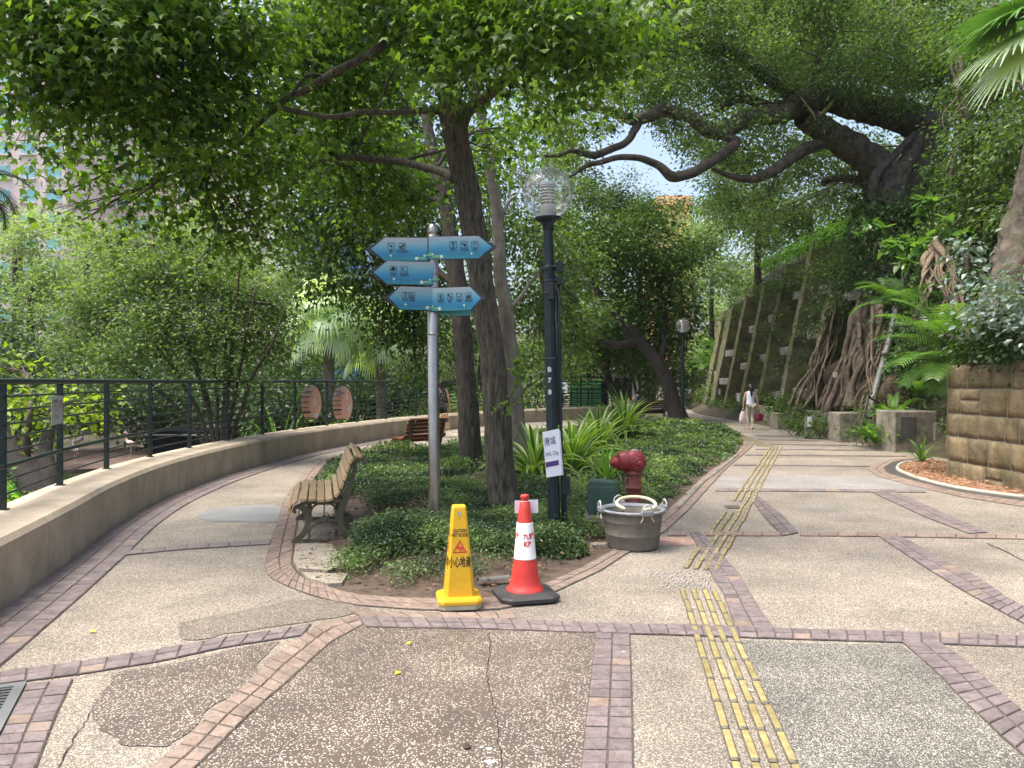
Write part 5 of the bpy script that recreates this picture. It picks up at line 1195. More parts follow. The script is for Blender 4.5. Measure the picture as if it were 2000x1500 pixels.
person('person in a dark patterned shirt standing behind the steel signpost', (-2.05, 22.2, 0), R(25), .98, hair='short', top=m, low=M_dark, shoes=M_black)
crd = thing('cardboard_bag', 'tan paper bag held low by the person behind the signpost', 'bag', (-1.93, 21.75, .28), R(15))
mb = MB(); mb.prism([(-.14, .0), (.16, -.03), (.10, .42), (-.10, .40)], -.06, .06, axis='y'); link('sack', fix_normals(mb.mesh()), mat('tan_paper', srgb(186, 150, 116), srgb(200, 168, 134), 6, .8), crd)
# seated person
st = thing('person', 'person in dark blue sitting with their back to us on the dark bench', 'person', (5.12, 31.12, 0), R(3))
jn = [(0, 0, .52), (0, .0, .72), (0, .03, .92), (0, .05, 1.03), (0, .06, 1.12), (0, .06, 1.20), (-.18, .03, .95), (-.24, .08, .72), (-.14, .28, .60), (.18, .03, .95), (.24, .08, .72), (.14, .28, .60), (-.1, .05, .50), (-.11, .45, .50), (-.11, .46, .08), (-.11, .58, .04), (.1, .05, .50), (.11, .45, .50), (.11, .46, .08), (.11, .58, .04)]
ed = [(0, 1), (1, 2), (2, 3), (3, 4), (4, 5), (2, 6), (6, 7), (7, 8), (2, 9), (9, 10), (10, 11), (0, 12), (12, 13), (13, 14), (14, 15), (0, 16), (16, 17), (17, 18), (18, 19)]
skin_body('body', jn, ed, [(.15, .11), (.14, .1), (.15, .1), .055, (.08, .09), .055, .06, .045, .03, .06, .045, .03, .09, .06, .04, .03, .09, .06, .04, .03], M_skin, st)
mb = MB(); vs = []; secs = [(.50, .19, .14), (.7, .18, .135), (.9, .19, .13), (.98, .17, .105), (1.03, .08, .07)]
for z, a, b in secs:
    for j in range(20): vs.append((a * math.cos(j * .314159), b * math.sin(j * .314159) + .03 * z, z))
mb.add(vs, [(i * 20 + j, i * 20 + (j + 1) % 20, (i + 1) * 20 + (j + 1) % 20, (i + 1) * 20 + j) for i in range(4) for j in range(20)]); link('top', mb.mesh(), mat('navy_cloth', (.015, .018, .06), (.025, .03, .09), 8, .9), st, smooth=True)
mb = MB(); mb.lathe([(.001, 1.30), (.07, 1.28), (.098, 1.21), (.092, 1.13), (.06, 1.08)], 18, (0, .045, 0)); link('hair', mb.mesh(), M_hair, st, smooth=True)
# ================================================================ GROUND COVER IN THE PLANTER
def cover_field(name, label, poly, n, size0, hmul=1.0, edge=.22, m=None, dens=None, zbase=None, per=11, shape='oval'):
    xs = [p[0] for p in poly]; ys = [p[1] for p in poly]
    X = rng.uniform(min(xs), max(xs), n * 6); Y0 = min(ys); Y1 = max(ys)
    u = rng.random(n * 6); Y = 1 / (1 / Y0 + u * (1 / Y1 - 1 / Y0)) if Y0 > 0 else rng.uniform(Y0, Y1, n * 6)
    k = inside_np(X, Y, poly); X, Y = X[k], Y[k]; d = edge_dist(X, Y, poly)
    if dens is not None: q = rng.random(len(X)) < dens(X, Y, d)
    else: q = d > edge
    X, Y, d = X[q][:n], Y[q][:n], d[q][:n]
    n = len(X); nz = np.array([noise.noise(Vector((x * .9, y * .9, 7))) for x, y in zip(X, Y)])
    H = hmul * (.07 + .10 * np.clip(nz + .4, 0, 1)) * np.clip(d / .35, .35, 1)
    if callable(getattr(cover_field, 'mound', None)): H = H + cover_field.mound(X, Y) * np.clip(d / .25, 0.2, 1)
    m_ = n * per
    Z = np.repeat(H, per) * rng.random(m_) ** .6 + (np.repeat(np.minimum(.1, d * .16), per) if zbase is None else zbase)
    C = np.stack([np.repeat(X, per) + rng.normal(0, .055, m_), np.repeat(Y, per) + rng.normal(0, .055, m_), Z], -1)
    D = rng.normal(size=(m_, 3)) * [1, 1, .45] + [0, 0, .2]; N = rng.normal(size=(m_, 3)) * .45 + [0, 0, 1]
    S = size0 * np.clip(C[:, 1] / 9, .85, 3.0) * rng.uniform(.6, 1.25, m_)
    tn = np.array([noise.noise(Vector((x * 1.7, y * 1.7, 17))) for x, y in zip(X, Y)])
    tt = np.clip(.30 + 1.15 * np.repeat(tn, per) + .10 * np.clip((C[:, 1] - 9) / 8, 0, 1) + rng.normal(0, .17, m_), 0, 1)
    o = link(name, leaves(name, C, D, N, S, tt, shape, m or L_cover)); tag(o, label, 'ground cover', kind='stuff')
    return o
def gauss(X, Y, c, sx, sy): return np.exp(-((X - c[0]) / sx) ** 2 - ((Y - c[1]) / sy) ** 2)
mA = G(775, 1085); mB_ = G(1085, 1105); mC = G(880, 1090)
cover_field.mound = lambda X, Y: .20 * gauss(X, Y, mA, .42, .55) + .16 * gauss(X, Y, (mC.x, mC.y), .4, .4) + .16 * gauss(X, Y, mB_, .34, .5) + .10 * gauss(X, Y, (-1.4, 9.5), .8, 1.5)
def dens(X, Y, d):
    front = np.clip((d - .16) / .16, 0, 1) * (Y < 8) + np.clip((d - .05) / .12, 0, 1) * (Y >= 8)
    bare = 1 - .9 * gauss(X, Y, G(1150, 1085), .30, .55) - .98 * gauss(X, Y, (-.55, 5.85), 1.15, .30) - .9 * gauss(X, Y, (.45, 6.15), .55, .30) - .6 * gauss(X, Y, (1.9, 9.0), .35, 1.2)
    holes = np.array([noise.noise(Vector((x * 1.2 + 9, y * 1.2, 2))) for x, y in zip(X, Y)])
    pad = (gauss(X, Y, (-1.62, 8.0), .62, .9) > .5) | (gauss(X, Y, (-2.1, 16.9), .7, .7) > .45) | inside_np(X, Y, [(p.x, p.y) for p in pad_a]) | inside_np(X, Y, [(p.x, p.y) for p in pad_b]) | inside_np(X, Y, [(p.x, p.y) for p in pad_c])
    return np.clip(front * bare, 0, 1) * np.where(holes < -.06, .16, 1) * np.where(pad, 0, 1)
cover_field('ground_cover', 'low glossy creeping ground cover filling the planter', planter, 17000, .034, hmul=.85, dens=dens)
del cover_field.mound
cover_field('tall_weeds', 'taller lighter weeds standing out of the ground cover', planter, 2600, .042, hmul=1.6, dens=lambda X, Y, d: dens(X, Y, d) * (np.array([noise.noise(Vector((x * .8 + 4, y * .8, 31))) for x, y in zip(X, Y)]) > .05) * np.clip((Y - 6.6) / 1.5, 0, 1), m=L_light, per=13)
# thicker tufts in the two front mounds
def mound_leaves(c, rx, ry, h, n, size, m):
    a = rng.uniform(0, 2 * math.pi, n); r = np.sqrt(rng.random(n)); X = c[0] + rx * r * np.cos(a); Y = c[1] + ry * r * np.sin(a)
    Z = h * (1 - r ** 2.2) * rng.random(n) ** .45 + .03; C = np.stack([X, Y, Z], -1)
    D = rng.normal(size=(n, 3)) + [0, 0, .3]; N = rng.normal(size=(n, 3)) * .5 + [0, 0, 1]
    return C, D, N, size * rng.uniform(.6, 1.3, n), np.clip(rng.normal(.45, .22, n), 0, 1)
sets = [mound_leaves(G(778, 1082), .48, .50, .30, 9000, .034, 0), mound_leaves((G(860, 1082)), .36, .36, .24, 4500, .034, 0), mound_leaves((G(985, 1088)), .32, .26, .17, 2600, .034, 0), mound_leaves(G(1078, 1080), .34, .40, .26, 5500, .034, 0)]
C, D, N, S, Tt = [np.concatenate(x) for x in zip(*sets)]
o = link('shrub_mound', leaves('shrub_mound', C, D, N, S, Tt, 'ovate', L_cover)); tag(o, 'dense dark green mounds of small leaves at the tip of the planter', 'ground cover', kind='stuff')
# dry litter on the soil
X = rng.uniform(-4, 6, 9000); Y = 1 / (1 / 5.6 + rng.random(9000) * (1 / 20 - 1 / 5.6)); k = inside_np(X, Y, planter) & (edge_dist(X, Y, planter) > .04); X, Y = X[k], Y[k]; n = len(X)
o = link('leaf_litter', leaves('leaf_litter', np.stack([X, Y, .02 + np.minimum(.1, edge_dist(X, Y, planter) * .16) + rng.random(n) * .05], -1), rng.normal(size=(n, 3)) * [1, 1, .2], rng.normal(size=(n, 3)) * .25 + [0, 0, 1], .05 * rng.uniform(.4, 1.2, n), rng.random(n), 'oval', L_litter))
tag(o, 'dry brown leaf litter on the planter soil', 'leaf litter', kind='stuff')
X = rng.uniform(6, 9, 5000); Y = rng.uniform(8, 15.5, 5000); k = inside_np(X, Y, litter_poly); X, Y = X[k], Y[k]; n = len(X)
o = link('leaf_litter', leaves('leaf_litter', np.stack([X, Y, .02 + rng.random(n) * .03], -1), rng.normal(size=(n, 3)) * [1, 1, .2], rng.normal(size=(n, 3)) * .25 + [0, 0, 1], .07 * rng.uniform(.4, 1.2, n), rng.random(n), 'oval', leaf_mat('orange_dry_leaf', (.22, .12, .07), (.52, .33, .22), .1, .8, .2)))
tag(o, 'orange dry leaves on the bed below the stone wall', 'leaf litter', kind='stuff')

# ================================================================ STRAP LEAVED CLUMPS, PALMS
def strap_leaf(L, w, a0, arch, az, par, m=L_strap, edge=True, name='leaf'):
    n = 9; vs = []; pos = Vector((.03 * math.cos(az), .03 * math.sin(az), 0)); el = a0; st = L / n; mi = []
    side = Vector((-math.sin(az), math.cos(az), 0)); tw = rnd.uniform(-.3, .3)
    for i in range(n + 1):
        t = i / n; ww = w * (math.sin(math.pi * min(1, .18 + t * .82)) ** .7 if t < 1 else .04) * .5
        s = (side + Vector((0, 0, tw * t))).normalized(); up = Vector((-math.cos(az) * math.sin(el), -math.sin(az) * math.sin(el), math.cos(el)))
        vs += [pos - s * ww + up * ww * .35, pos - s * ww * .62 + up * ww * .12, pos, pos + s * ww * .62 + up * ww * .12, pos + s * ww + up * ww * .35]
        d = Vector((math.cos(az) * math.cos(el), math.sin(az) * math.cos(el), math.sin(el))); pos = pos + d * st; el -= arch / n * (.4 + 1.6 * t)
    mb = MB(); mb.add(vs, [(i * 5 + j, i * 5 + j + 1, (i + 1) * 5 + j + 1, (i + 1) * 5 + j) for i in range(n) for j in range(4)])
    mb.mi = [1 if (edge and j in (0, 3)) else 0 for i in range(n) for j in range(4)]
    me = mb.mesh('leaf', rnd.random(), [m, L_strapy if edge else m]); me.polygons.foreach_set('use_smooth', [True] * len(me.polygons))
    return link(name, me, None, par)
def strap_clump(label, c, n, L, w, group=None, edge=True, m=L_strap):
    t = thing('strap_leaf_plant', label, 'plant', c, 0, group)
    for i in range(n):
        f = i / n; az = i * 2.399 + rnd.uniform(-.3, .3)
        strap_leaf(L * rnd.uniform(.75, 1.1), w * rnd.uniform(.8, 1.15), R(86 - 52 * f + rnd.uniform(-8, 8)), R(35 + 75 * f + rnd.uniform(-15, 25)), az, t, m, edge)
    return t
strap_clump('big clump of green and yellow strap leaves directly behind the lamp post sign', (1.00, 12.6, .08), 66, 1.1, .08)
strap_clump('clump of arching strap leaves between the front tree trunk and the lamp post', (.35, 11.9, .08), 44, 1.0, .08)
strap_clump('clump of upright strap leaves rising above the fire hydrant\'s side, second from the lamp post', (1.75, 15.6, .08), 50, 1.2, .085)
strap_clump('clump of striped strap leaves in front of the dark bench', (3.0, 20.5, .08), 60, 1.45, .10)
strap_clump('low green strap plant hugging the big clump at its foot', (1.45, 11.6, .06), 26, .8, .045, edge=False)
strap_clump('small strap leaf tuft at the foot of the stone wall\'s near end', (8.05, 15.1, .03), 16, .55, .05, edge=False)

def fan_frond(L, az, el, par, m, rad=.75, nseg=26, droop=.9, pet=None):
    pos = Vector((0, 0, 0)); d = Vector((math.cos(az) * math.cos(el), math.sin(az) * math.cos(el), math.sin(el)))
    sag = Vector((0, 0, -.35 * L)); tip = d * L + sag * .5
    mb = MB(); mb.tube(catmull([Vector((0, 0, 0)), d * L * .5 + Vector((0, 0, -.02 * L)), tip], 4), interp([.02, .012], 9), 5); fpet = len(mb.f)
    ax = (d + Vector((0, 0, -.55))).normalized(); side = ax.cross(Vector((0, 0, 1))).normalized(); nrm = side.cross(ax)
    for k in range(nseg):
        a = R(-125 + 250 * k / (nseg - 1)); q = (ax * math.cos(a) + side * math.sin(a)).normalized(); w = .028 * rad / .75; l_ = rad * (1 - .25 * abs(a) / 2.2) * rnd.uniform(.88, 1.08)
        p = tip.copy(); vs = []; cs = q.cross(nrm).normalized(); g = 0
        for i in range(6):
            t = i / 5; ww = w * (.3 + 1.2 * t) * (1 if t < .55 else max(.06, (1 - t) * 2)); vs += [p - cs * ww, p + cs * ww]
            dd = (q + Vector((0, 0, -droop * 2.2 * t * t * rnd.uniform(.8, 1.2)))).normalized(); p = p + dd * l_ / 5
        mb.add(vs, [(i * 2, i * 2 + 1, i * 2 + 3, i * 2 + 2) for i in range(5)])
    return link('frond', mb.mesh('frond', rnd.random()), m, par)
def pinnate_frond(L, az, el, par, m, leaf=.38, arch=1.1, n=24, w=.014, name='frond', origin=(0, 0, 0), up_v=.25, extra=1):
    mb = MB(); p = Vector(origin); pts = [p.copy()]; e = el; k = 16
    for i in range(k): d = Vector((math.cos(az) * math.cos(e), math.sin(az) * math.cos(e), math.sin(e))); p = p + d * L / k; pts.append(p.copy()); e -= arch / k * (.4 + 1.3 * i / k)
    mb.tube(pts, interp([.014, .004], k + 1), 5, cap=False)
    side = Vector((-math.sin(az), math.cos(az), 0))
    for i in range(n):
        t = .14 + .86 * i / n; j = t * k; a = pts[int(j)].lerp(pts[min(k, int(j) + 1)], j - int(j)); td = (pts[min(k, int(j) + 1)] - pts[int(j)]).normalized() if int(j) < k else Vector((0, 0, -1))
        ll = leaf * math.sin(math.pi * min(.97, .22 + t * .75)) ** .6
        for s in (-1, 1):
            q = (side * s + td * .85 + Vector((0, 0, up_v))).normalized(); cs = td
            p0 = a; vs = []; pp = p0.copy()
            for h in range(5):
                u = h / 4; ww = w * math.sin(math.pi * min(.98, .25 + u * .73)) ; vs += [pp - cs * ww, pp + cs * ww]
                pp = pp + (q + Vector((0, 0, -1.1 * u * u))).normalized() * ll / 4
            mb.add(vs, [(h * 2, h * 2 + 1, h * 2 + 3, h * 2 + 2) for h in range(4)])
    return link(name, mb.mesh('frond', rnd.random()), m, par)
def fan_palm(label, px, ytop, Y, rad, n, m, zb=-1.2, group=None, tr=.16):
    c = P(px, ytop, Y); t = thing('fan_palm', label, 'palm', (c.x, c.y, zb), 0, group); h = c.z - zb
    mb = MB(); mb.tube(catmull([Vector((0.15, 0, 0)), Vector((.05, 0, h * .5)), Vector((0, 0, h))], 6), interp([tr * 1.3, tr], 13), 12); link('trunk', mb.mesh(), M_palebark, t, smooth=True)
    cr = thing('crown_center', None, None); cr.parent = t; cr.location = (0, 0, h); cr.name = 'crown'
    for i in range(n):
        f = i / n; fan_frond(rad * rnd.uniform(.75, 1.0), i * 2.399, R(82 - 120 * f + rnd.uniform(-6, 6)), cr, m, rad=rad * .95, droop=1.3 + f * 1.6)
    return t
fan_palm('pale green fan palm with long drooping fronds beyond the railing, fuller of the two', 640, 618, 25, 1.1, 34, L_fan)
fan_palm('pale fan palm beyond the railing just behind the signpost side, partly hidden by dark leaves', 742, 655, 27, 1.1, 28, L_fan)
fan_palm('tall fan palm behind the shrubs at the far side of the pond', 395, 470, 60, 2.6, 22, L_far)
fan_palm('palm with spiky fronds against the white building, beyond the pond', 560, 585, 50, 1.6, 18, leaf_mat('greyish_palm', (.12, .18, .12), (.28, .36, .26), .4))

# ================================================================ TREES
M_bark2 = mat('darker_ridged_bark', (.010, .009, .007), (.07, .058, .044), 34, .9, bump=1.0, bscale=40, stretch=(1, 1, .16))
def pp(*a): return [P(*x) for x in a]
T1Y = 9.06
tr1 = pp((992, 1018, T1Y), (985, 980, T1Y), (977, 920, T1Y), (963, 710, 9.1), (943, 570, 9.15), (932, 490, 9.2), (920, 420, 9.2), (908, 350, 9.15), (893, 280, 9.05), (884, 225, 9.0), (872, 130, 8.9), (858, 20, 8.8), (850, -120, 8.7))
sx = T1Y / F
gum_blobs = [(60, 60, 7, 110, 3.6), (200, 70, 7, 120, 4), (350, 60, 7.5, 120, 4), (480, 70, 8, 110, 3.5), (130, 170, 7.2, 110, 3.2), (270, 190, 7.5, 110, 3.6), (400, 200, 8, 110, 3.6), (40, 190, 7, 60, 1.6),
             (70, 290, 8, 60, .9), (170, 300, 8, 80, 1.3), (290, 310, 8.5, 90, 2.0), (410, 330, 9, 95, 2.6), (230, 400, 8.5, 60, .9), (340, 410, 9, 70, 1.5), (440, 430, 9, 70, 1.6), (110, 380, 8.5, 50, .8), (160, 430, 8.8, 40, .8),
             (510, 470, 9, 50, .8), (420, 480, 9, 45, .9), (530, 320, 9, 95, 2.4), (530, 210, 9.6, 100, 2.6), (580, 90, 9.9, 110, 3.0), (660, 50, 10.2, 100, 2.8), (660, 200, 10.4, 90, 2.2), (640, 290, 11.2, 90, 2.4), (740, 150, 10.6, 90, 2.0),
             (760, 30, 10.2, 90, 2.4), (850, 50, 8.4, 90, 3.4), (885, 140, 8.0, 70, 2.6), (960, 60, 8, 90, 3.4), (1060, 60, 7.5, 100, 3.4), (1160, 50, 7.5, 95, 3.0), (1150, 150, 8, 75, 1.8), (1240, 60, 8, 80, 2.4), (1040, 190, 9.5, 70, 1.8),
             (960, 290, 11, 60, 1.5), (1000, 250, 10.5, 60, 1.4), (740, 290, 11.6, 90, 2.4), (800, 370, 11, 70, 1.8), (720, 400, 11.5, 80, 2), (1090, 240, 9.5, 50, 1.0), (300, -40, 7.5, 150, 3), (700, -40, 8.5, 150, 3), (1000, -40, 8, 150, 3), (60, -40, 7, 120, 3)]
gum = tree('sweetgum_tree', 'tall tree with ridged bark and star shaped leaves, frontmost trunk in the planter', 'tree',
           [(tr1, [.25, .195, .17, .150, .138, .143, .143, .146, .152, .155, .095, .075, .05])],
           [(pp((878, 222, 9.0), (850, 216, 9.0), (800, 216, 8.9), (740, 216, 8.8), (650, 226, 8.6), (560, 216, 8.4), (480, 175, 8.2), (390, 150, 8.0), (280, 140, 7.6), (160, 120, 7.3)), [.050, .042, .036, .032, .028, .03, .026, .02, .014, .008]),
            (pp((872, 90, 8.8), (840, 40, 8.7), (790, 52, 8.6), (740, 95, 8.5), (700, 119, 8.5), (650, 145, 8.4), (595, 180, 8.4), (548, 203, 8.4), (480, 270, 8.5), (400, 330, 8.6)), [.07, .06, .055, .05, .045, .045, .04, .035, .02, .01]),
            (pp((645, 152, 8.4), (600, 150, 8.4), (570, 185, 8.4), (540, 215, 8.4)), [.02, .022, .02, .015]),
            (pp((898, 245, 9.0), (915, 212, 9.0), (960, 178, 8.9), (1020, 137, 8.7), (1062, 105, 8.6), (1120, 60, 8.3), (1200, 10, 8.0)), [.10, .078, .066, .060, .052, .042, .03]),
            (pp((888, 350, 9.1), (850, 335, 9.6), (760, 312, 10.0), (690, 308, 10.2), (623, 318, 10.3), (560, 372, 10.3), (480, 420, 10)), [.06, .05, .048, .045, .04, .022, .012]),
            (pp((988, 160, 8.8), (985, 110, 8.8), (978, 60, 8.7), (965, 0, 8.6)), [.03, .024, .018, .012]),
            (pp((735, 215, 8.8), (760, 150, 9), (800, 90, 9.2)), [.02, .016, .012]),
            (pp((1010, 790, 9.05), (1020, 770, 8.95), (1030, 755, 8.8)), [.008, .007, .005])],
           gum_blobs, L_gum, .100, 'maple', M_bark, trunk_ridge=.05, per=9, spread=.20, droop=.75, flat=.75, tint=(.0, .95), boost=1.15)
# young shoots growing from the front trunk
def shoot(label, pts, n, size, m, shape='maple'):
    ps = catmull(pts, 8); mb = MB(); base = ps[0]; t = thing('shoot', label, 'shoot', base)
    mb.tube([p - base for p in ps], .005, 5); link('stem', mb.mesh(), M_twig, t)
    C = np.array([tuple(ps[rng.integers(4, len(ps))] - base) for _ in range(n)]) + rng.normal(0, .04, (n, 3))
    link('foliage', leaves('foliage', C, rng.normal(size=(n, 3)) + [0, 0, -.6], rng.normal(size=(n, 3)) * .5 + [0, -.3, 1], size * rng.uniform(.6, 1.2, n), rng.uniform(.3, .9, n), shape, m), parent=t)
shoot('leafy young shoot hanging in front of the frontmost trunk', pp((978, 800, 8.88), (1010, 780, 8.8), (990, 790, 8.75), (965, 795, 8.7)), 26, .09, L_gum)
shoot('bright leafy shoot climbing the side of the frontmost trunk', pp((990, 790, 8.9), (1010, 745, 8.8), (1008, 715, 8.8), (1020, 690, 8.8)), 40, .09, L_gum)
tree('sweetgum_tree', 'dark trunked tree just behind the frontmost one in the planter', 'tree',
     [(pp((926, 944, 13.2), (920, 910, 13.2), (914, 800, 13.2), (908, 710, 13.25), (898, 590, 13.3), (886, 500, 13.4), (872, 410, 13.5), (850, 320, 13.6), (830, 220, 13.8)), [.27, .21, .175, .16, .155, .145, .13, .11, .08])],
     [(pp((868, 400, 13.5), (800, 380, 13.6), (720, 400, 13.7), (650, 440, 13.8)), [.08, .06, .045, .03]), (pp((892, 560, 13.3), (840, 520, 13.6), (780, 530, 13.8)), [.06, .045, .03]),
      (pp((812, 250, 15), (790, 205, 15), (765, 175, 15), (755, 120, 15), (748, 60, 15), (735, 0, 15)), [.10, .10, .09, .08, .07, .06])],
     [(600, 430, 14, 80, 2.2), (690, 470, 14, 85, 3.2), (640, 540, 14, 65, 2.2), (560, 470, 15, 65, 1.5), (770, 430, 14.4, 85, 3), (760, 560, 14.4, 75, 3.4), (810, 640, 15, 60, 3.2), (835, 560, 15, 65, 3), (740, 640, 15, 50, 2.4), (680, 370, 13.6, 90, 3),
      (600, 330, 13.6, 85, 2.4), (545, 400, 14, 65, 1.6), (810, 710, 16, 50, 3), (700, 590, 15, 45, 1.8), (830, 330, 14.6, 80, 3), (760, 250, 15.5, 90, 2.4), (650, 250, 15.5, 90, 1.8), (700, 120, 15, 110, 2.0), (800, 100, 15, 100, 2.0), (900, 40, 15, 100, 2), (960, 120, 14, 80, 2), (850, 450, 15, 60, 2.5)],
     L_mid, .115, 'oval', M_bark2, trunk_ridge=.055, per=16, spread=.24, droop=.5, tint=(.0, .9), boost=1.0)
tree('slender_tree', 'pale smooth trunked tree behind the two dark trunks, beside the strap leaves', 'tree',
     [(pp((1016, 900, 15.8), (1010, 840, 15.8), (1004, 760, 15.8), (994, 670, 15.8), (985, 590, 15.8), (976, 500, 15.9), (968, 400, 16), (955, 300, 16), (935, 215, 16), (920, 120, 16)), [.20, .175, .165, .155, .145, .13, .115, .12, .10, .07])],
     [(pp((972, 450, 16), (990, 400, 16.2), (1010, 380, 16.4)), [.05, .04, .02]), (pp((990, 620, 15.8), (1030, 560, 16.5), (1060, 520, 17)), [.05, .04, .02])],
     [(1045, 480, 17, 65, 2.6), (1015, 590, 17.5, 50, 2.6), (1075, 600, 18, 65, 3), (1120, 520, 18.5, 60, 2.6), (1110, 640, 20, 60, 3), (1040, 690, 19, 50, 2.8), (1010, 760, 19, 35, 2.0), (985, 420, 17, 50, 2.2), (960, 480, 17, 50, 2.5), (1110, 710, 21, 45, 2.6), (1060, 760, 21, 40, 2.2), (930, 340, 17, 60, 2), (1020, 330, 17.5, 40, 1.6), (1080, 420, 18, 50, 2.2), (1160, 600, 21, 45, 2.4)],
     L_mid, .13, 'oval', M_palebark, per=14, spread=.26, droop=.5, tint=(.1, 1.0))
# dark curving tree further on
tree('curving_tree', 'dark tree with a curved leaning trunk beside the second lamp post', 'tree',
     [(pp((1326, 822, 30), (1316, 790, 30), (1302, 745, 30), (1278, 700, 30), (1240, 658, 30), (1200, 615, 29.6), (1170, 575, 29.3), (1150, 535, 29), (1135, 490, 29)), [.42, .33, .28, .25, .22, .18, .15, .11, .07])],
     [(pp((1245, 664, 30), (1210, 676, 29.8), (1180, 668, 29.5), (1145, 635, 29.3), (1118, 612, 29)), [.18, .15, .12, .09, .05]), (pp((1290, 720, 30), (1300, 640, 30.5), (1290, 560, 31)), [.14, .10, .06])],
     [(1190, 480, 30, 70, 3), (1250, 500, 30.5, 60, 3), (1300, 560, 31, 55, 3.6), (1325, 500, 31, 50, 2.6), (1270, 610, 31, 55, 3.4), (1320, 640, 31.5, 50, 3.6), (1200, 560, 31.5, 50, 2.4), (1140, 500, 29, 55, 2.4), (1300, 740, 31.5, 45, 3.4), (1260, 440, 31, 60, 2.2), (1230, 700, 33, 45, 2.4), (1160, 690, 33, 50, 2.6), (1345, 600, 31, 30, 2.6), (1280, 680, 32, 45, 3.2), (1210, 640, 33, 50, 2.4)],
     L_gumdark, .17, 'oval', M_darkbark, per=16, spread=.42, droop=.4, tint=(.0, 1.0), boost=1.3)
tree('thin_tree', 'thin dark crooked tree before the white hut', 'tree', [(pp((1206, 806, 33), (1198, 770, 33), (1188, 738, 33), (1186, 705, 33), (1192, 660, 33)), [.20, .18, .15, .12, .08])], [],
     [(1180, 640, 33, 45, 2.4), (1215, 600, 34, 50, 2.4), (1140, 680, 34, 50, 2.4)], L_mid, .18, 'oval', M_darkbark, per=16, spread=.4, tint=(.1, .9))
tree('pale_stemmed_tree', 'small tree with three pale stems beside the white hut', 'tree', [(pp((1262, 800, 35), (1252, 760, 35), (1244, 720, 35)), [.15, .12, .09]), (pp((1258, 800, 35.2), (1262, 760, 35.2), (1268, 715, 35)), [.12, .10, .07]), (pp((1252, 800, 34.8), (1243, 770, 34.8), (1232, 720, 35)), [.1, .08, .06])], [],
     [(1245, 690, 35, 40, 2.6), (1275, 710, 35.5, 30, 2.4), (1225, 715, 35, 25, 2)], L_mid, .2, 'oval', M_palebark, per=14, spread=.35, tint=(.2, 1))

# ---- beyond the railing
pond = flat('pond_water', blob_outline((-11, 17.5), 7.5, 8.5, 70, .10, 0, 4), -1.22, None, kind='structure')
m, n, l, bb = new_mat('pond_water'); bb.inputs['Base Color'].default_value = (.02, .028, .02, 1); bb.inputs['Roughness'].default_value = .06
nz = n.new('ShaderNodeTexNoise'); nz.inputs['Scale'].default_value = 6; bp = n.new('ShaderNodeBump'); bp.inputs['Strength'].default_value = .12; l.new(nz.outputs['Fac'], bp.inputs['Height']); l.new(bp.outputs[0], bb.inputs['Normal']); pond.data.materials.append(m)
bank = flat('mud_bank', blob_outline((-13.5, 28), 9.5, 4.2, 50, .12, .1, 9), -1.15, mat('mud', srgb(72, 58, 50), srgb(104, 84, 74), 2.5, .9, bump=.5, bscale=9), kind='structure', thick=.3)  # mud colour lowered in place of tree shade over the bank
def bush(name, label, blobs, leafm, size, shape='oval', bark=None, stems=None, group=None, cat='shrub', **kw):
    st = stems or [(pp((blobs[0][0], blobs[0][1] + blobs[0][3], blobs[0][2]), (blobs[0][0], blobs[0][1], blobs[0][2])), [.05, .03])]
    return tree(name, label, cat, st, [], blobs, leafm, size, shape, bark or M_twig, group, **kw)
sY = 14.5
stems = []
for (x0, x1, y1, x2, y2) in ((415, 400, 760, 330, 560), (425, 420, 740, 380, 520), (432, 440, 720, 430, 540), (440, 465, 740, 500, 560), (408, 370, 770, 260, 600), (446, 490, 750, 560, 600), (400, 340, 790, 200, 680), (436, 450, 700, 470, 500), (420, 385, 730, 300, 480)):
    stems.append((pp((x0, 985, sY), (x0 + 3, 880, sY), (x1, y1, sY + .2), ((x1 + x2) / 2, (y1 + y2) / 2, sY), (x2, y2, sY)), [.045, .04, .034, .026, .014]))
tree('multistem_shrub', 'large airy shrub with many slender stems just beyond the railing', 'shrub', stems, [],
     [(190, 600, 15, 80, 2.6), (290, 540, 15, 85, 2.8), (300, 640, 14.4, 80, 2.6), (400, 560, 15, 90, 2.6), (420, 650, 14.6, 80, 2.4), (500, 590, 15.4, 75, 2.4), (520, 670, 15.2, 55, 2.2), (220, 700, 14, 60, 2.0), (330, 480, 16, 65, 2.2), (360, 730, 14.2, 55, 1.3), (460, 740, 14.6, 50, 1.2), (240, 500, 16, 70, 2.2), (560, 620, 16, 40, 1.5), (150, 670, 14.6, 50, 1.8), (450, 510, 16, 60, 2.0), (130, 760, 13.5, 45, 1.4)],
     L_light, .085, 'oval', M_twig, per=14, spread=.2, droop=.2, tint=(-.1, .9), boost=1.5)
tree('leafy_tree', 'bright yellow green leafy bush behind the notice plate', 'shrub', [(pp((60, 960, 10), (50, 880, 10), (60, 800, 10)), [.08, .06, .03])],
     [], [(40, 790, 10.4, 45, 1.7), (90, 800, 10, 45, 1.6), (170, 790, 10.6, 40, 1.4), (70, 850, 10.4, 35, 1.1), (20, 720, 11.5, 40, 1.4), (200, 820, 11, 30, .8)], leaf_mat('yellowgreen_leaf', (.05, .12, .015), (.34, .46, .04), .5), .10, 'ovate', M_twig, per=10, spread=.18, tint=(0, 1))
lt = thing('leaning_trunk', 'dark thick leaning trunk low behind the first railing posts', 'tree', P(60, 990, 9.5)); b0 = P(60, 990, 9.5)
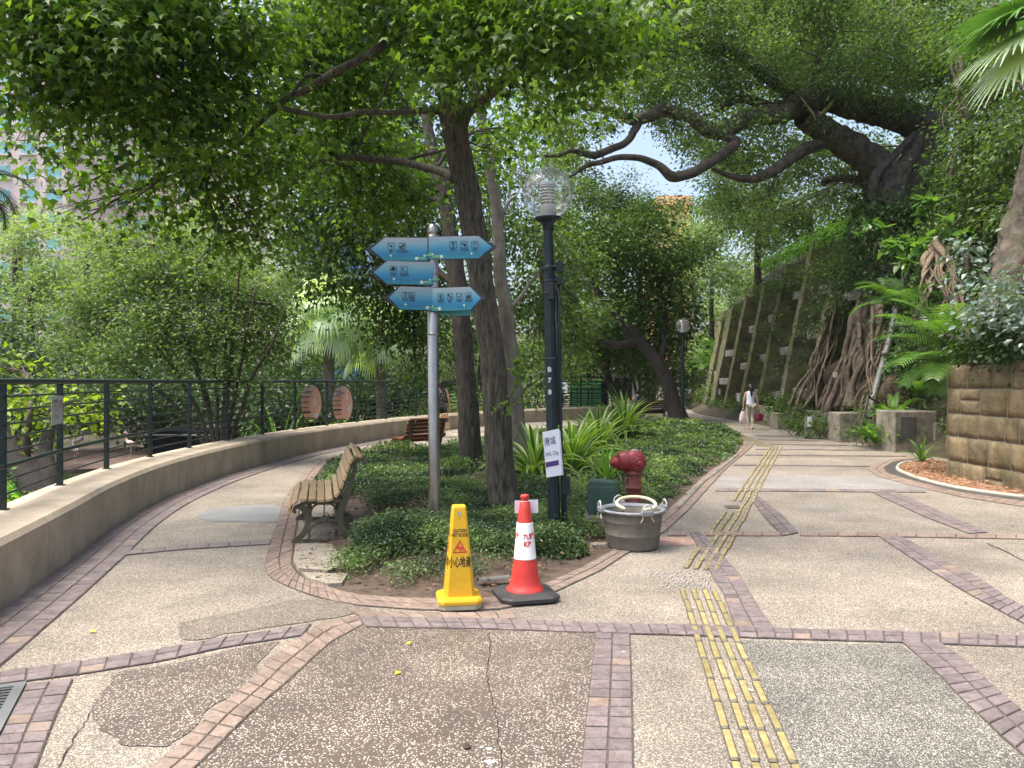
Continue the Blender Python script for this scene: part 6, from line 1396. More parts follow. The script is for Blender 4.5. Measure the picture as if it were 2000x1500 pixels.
mb = MB(); mb.tube([p - b0 for p in catmull(pp((110, 1010, 9.2), (75, 960, 9.4), (35, 905, 9.8), (5, 850, 10.4), (-30, 780, 11)), 6)], interp([.20, .17, .14, .12, .10], 25), 12); link('trunk', mb.mesh(), mat('shade_dark_bark', (.006, .005, .004), (.022, .018, .013), 12, .95, bump=.8), lt, smooth=True)  # bark colour darkened to carry the shade of the canopy overhead
mb = MB(); mb.tube([p - b0 for p in catmull(pp((90, 985, 9.3), (95, 930, 9.6), (88, 880, 10), (100, 820, 10.6), (110, 770, 11)), 6)], interp([.13, .11, .09, .06, .04], 25), 10); link('branch', mb.mesh(), MATS['shade_dark_bark'], lt, smooth=True)
# bright weeds on the near bank, dark undergrowth behind
def leaf_stuff(name, label, blobs, m, size, shape='oval', cat='undergrowth', **kw):
    B = [(P(x, y, Y), (r * Y / F, kk * r * Y / F if (kk := (b[0] if b else 1)) else 0, r * Y / F * .8), cov) for x, y, Y, r, cov, *b in blobs]
    C, D, N, S, Tt, _ = sprays(B, size, **kw)
    o = link(name, leaves(name, C, D, N, S, Tt, shape, m)); return tag(o, label, cat, kind='stuff')
leaf_stuff('weeds', 'bright green weeds on the bank just over the low wall', [(10, 965, 9.6, 60, 3), (60, 960, 9.8, 30, 2), (-40, 930, 10, 60, 3), (20, 1010, 9, 60, 3)], L_bright, .08, per=10, spread=.12)
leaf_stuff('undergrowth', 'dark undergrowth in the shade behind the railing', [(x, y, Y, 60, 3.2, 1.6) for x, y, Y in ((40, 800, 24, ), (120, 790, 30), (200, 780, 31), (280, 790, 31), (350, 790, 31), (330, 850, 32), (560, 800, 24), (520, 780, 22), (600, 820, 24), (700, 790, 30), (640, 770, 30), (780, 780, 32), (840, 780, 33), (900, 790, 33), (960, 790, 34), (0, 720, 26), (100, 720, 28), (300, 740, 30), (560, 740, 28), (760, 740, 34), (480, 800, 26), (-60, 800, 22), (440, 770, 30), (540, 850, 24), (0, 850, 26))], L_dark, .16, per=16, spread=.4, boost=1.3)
leaf_stuff('reeds', 'pale green low plants beyond the far part of the railing', [(700, 850, 22, 40, 2), (620, 850, 20, 30, 1.5), (800, 830, 26, 45, 2.6), (860, 810, 28, 50, 3), (920, 800, 30, 50, 3), (770, 860, 25, 30, 2), (980, 800, 32, 40, 2.6)], L_light, .13, per=12, spread=.3)
strap_clump('tall pale strap leaf plant beyond the railing, before the pink panels', (-6.2, 20.6, -1.2), 34, 2.6, .09, edge=False, m=L_palm)
strap_clump('spiky pale strap leaf plant at the pond edge behind the shrub stems', (-7.3, 20.4, -1.2), 26, 2.1, .08, edge=False, m=L_palm)
# small dark pool shed behind
def shed(name, label, cat, c, d, m, rz=0, parts=()):
    t = thing(name, label, cat, c, rz); mb = MB(); mb.box((0, 0, d[2] / 2), d, bev=.02); link('body', mb.mesh(), m, t)
    for nm, cc, dd, mm in parts: mb = MB(); mb.box(cc, dd, bev=.01); link(nm, mb.mesh(), mm, t)
    return t
M_tarp = mat('black_tarp', (.008, .009, .012), (.018, .018, .022), 5, .95, spec=.1)
shed('covered_pen', 'low black covered pen beyond the railing near the pink panels', 'pen', (-6.4, 31, -1.3), (4.2, 2, 2.1), M_tarp, .1, [('beam', (0, -1.02, 1.5), (4.3, .06, .08), M_pipe), ('beam', (0, -1.02, .7), (4.3, .06, .06), M_pipe)])
shed('covered_pen', 'dark box shaped pen beyond the shrub stems by the pond', 'pen', (-10.2, 25, -1.3), (2.6, 1.6, 1.35), M_tarp, -.1, [('beam', (0, -.82, 1.2), (2.7, .05, .06), M_pipe)])
# white and pink birds on the mud bank
M_wbird = mat('white_feather', (.70, .68, .66), (.82, .80, .78), 12, .9); M_pbird = mat('pink_feather', (.60, .42, .38), (.72, .56, .52), 12, .9)
def wader(label, px, py, Y, s, m, rz, leg=True, cat='bird'):
    g = P(px, py, Y); t = thing('wading_bird', label, cat, (g.x, g.y, -1.13), rz, 'birds on the muddy bank'); t.scale = (s, s, s)
    top = .62
    jn = [(-.16, 0, top - .02), (-.06, 0, top), (.08, 0, top + .02), (.16, 0, top + .08), (.20, 0, top + .22), (.15, 0, top + .36), (.20, 0, top + .46), (.27, 0, top + .45), (.33, 0, top + .40)]
    skin_body('body', jn, [(i, i + 1) for i in range(8)], [(.04, .03), (.12, .10), (.13, .11), .06, .028, .024, .034, .022, .01], m, t)
    for y in (-.04, .04):
        mb = MB(); mb.tube([(0, y, top - .08), (-.02, y, .32), (.01, y, .0), (.06, y, .0)], .010, 5); link('leg', mb.mesh(), M_pbird, t)
for lab, px, py, Y, s, m_, rz in (('white bird with folded neck standing by the water edge', 147, 882, 25.5, .75, M_wbird, 2.6), ('white bird close behind the second railing post', 110, 893, 24.6, .75, M_wbird, .4), ('pink flamingo with raised neck on the mud bank', 105, 852, 28, .95, M_pbird, .2),
                             ('pink flamingo feeding near the raised neck one', 97, 866, 27.5, .85, M_pbird, 2.9), ('pale flamingo under the bright leaves behind the first railing bay', 28, 857, 27, .9, M_wbird, 2.8), ('pale flamingo behind the thick leaning trunk, next in its row', 50, 864, 26.8, .85, M_wbird, .2),
                             ('small pink bird at the back of the mud bank', 152, 858, 29, .8, M_pbird, .1), ('pink flamingo seen through the middle railing bays', 255, 858, 27.5, .85, M_pbird, 3.0), ('grey white bird by the shrub stems on the bank', 300, 836, 30, .75, M_wbird, .2), ('small pale bird on the bank between two railing posts', 62, 868, 27.2, .7, M_wbird, 1.2)):
    wader(lab, px, py, Y, s, m_, rz)

# distant trees on the far side of the pond
def far_tree(label, px, ytop, ybot, Y, r, leafm, size=.3, cov=3, kind='broad_tree', bk=None, **kw):
    cy_ = (ytop + ybot) / 2; hh = (ybot - ytop) / 2; k = []
    rr = random.Random(int(px * 7 + Y))
    nb = max(3, int(hh * 2 * r * 2 / (r * .62) ** 2 / 3.0))
    for i in range(nb):
        k.append((px + rr.uniform(-1, 1) * r * .7, cy_ + rr.uniform(-1, 1) * hh * .8, Y + rr.uniform(-1, 1) * 1.5, r * rr.uniform(.42, .62), cov))
    z0 = -1.2 if px < 900 else 0
    ba = P(px, ybot, Y); base = Vector((ba.x, ba.y, z0))
    return tree(kind, label, 'tree', [([base, (base + ba) / 2, P(px, cy_ + hh * .5, Y), P(px + 5, cy_, Y)], [.30, .24, .15, .06])], [], k, leafm, size, 'oval', bk or M_darkbark, twigs=True, per=18, spread=.12 * r * Y / F + .15, droop=.3, **kw)
far_tree('dark broad tree at the far pond side, furthest toward the frame edge', 20, 560, 760, 30, 75, L_mid, .2, 3)
far_tree('bright rounded tree beyond the pond behind the airy shrub', 60, 470, 640, 36, 90, L_light, .22, 3.2)
far_tree('light green tree beyond the pond over the airy shrub', 200, 455, 620, 40, 90, L_light, .24, 3)
far_tree('mid green tree behind the airy shrub, before the pink towers', 330, 470, 640, 44, 85, L_mid, .26, 2.6)
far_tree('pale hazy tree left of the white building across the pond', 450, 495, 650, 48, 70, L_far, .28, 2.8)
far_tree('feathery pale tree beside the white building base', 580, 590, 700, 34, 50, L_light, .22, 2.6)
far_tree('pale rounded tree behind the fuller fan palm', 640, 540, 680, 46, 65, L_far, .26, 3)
far_tree('light tree behind the partly hidden fan palm', 730, 590, 740, 44, 60, L_light, .24, 2.8)
far_tree('tree filling the gap behind the signpost boards', 810, 560, 740, 42, 65, L_mid, .24, 3)
far_tree('tree between the paired trunks, far across the pond', 940, 560, 760, 40, 65, L_light, .24, 3)
far_tree('shaded tree low behind the fan palms', 700, 700, 790, 36, 60, L_mid, .2, 3)
far_tree('pale grey green tree at the frame edge under the pink towers', 40, 410, 500, 60, 60, L_far, .35, 1.6)
far_tree('shaded shrubby tree behind the far railing', 880, 700, 800, 38, 55, L_light, .2, 3)
far_tree('tree above the white hut roof', 1150, 620, 740, 52, 75, L_light, .3, 3)
far_tree('tall light tree behind the curving tree crown', 1120, 420, 620, 50, 75, L_mid, .3, 3)
far_tree('yellow green tree past the globe of the first lamp', 1210, 350, 520, 48, 75, L_light, .26, 2.8)
far_tree('yellow green tree next to the orange building', 1290, 430, 620, 55, 75, L_light, .28, 2.6)
far_tree('feathery tree over the bright path end', 1390, 430, 610, 58, 70, L_light, .28, 3.2)
far_tree('pale tree closing the view at the path end', 1400, 590, 740, 70, 55, L_far, .32, 3.2)
far_tree('dense tree beyond the path end', 1350, 660, 780, 62, 40, L_mid, .28, 3.4)
far_tree('light tree next to the ribbed wall end', 1450, 520, 660, 54, 55, L_light, .26, 2.6)
far_tree('tall leafy tree leaning over the ribbed wall top', 1480, 360, 500, 40, 75, L_ban, .2, 3)
far_tree('leafy tree between the banyan limb and the ribbed wall', 1580, 360, 450, 38, 75, L_ban, .2, 3)

def woods(name, label, boxes, m, size, **kw):
    rr = random.Random(len(label)); bl = []
    for x0, x1, y0, y1, Y, r, cov in boxes:
        nx, ny = max(1, int((x1 - x0) / (r * 1.15))), max(1, int((y1 - y0) / (r * 1.15)))
        for i in range(nx + 1):
            for j in range(ny + 1): bl.append((x0 + (x1 - x0) * i / nx + rr.uniform(-.3, .3) * r, y0 + (y1 - y0) * j / ny + rr.uniform(-.3, .3) * r, Y + rr.uniform(-.08, .08) * Y, r * rr.uniform(.7, 1.1), cov * rr.uniform(.6, 1.3)))
    return leaf_stuff(name, label, bl, m, size, cat='woodland', **kw)
woods('woodland', 'mass of mid green woodland filling the view behind the planter trees', [(600, 1130, 0, 640, 34, 70, 2.0)], L_mid, .24, per=18, spread=.5)
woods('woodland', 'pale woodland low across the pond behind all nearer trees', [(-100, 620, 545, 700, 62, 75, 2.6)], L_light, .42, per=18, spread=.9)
woods('woodland', 'shaded woodland floor thicket across the pond', [(-100, 1080, 690, 800, 46, 60, 2.6)], L_mid, .34, per=18, spread=.7)
woods('woodland', 'green hillside wood rising behind the banyan limb', [(1440, 2050, 210, 420, 42, 70, 2.4), (1150, 2050, -40, 150, 34, 80, 1.5)], L_mid, .26, per=18, spread=.6, tint=(.1, 1))
woods('woodland', 'light wood closing the gap over the path end', [(1100, 1480, 440, 740, 75, 60, 2.4)], L_light, .42, per=18, spread=.9)
# ================================================================ STONE WALL
SWX = 7.4
sw = thing('stone_wall', 'brown sandstone block retaining wall with pale mortar joints at the path edge', 'wall', (SWX, 13.3, 0))
mb = MB(); out = [(-.006, -6.3), (-.006, -.25), (.10, -.08), (.28, .0), (1.6, .0), (1.6, -6.3)]
mb.prism([(x, y) for x, y in out], -.1, 1.84); link('mortar_core', fix_normals(mb.mesh()), M_mortar, sw)
def stone_block(y0, y1, z0, z1, fx, parent, corner=False):
    """rough block whose face looks towards -x; rounded where it turns the corner"""
    nx, nz = max(3, int((y1 - y0) / .10)), 4; g = .012; vs = []; sd = rnd.random() * 90
    Y = np.linspace(y0 + g, y1 - g, nx + 1); Z = np.linspace(z0 + g, z1 - g, nz + 1)
    for j, z in enumerate(Z):
        for i, y in enumerate(Y):
            e = min(i, nx - i, 1) * min(j, nz - j, 1)
            x = -(.012 + .020 * e) - (.016 * noise.noise(Vector((y * 4, z * 5, sd))) + .010 * noise.noise(Vector((y * 14, z * 14, sd)))) * e
            x += fx(y); vs.append((x, y + (0 if e else .006 * noise.noise(Vector((z * 9, sd, y)))), z + (0 if e else .006 * noise.noise(Vector((y * 9, sd, 1))))))
    nf = len(vs); fs = [(j * (nx + 1) + i, (j + 1) * (nx + 1) + i, (j + 1) * (nx + 1) + i + 1, j * (nx + 1) + i + 1) for j in range(nz) for i in range(nx)]
    border = [i for i in range(nx + 1)] + [j * (nx + 1) + nx for j in range(1, nz + 1)] + [nz * (nx + 1) + i for i in range(nx - 1, -1, -1)] + [j * (nx + 1) for j in range(nz - 1, 0, -1)]
    for b in border: v = vs[b]; vs.append((fx(v[1]) + .035, v[1], v[2]))
    k = len(border); fs += [(border[i], border[(i + 1) % k], nf + (i + 1) % k, nf + i) for i in range(k)]
    m_ = MB(); m_.add(vs, fs); me = m_.mesh('stone_block', min(1, max(0, rnd.gauss(.5, .24)))); fix_normals(me); me.polygons.foreach_set('use_smooth', [True] * len(me.polygons))
    link('stone_block', me, M_stone, parent)
fx = lambda y: .0 if y < -.3 else .55 * ((y + .3) / .32) ** 2 * .5
zc = [-.16, .27, .68, 1.06, 1.48, 1.92]
for r in range(5):
    y = .02; 
    while y > -6.2:
        w = rnd.choice([.34, .44, .54, .66]) if y < -.1 else rnd.choice([.22, .32, .26]); y2 = max(y - w, -6.25)
        if rnd.random() < .2 and r < 6 and y < -.5 and zc[r + 1] - zc[r] > .3:
            zm = (zc[r] + zc[r + 1]) / 2 + .02; stone_block(y2, y, zc[r], zm, fx, sw); stone_block(y2, y, zm, zc[r + 1], fx, sw)
        else: stone_block(y2, y, zc[r] + rnd.uniform(-.006, .006), zc[r + 1] - (0 if r < 4 else rnd.uniform(0, .05)), fx, sw)
        y = y2

# ================================================================ HILLSIDE
def prof_at(Y):
    """cross section of the slope at distance Y: (x, z) points from the bed upwards"""
    f = min(1, max(0, (Y - 13.45) / .9)); g = min(1, max(0, (Y - 20) / 4))
    A = [(7.7, -.1), (7.9, 1.72), (9.2, 2.1), (10.2, 3.6), (11.0, 5.6), (12.4, 8.0), (18, 11), (40, 18)]
    B = [(8.9, -.05), (9.6, .35), (10.3, 1.5), (10.7, 3.2), (11.3, 5.4), (12.4, 7.4), (18, 10), (40, 18)]
    Cc = [(9.0, -.05), (9.9, .30), (11.3, .5), (12.2, 3.5), (12.7, 6.2), (13.1, 7.3), (18, 9.0), (40, 17)]
    o = []
    for a, b, c in zip(A, B, Cc):
        x = a[0] * (1 - f) + b[0] * f; z = a[1] * (1 - f) + b[1] * f; x = x * (1 - g) + c[0] * g; z = z * (1 - g) + c[1] * g; o.append((x + max(0, Y - 38) * .17, z))
    return o
ys = list(np.arange(1, 13.2, 1.0)) + [13.35] + list(np.arange(13.6, 30, .5)) + list(np.arange(30, 100, 2.5)); V = []; NT = 42
for Y in ys:
    pr = prof_at(Y); t = np.linspace(0, 7, NT); X = np.interp(t, range(8), [p[0] for p in pr]); Z = np.interp(t, range(8), [p[1] for p in pr])
    for i, (x, z) in enumerate(zip(X, Z)):
        n_ = noise.noise_vector(Vector((x * .8, Y * .8, z * .8))) * (.28 if i > 8 else .04); V.append((x + n_.x, Y, z + n_.z * .6))
V = np.array(V); idx = np.arange(len(V)).reshape(len(ys), NT); Fc = np.stack([idx[:-1, :-1], idx[:-1, 1:], idx[1:, 1:], idx[1:, :-1]], -1).reshape(-1, 4)
link('hillside', np_mesh('hillside', V, Fc, M_hill, smooth=True))['kind'] = 'structure'
VV = V.reshape(len(ys), NT, 3); YS = np.array(ys)
def on_slope(Y, t, out=.0):
    """Y array, t in 0..7 -> points and outward normals on the slope"""
    yi = np.clip(np.interp(Y, YS, np.arange(len(ys))), 0, len(ys) - 1.001); ti = np.clip(t / 7 * (NT - 1), 0, NT - 1.001)
    a, b = yi.astype(int), ti.astype(int); fa, fb = (yi - a)[:, None], (ti - b)[:, None]
    Pt = (VV[a, b] * (1 - fa) + VV[a + 1, b] * fa) * (1 - fb) + (VV[a, b + 1] * (1 - fa) + VV[a + 1, b + 1] * fa) * fb
    tv = unit(VV[a, b + 1] - VV[a, b]); Nn = unit(np.stack([-tv[:, 2], np.zeros(len(Y)), tv[:, 0]], -1)); return Pt + Nn * out, Nn
def slope_leaves(name, label, Y0, Y1, t0, t1, n, size, m, shape='ovate', thick=.25, cat='climbing plant', patch=None, tint=(.45, .2)):
    Y = rng.uniform(Y0, Y1, n); t = rng.uniform(t0, t1, n)
    if patch is not None:
        v = np.array([noise.noise(Vector((y * patch[0], q * patch[0] * 1.3, patch[1]))) for y, q in zip(Y, t)]); k = v > patch[2]; Y, t = Y[k], t[k]; n = len(Y)
    lump = np.array([noise.noise(Vector((y * 1.1, q * 1.6, 5))) for y, q in zip(Y, t)])
    Pt, Nn = on_slope(Y, t); Pt = Pt + Nn * (thick * (rng.random(n) ** .6) * (1 + 1.5 * np.clip(lump, 0, 1)))[:, None]
    D = rng.normal(size=(n, 3)) * .6 + Nn * .4 + [0, 0, -.8]; N = Nn + rng.normal(size=(n, 3)) * .5 + [0, 0, .6]
    o = link(name, leaves(name, Pt, D, N, size * rng.uniform(.6, 1.3, n), np.clip(tint[0] + .5 * lump + rng.normal(0, tint[1], n), 0, 1), shape, m)); return tag(o, label, cat, kind='stuff')
slope_leaves('ivy', 'dense dark climbing ivy covering the slope above the stone wall', 8, 24, 2.2, 6.2, 60000, .12, L_ivy, patch=(1.0, 3, -.42), thick=.45)
slope_leaves('ivy', 'dense leafy cover on the upper slope behind the banyan', 18, 60, 5.0, 7, 26000, .17, L_mid, 'oval', thick=.8, tint=(.5, .2))
slope_leaves('creeper', 'sparse creeper leaves low on the slope behind the concrete blocks', 15, 40, .8, 2.2, 9000, .10, L_mid, thick=.3, patch=(1.2, 8, .0))

# ================================================================ RIBBED RETAINING WALL
rw = thing('retaining_wall', 'tall stained concrete retaining wall with slanting ribs and pale horizontal ties', 'wall', (10.9, 33, .3))
ro = Vector((10.9, 33, .3)); batter = .20
def wx(z, Y): return 10.95 + batter * z + max(0, Y - 38) * .17 
H7 = 6.9
mb = MB(); yy = list(np.arange(21.8, 52.5, 1.5)); vs = []
for Y in yy:
    for z in np.linspace(.0, H7 - max(0, Y - 40) * .12, 9): vs.append(Vector((wx(z, Y) + .34 + .12 * noise.noise(Vector((Y * .7, z * .9, 0))), Y, z)) - ro)
mb.add(vs, [(i * 9 + j, i * 9 + j + 1, (i + 1) * 9 + j + 1, (i + 1) * 9 + j) for i in range(len(yy) - 1) for j in range(8)])
link('wall_face', fix_normals(mb.mesh()), M_darkc, rw, smooth=True)
ribs = [26.4, 29.0, 31.6, 33.9, 36.4, 40.0, 44.5]; rtop = [5.4, 6.9, 6.4, 6.0, 5.6, 5.6, 5.2]
for Y, h in zip(ribs, rtop):
    w = .42 if Y < 40 else .9; mb = MB()
    x0, x1 = wx(.0, Y) - 1.0, wx(h, Y) - 1.0
    v = [(x0, Y - w / 2, 0), (x0, Y + w / 2, 0), (x0 + 1.4, Y + w / 2, 0), (x0 + 1.4, Y - w / 2, 0), (x1, Y - w / 2, h), (x1, Y + w / 2, h), (x1 + 1.4, Y + w / 2, h), (x1 + 1.4, Y - w / 2, h)]
    n8 = 10; vs = []
    for k in range(n8 + 1):
        f = k / n8
        for a, b in ((0, 4), (1, 5), (2, 6), (3, 7)):
            q = Vector(v[a]).lerp(Vector(v[b]), f); q += noise.noise_vector(q * 1.4) * .035; vs.append(q - ro)
    mb.add(vs, [(i * 4 + j, i * 4 + (j + 1) % 4, (i + 1) * 4 + (j + 1) % 4, (i + 1) * 4 + j) for i in range(n8) for j in range(4)] + [(0, 1, 2, 3), tuple(n8 * 4 + j for j in range(4))])
    link('rib', fix_normals(mb.mesh()), M_ribc, rw)
ties = [(27.4, 4.9), (27.6, 3.3), (27.9, 1.2), (30.0, 5.0), (30.2, 2.8), (30.1, 1.05), (32.5, 4.3), (32.6, 2.6), (32.4, 1.1), (35.0, 4.0), (35.2, 2.3), (35.0, .9), (38, 3.0), (38.2, 1.6), (25.2, 4.4), (42.0, 2.0)]
for Y, z in ties:
    mb = MB(); mb.box(Vector((wx(z, Y) - .35, Y, z)) - ro, (.75, 1.5 if Y < 37 else 2.0, .32), bev=.02); link('tie_beam', mb.mesh(), M_palec, rw)
mb = MB(); mb.prism([(-.16, 0), (.0, 0), (.09, .42), (-.07, .42)], -.16, -.15, axis='y', M=Matrix.Translation(Vector((wx(.9, 29) - .86, 29.0, .9)) - ro)); link('plate', fix_normals(mb.mesh()), M_signwhite, rw)
# railing and bright creeper along the wall top
hr = thing('handrail', 'thin green handrail climbing along the top of the ribbed wall', 'railing', P(1650, 452, 27)); ho = P(1650, 452, 27)
tp_ = pp((1496, 524, 36), (1512, 508, 34.5), (1560, 488, 31.5), (1600, 470, 29), (1650, 448, 27), (1690, 425, 25.5))
mb = MB(); mb.tube([p - ho for p in catmull(tp_, 5)], .03, 6); link('rail', mb.mesh(), M_fence, hr)
for p in tp_[1:]: mb = MB(); mb.tube([p - ho, p - ho + Vector((0, 0, -.9))], .025, 6); link('post', mb.mesh(), M_fence, hr)
leaf_stuff('creeper', 'bright green creeper spilling over the top of the ribbed wall', [(1500, 512, 34, 14, 4, 1), (1530, 500, 32, 17, 4.2, 1), (1565, 484, 29.8, 18, 4.2, 1), (1602, 466, 27.6, 17, 4.2, 1), (1632, 450, 26.5, 16, 4, 1), (1630, 448, 30, 20, 3, 2), (1650, 438, 29, 14, 2, 2)], L_bright, .13, per=12, spread=.22)
leaf_stuff('ferns', 'hanging green ferns on the ribbed wall between its ribs', [(1530, 555, 31, 24, 2.4), (1548, 535, 30.5, 22, 2.4), (1510, 580, 32, 18, 2), (1598, 600, 27.5, 22, 2), (1620, 560, 26.5, 22, 2), (1465, 640, 37, 16, 2), (1545, 600, 30.5, 14, 1.6), (1590, 530, 28, 20, 2), (1480, 560, 35, 20, 2.2), (1455, 590, 38, 24, 2.2), (1640, 510, 26, 30, 2.6), (1640, 600, 25.4, 26, 2.2), (1660, 540, 24.5, 34, 2.6), (1630, 640, 25.6, 22, 1.8), (1680, 480, 24.5, 40, 3)], L_mid, .13, per=12, spread=.25)

# ================================================================ BANYAN
bY = 23.2
BT = [(pp((1735, 470, 23.6), (1735, 430, 23.6), (1732, 400, 23.5), (1728, 370, 23.5), (1715, 330, 23.5), (1690, 306, 23.3), (1650, 280, 23), (1600, 248, 22.6), (1566, 226, 22.3)), [.50, .55, .58, .58, .54, .46, .40, .35, .30]),
      (pp((1770, 450, 24), (1775, 400, 24), (1790, 330, 24), (1806, 280, 24), (1800, 246, 24), (1760, 228, 23.8), (1700, 212, 23.4), (1640, 198, 22.9), (1590, 190, 22.6), (1556, 200, 22.4)), [.40, .42, .44, .46, .52, .46, .42, .38, .36, .32]),
      (pp((1835, 420, 24.4), (1832, 340, 24.3), (1830, 290, 24.2), (1834, 248, 24.2), (1812, 236, 24)), [.30, .28, .30, .30, .22]),
      (pp((1720, 400, 23), (1745, 350, 23.2), (1780, 300, 23.5), (1795, 255, 23.8)), [.22, .22, .22, .2]), (pp((1745, 420, 22.9), (1762, 350, 23.2), (1790, 290, 23.5)), [.16, .16, .12]), (pp((1700, 390, 22.8), (1712, 340, 22.9), (1750, 300, 23.2), (1785, 262, 23.5)), [.13, .14, .12, .1])]
BL = [(pp((1585, 205, 22.5), (1559, 204, 22.3), (1524, 222, 22.1), (1482, 224, 21.9), (1440, 240, 21.7), (1405, 258, 21.5), (1372, 250, 21.3), (1349, 228, 21.1), (1300, 217, 20.9), (1245, 231, 20.6), (1175, 213, 20.3), (1110, 205, 20)), [.36, .33, .30, .27, .25, .23, .20, .19, .18, .16, .12, .07]),
      (pp((1640, 278, 23), (1615, 278, 22.8), (1580, 288, 22.5), (1545, 310, 22.3), (1517, 330, 22.1), (1470, 350, 21.9), (1433, 345, 21.8), (1390, 330, 21.7)), [.22, .20, .19, .19, .17, .12, .09, .05]),
      (pp((1405, 262, 21.5), (1436, 278, 21.4), (1405, 305, 21.3), (1370, 329, 21.1), (1335, 342, 21.0), (1312, 343, 20.9), (1287, 324, 20.8), (1245, 309, 20.6), (1203, 311, 20.4), (1150, 322, 20.2), (1112, 346, 20)), [.12, .15, .15, .14, .14, .15, .11, .09, .08, .07, .04]),
      (pp((1247, 236, 20.6), (1240, 256, 20.6), (1224, 276, 20.5), (1164, 301, 20.3), (1119, 296, 20.1), (1075, 305, 20), (1025, 306, 19.8)), [.13, .11, .10, .10, .06, .05, .03]),
      (pp((1560, 192, 22.4), (1520, 165, 22.2), (1475, 130, 22), (1433, 103, 21.8), (1390, 92, 21.6), (1352, 66, 21.4), (1318, 40, 21.2), (1290, 5, 21)), [.24, .2, .19, .18, .17, .18, .16, .12]),
      (pp((1560, 215, 22.3), (1500, 205, 22.3), (1440, 195, 22.2), (1400, 215, 22)), [.2, .16, .13, .08]), (pp((1570, 190, 22.4), (1590, 150, 22.4), (1600, 110, 22.4), (1640, 60, 22.4)), [.13, .08, .06, .04]), (pp((1640, 190, 22.8), (1660, 150, 22.8), (1700, 110, 22.8), (1730, 60, 22.8)), [.08, .06, .05, .03]),
      (pp((1740, 345, 23.6), (1680, 350, 23.8), (1640, 348, 24), (1605, 358, 24.2)), [.18, .14, .12, .10])]
ban_blobs = []
for x in range(1240, 1900, 85):
    for y, c in ((-20, 3.0), (45, 2.8), (110, 2.3)):
        ban_blobs.append((x + rnd.uniform(-20, 20), y + rnd.uniform(-18, 18), 22.5 + rnd.uniform(-1.8, 1.8), rnd.uniform(52, 74), c, .7))
ban_blobs += [(1290, 165, 21, 55, 2.2), (1350, 170, 21.5, 50, 1.8), (1420, 165, 22, 55, 2.2), (1490, 170, 22, 40, 1.8), (1640, 140, 21.5, 55, 2.4), (1700, 160, 22, 50, 2.2), (1780, 160, 23, 60, 2.6), (1240, 160, 21, 50, 1.7), (1190, 190, 20.5, 45, 1.3), (1380, 200, 22.5, 40, 1.8), (1470, 260, 22.5, 42, 1.8), (1520, 265, 23, 35, 2), (1430, 300, 22.6, 30, 1.4), (1180, 250, 20.4, 30, 1.0), (1110, 280, 20.2, 35, 1.2), (1340, 290, 23, 28, .9), (1460, 320, 23, 36, 1.6), (1500, 380, 24, 40, 2.2), (1560, 330, 24, 30, 1.8), (1640, 330, 24.5, 34, 2), (1850, 120, 23, 70, 3), (1070, 230, 20, 40, 1.4), (1145, 340, 20.2, 24, .8), (1850, 200, 25, 50, 2.4)]
ban = tree('banyan_tree', 'huge banyan arching its thick gnarled limb over the path from the wall top', 'tree', BT[:1] + BT[1:], BL, ban_blobs, L_ban, .115, 'oval', M_banyan, trunk_ridge=.07, per=18, spread=.30, droop=.35, flat=.5, tint=(0, 1), boost=1.05)
bo = ban.location
def strap(pts, w, m, nm):
    mb = MB(); mb.tube([p - bo for p in catmull(pp(*pts), 4)], w, 6, flat=.2); link(nm, mb.mesh(), m, ban)
strap([(1556, 180, 22.0), (1572, 200, 21.85), (1588, 222, 21.9), (1592, 232, 22.1)], .10, mat('tan_webbing', (.34, .24, .13), (.44, .32, .18), 10, .8), 'sling')
strap([(1600, 228, 22.0), (1612, 214, 21.9), (1626, 200, 22.0)], .09, mat('ochre_webbing', (.36, .28, .10), (.46, .36, .15), 10, .8), 'sling')
strap([(1626, 200, 22.0), (1646, 183, 22.2), (1600, 174, 22.3)], .05, mat('green_webbing', (.03, .20, .13), (.05, .28, .18), 10, .7), 'sling')
# aerial roots running down the wall
def roots(label, top, bottoms, Yt, n, r, seed):
    rr = random.Random(seed); b0 = P(*top); t = thing('aerial_roots', label, 'roots', b0)
    for k in range(n):
        bx, by, bY_ = bottoms[k % len(bottoms)]; j = lambda s: rr.uniform(-s, s)
        p0 = P(top[0] + j(12), top[1] + j(14), top[2]); p1 = P(bx + j(12), by + j(6), bY_ + j(.25)); mid = []
        for f in (.2, .4, .6, .8): q = p0.lerp(p1, f); mid.append(q + Vector((j(.22), j(.10) - .12, j(.1))))
        ps = wobble(catmull([p0] + mid + [p1], 5), .07, 1.8); rad = r * rr.uniform(.35, 1.1)
        mb = MB(); mb.tube([p - b0 for p in ps], interp([rad * 1.5, rad, rad * .8, rad * .7, rad * 1.1], len(ps)), 8); link('root', mb.mesh(), M_root, t, smooth=True)
    return t
roots('broad curtain of brown aerial roots spreading down over the dark wall', (1693, 590, 22.8), [(1612, 800, 23.1), (1626, 802, 22.8), (1640, 800, 22.9), (1652, 802, 22.6), (1660, 796, 22.5), (1672, 800, 22.3), (1645, 770, 23), (1690, 780, 22.4)], 23, 34, .11, 5)
roots('aerial roots hanging between the ivy and the leaning grey pipe', (1712, 600, 21.6), [(1690, 815, 21.2), (1710, 812, 21), (1676, 812, 21.6), (1722, 790, 20.8)], 22, 11, .09, 9)
roots('thin roots tangled along the nearest slanting rib of the wall', (1640, 580, 26), [(1556, 805, 25.2), (1562, 800, 25), (1550, 790, 25.4), (1600, 800, 24.6)], 26, 14, .05, 12)
roots('thick vertical roots dangling beside the stone pillar on the slope', (1862, 90, 18), [(1858, 330, 18), (1864, 350, 18)], 18, 5, .05, 15)
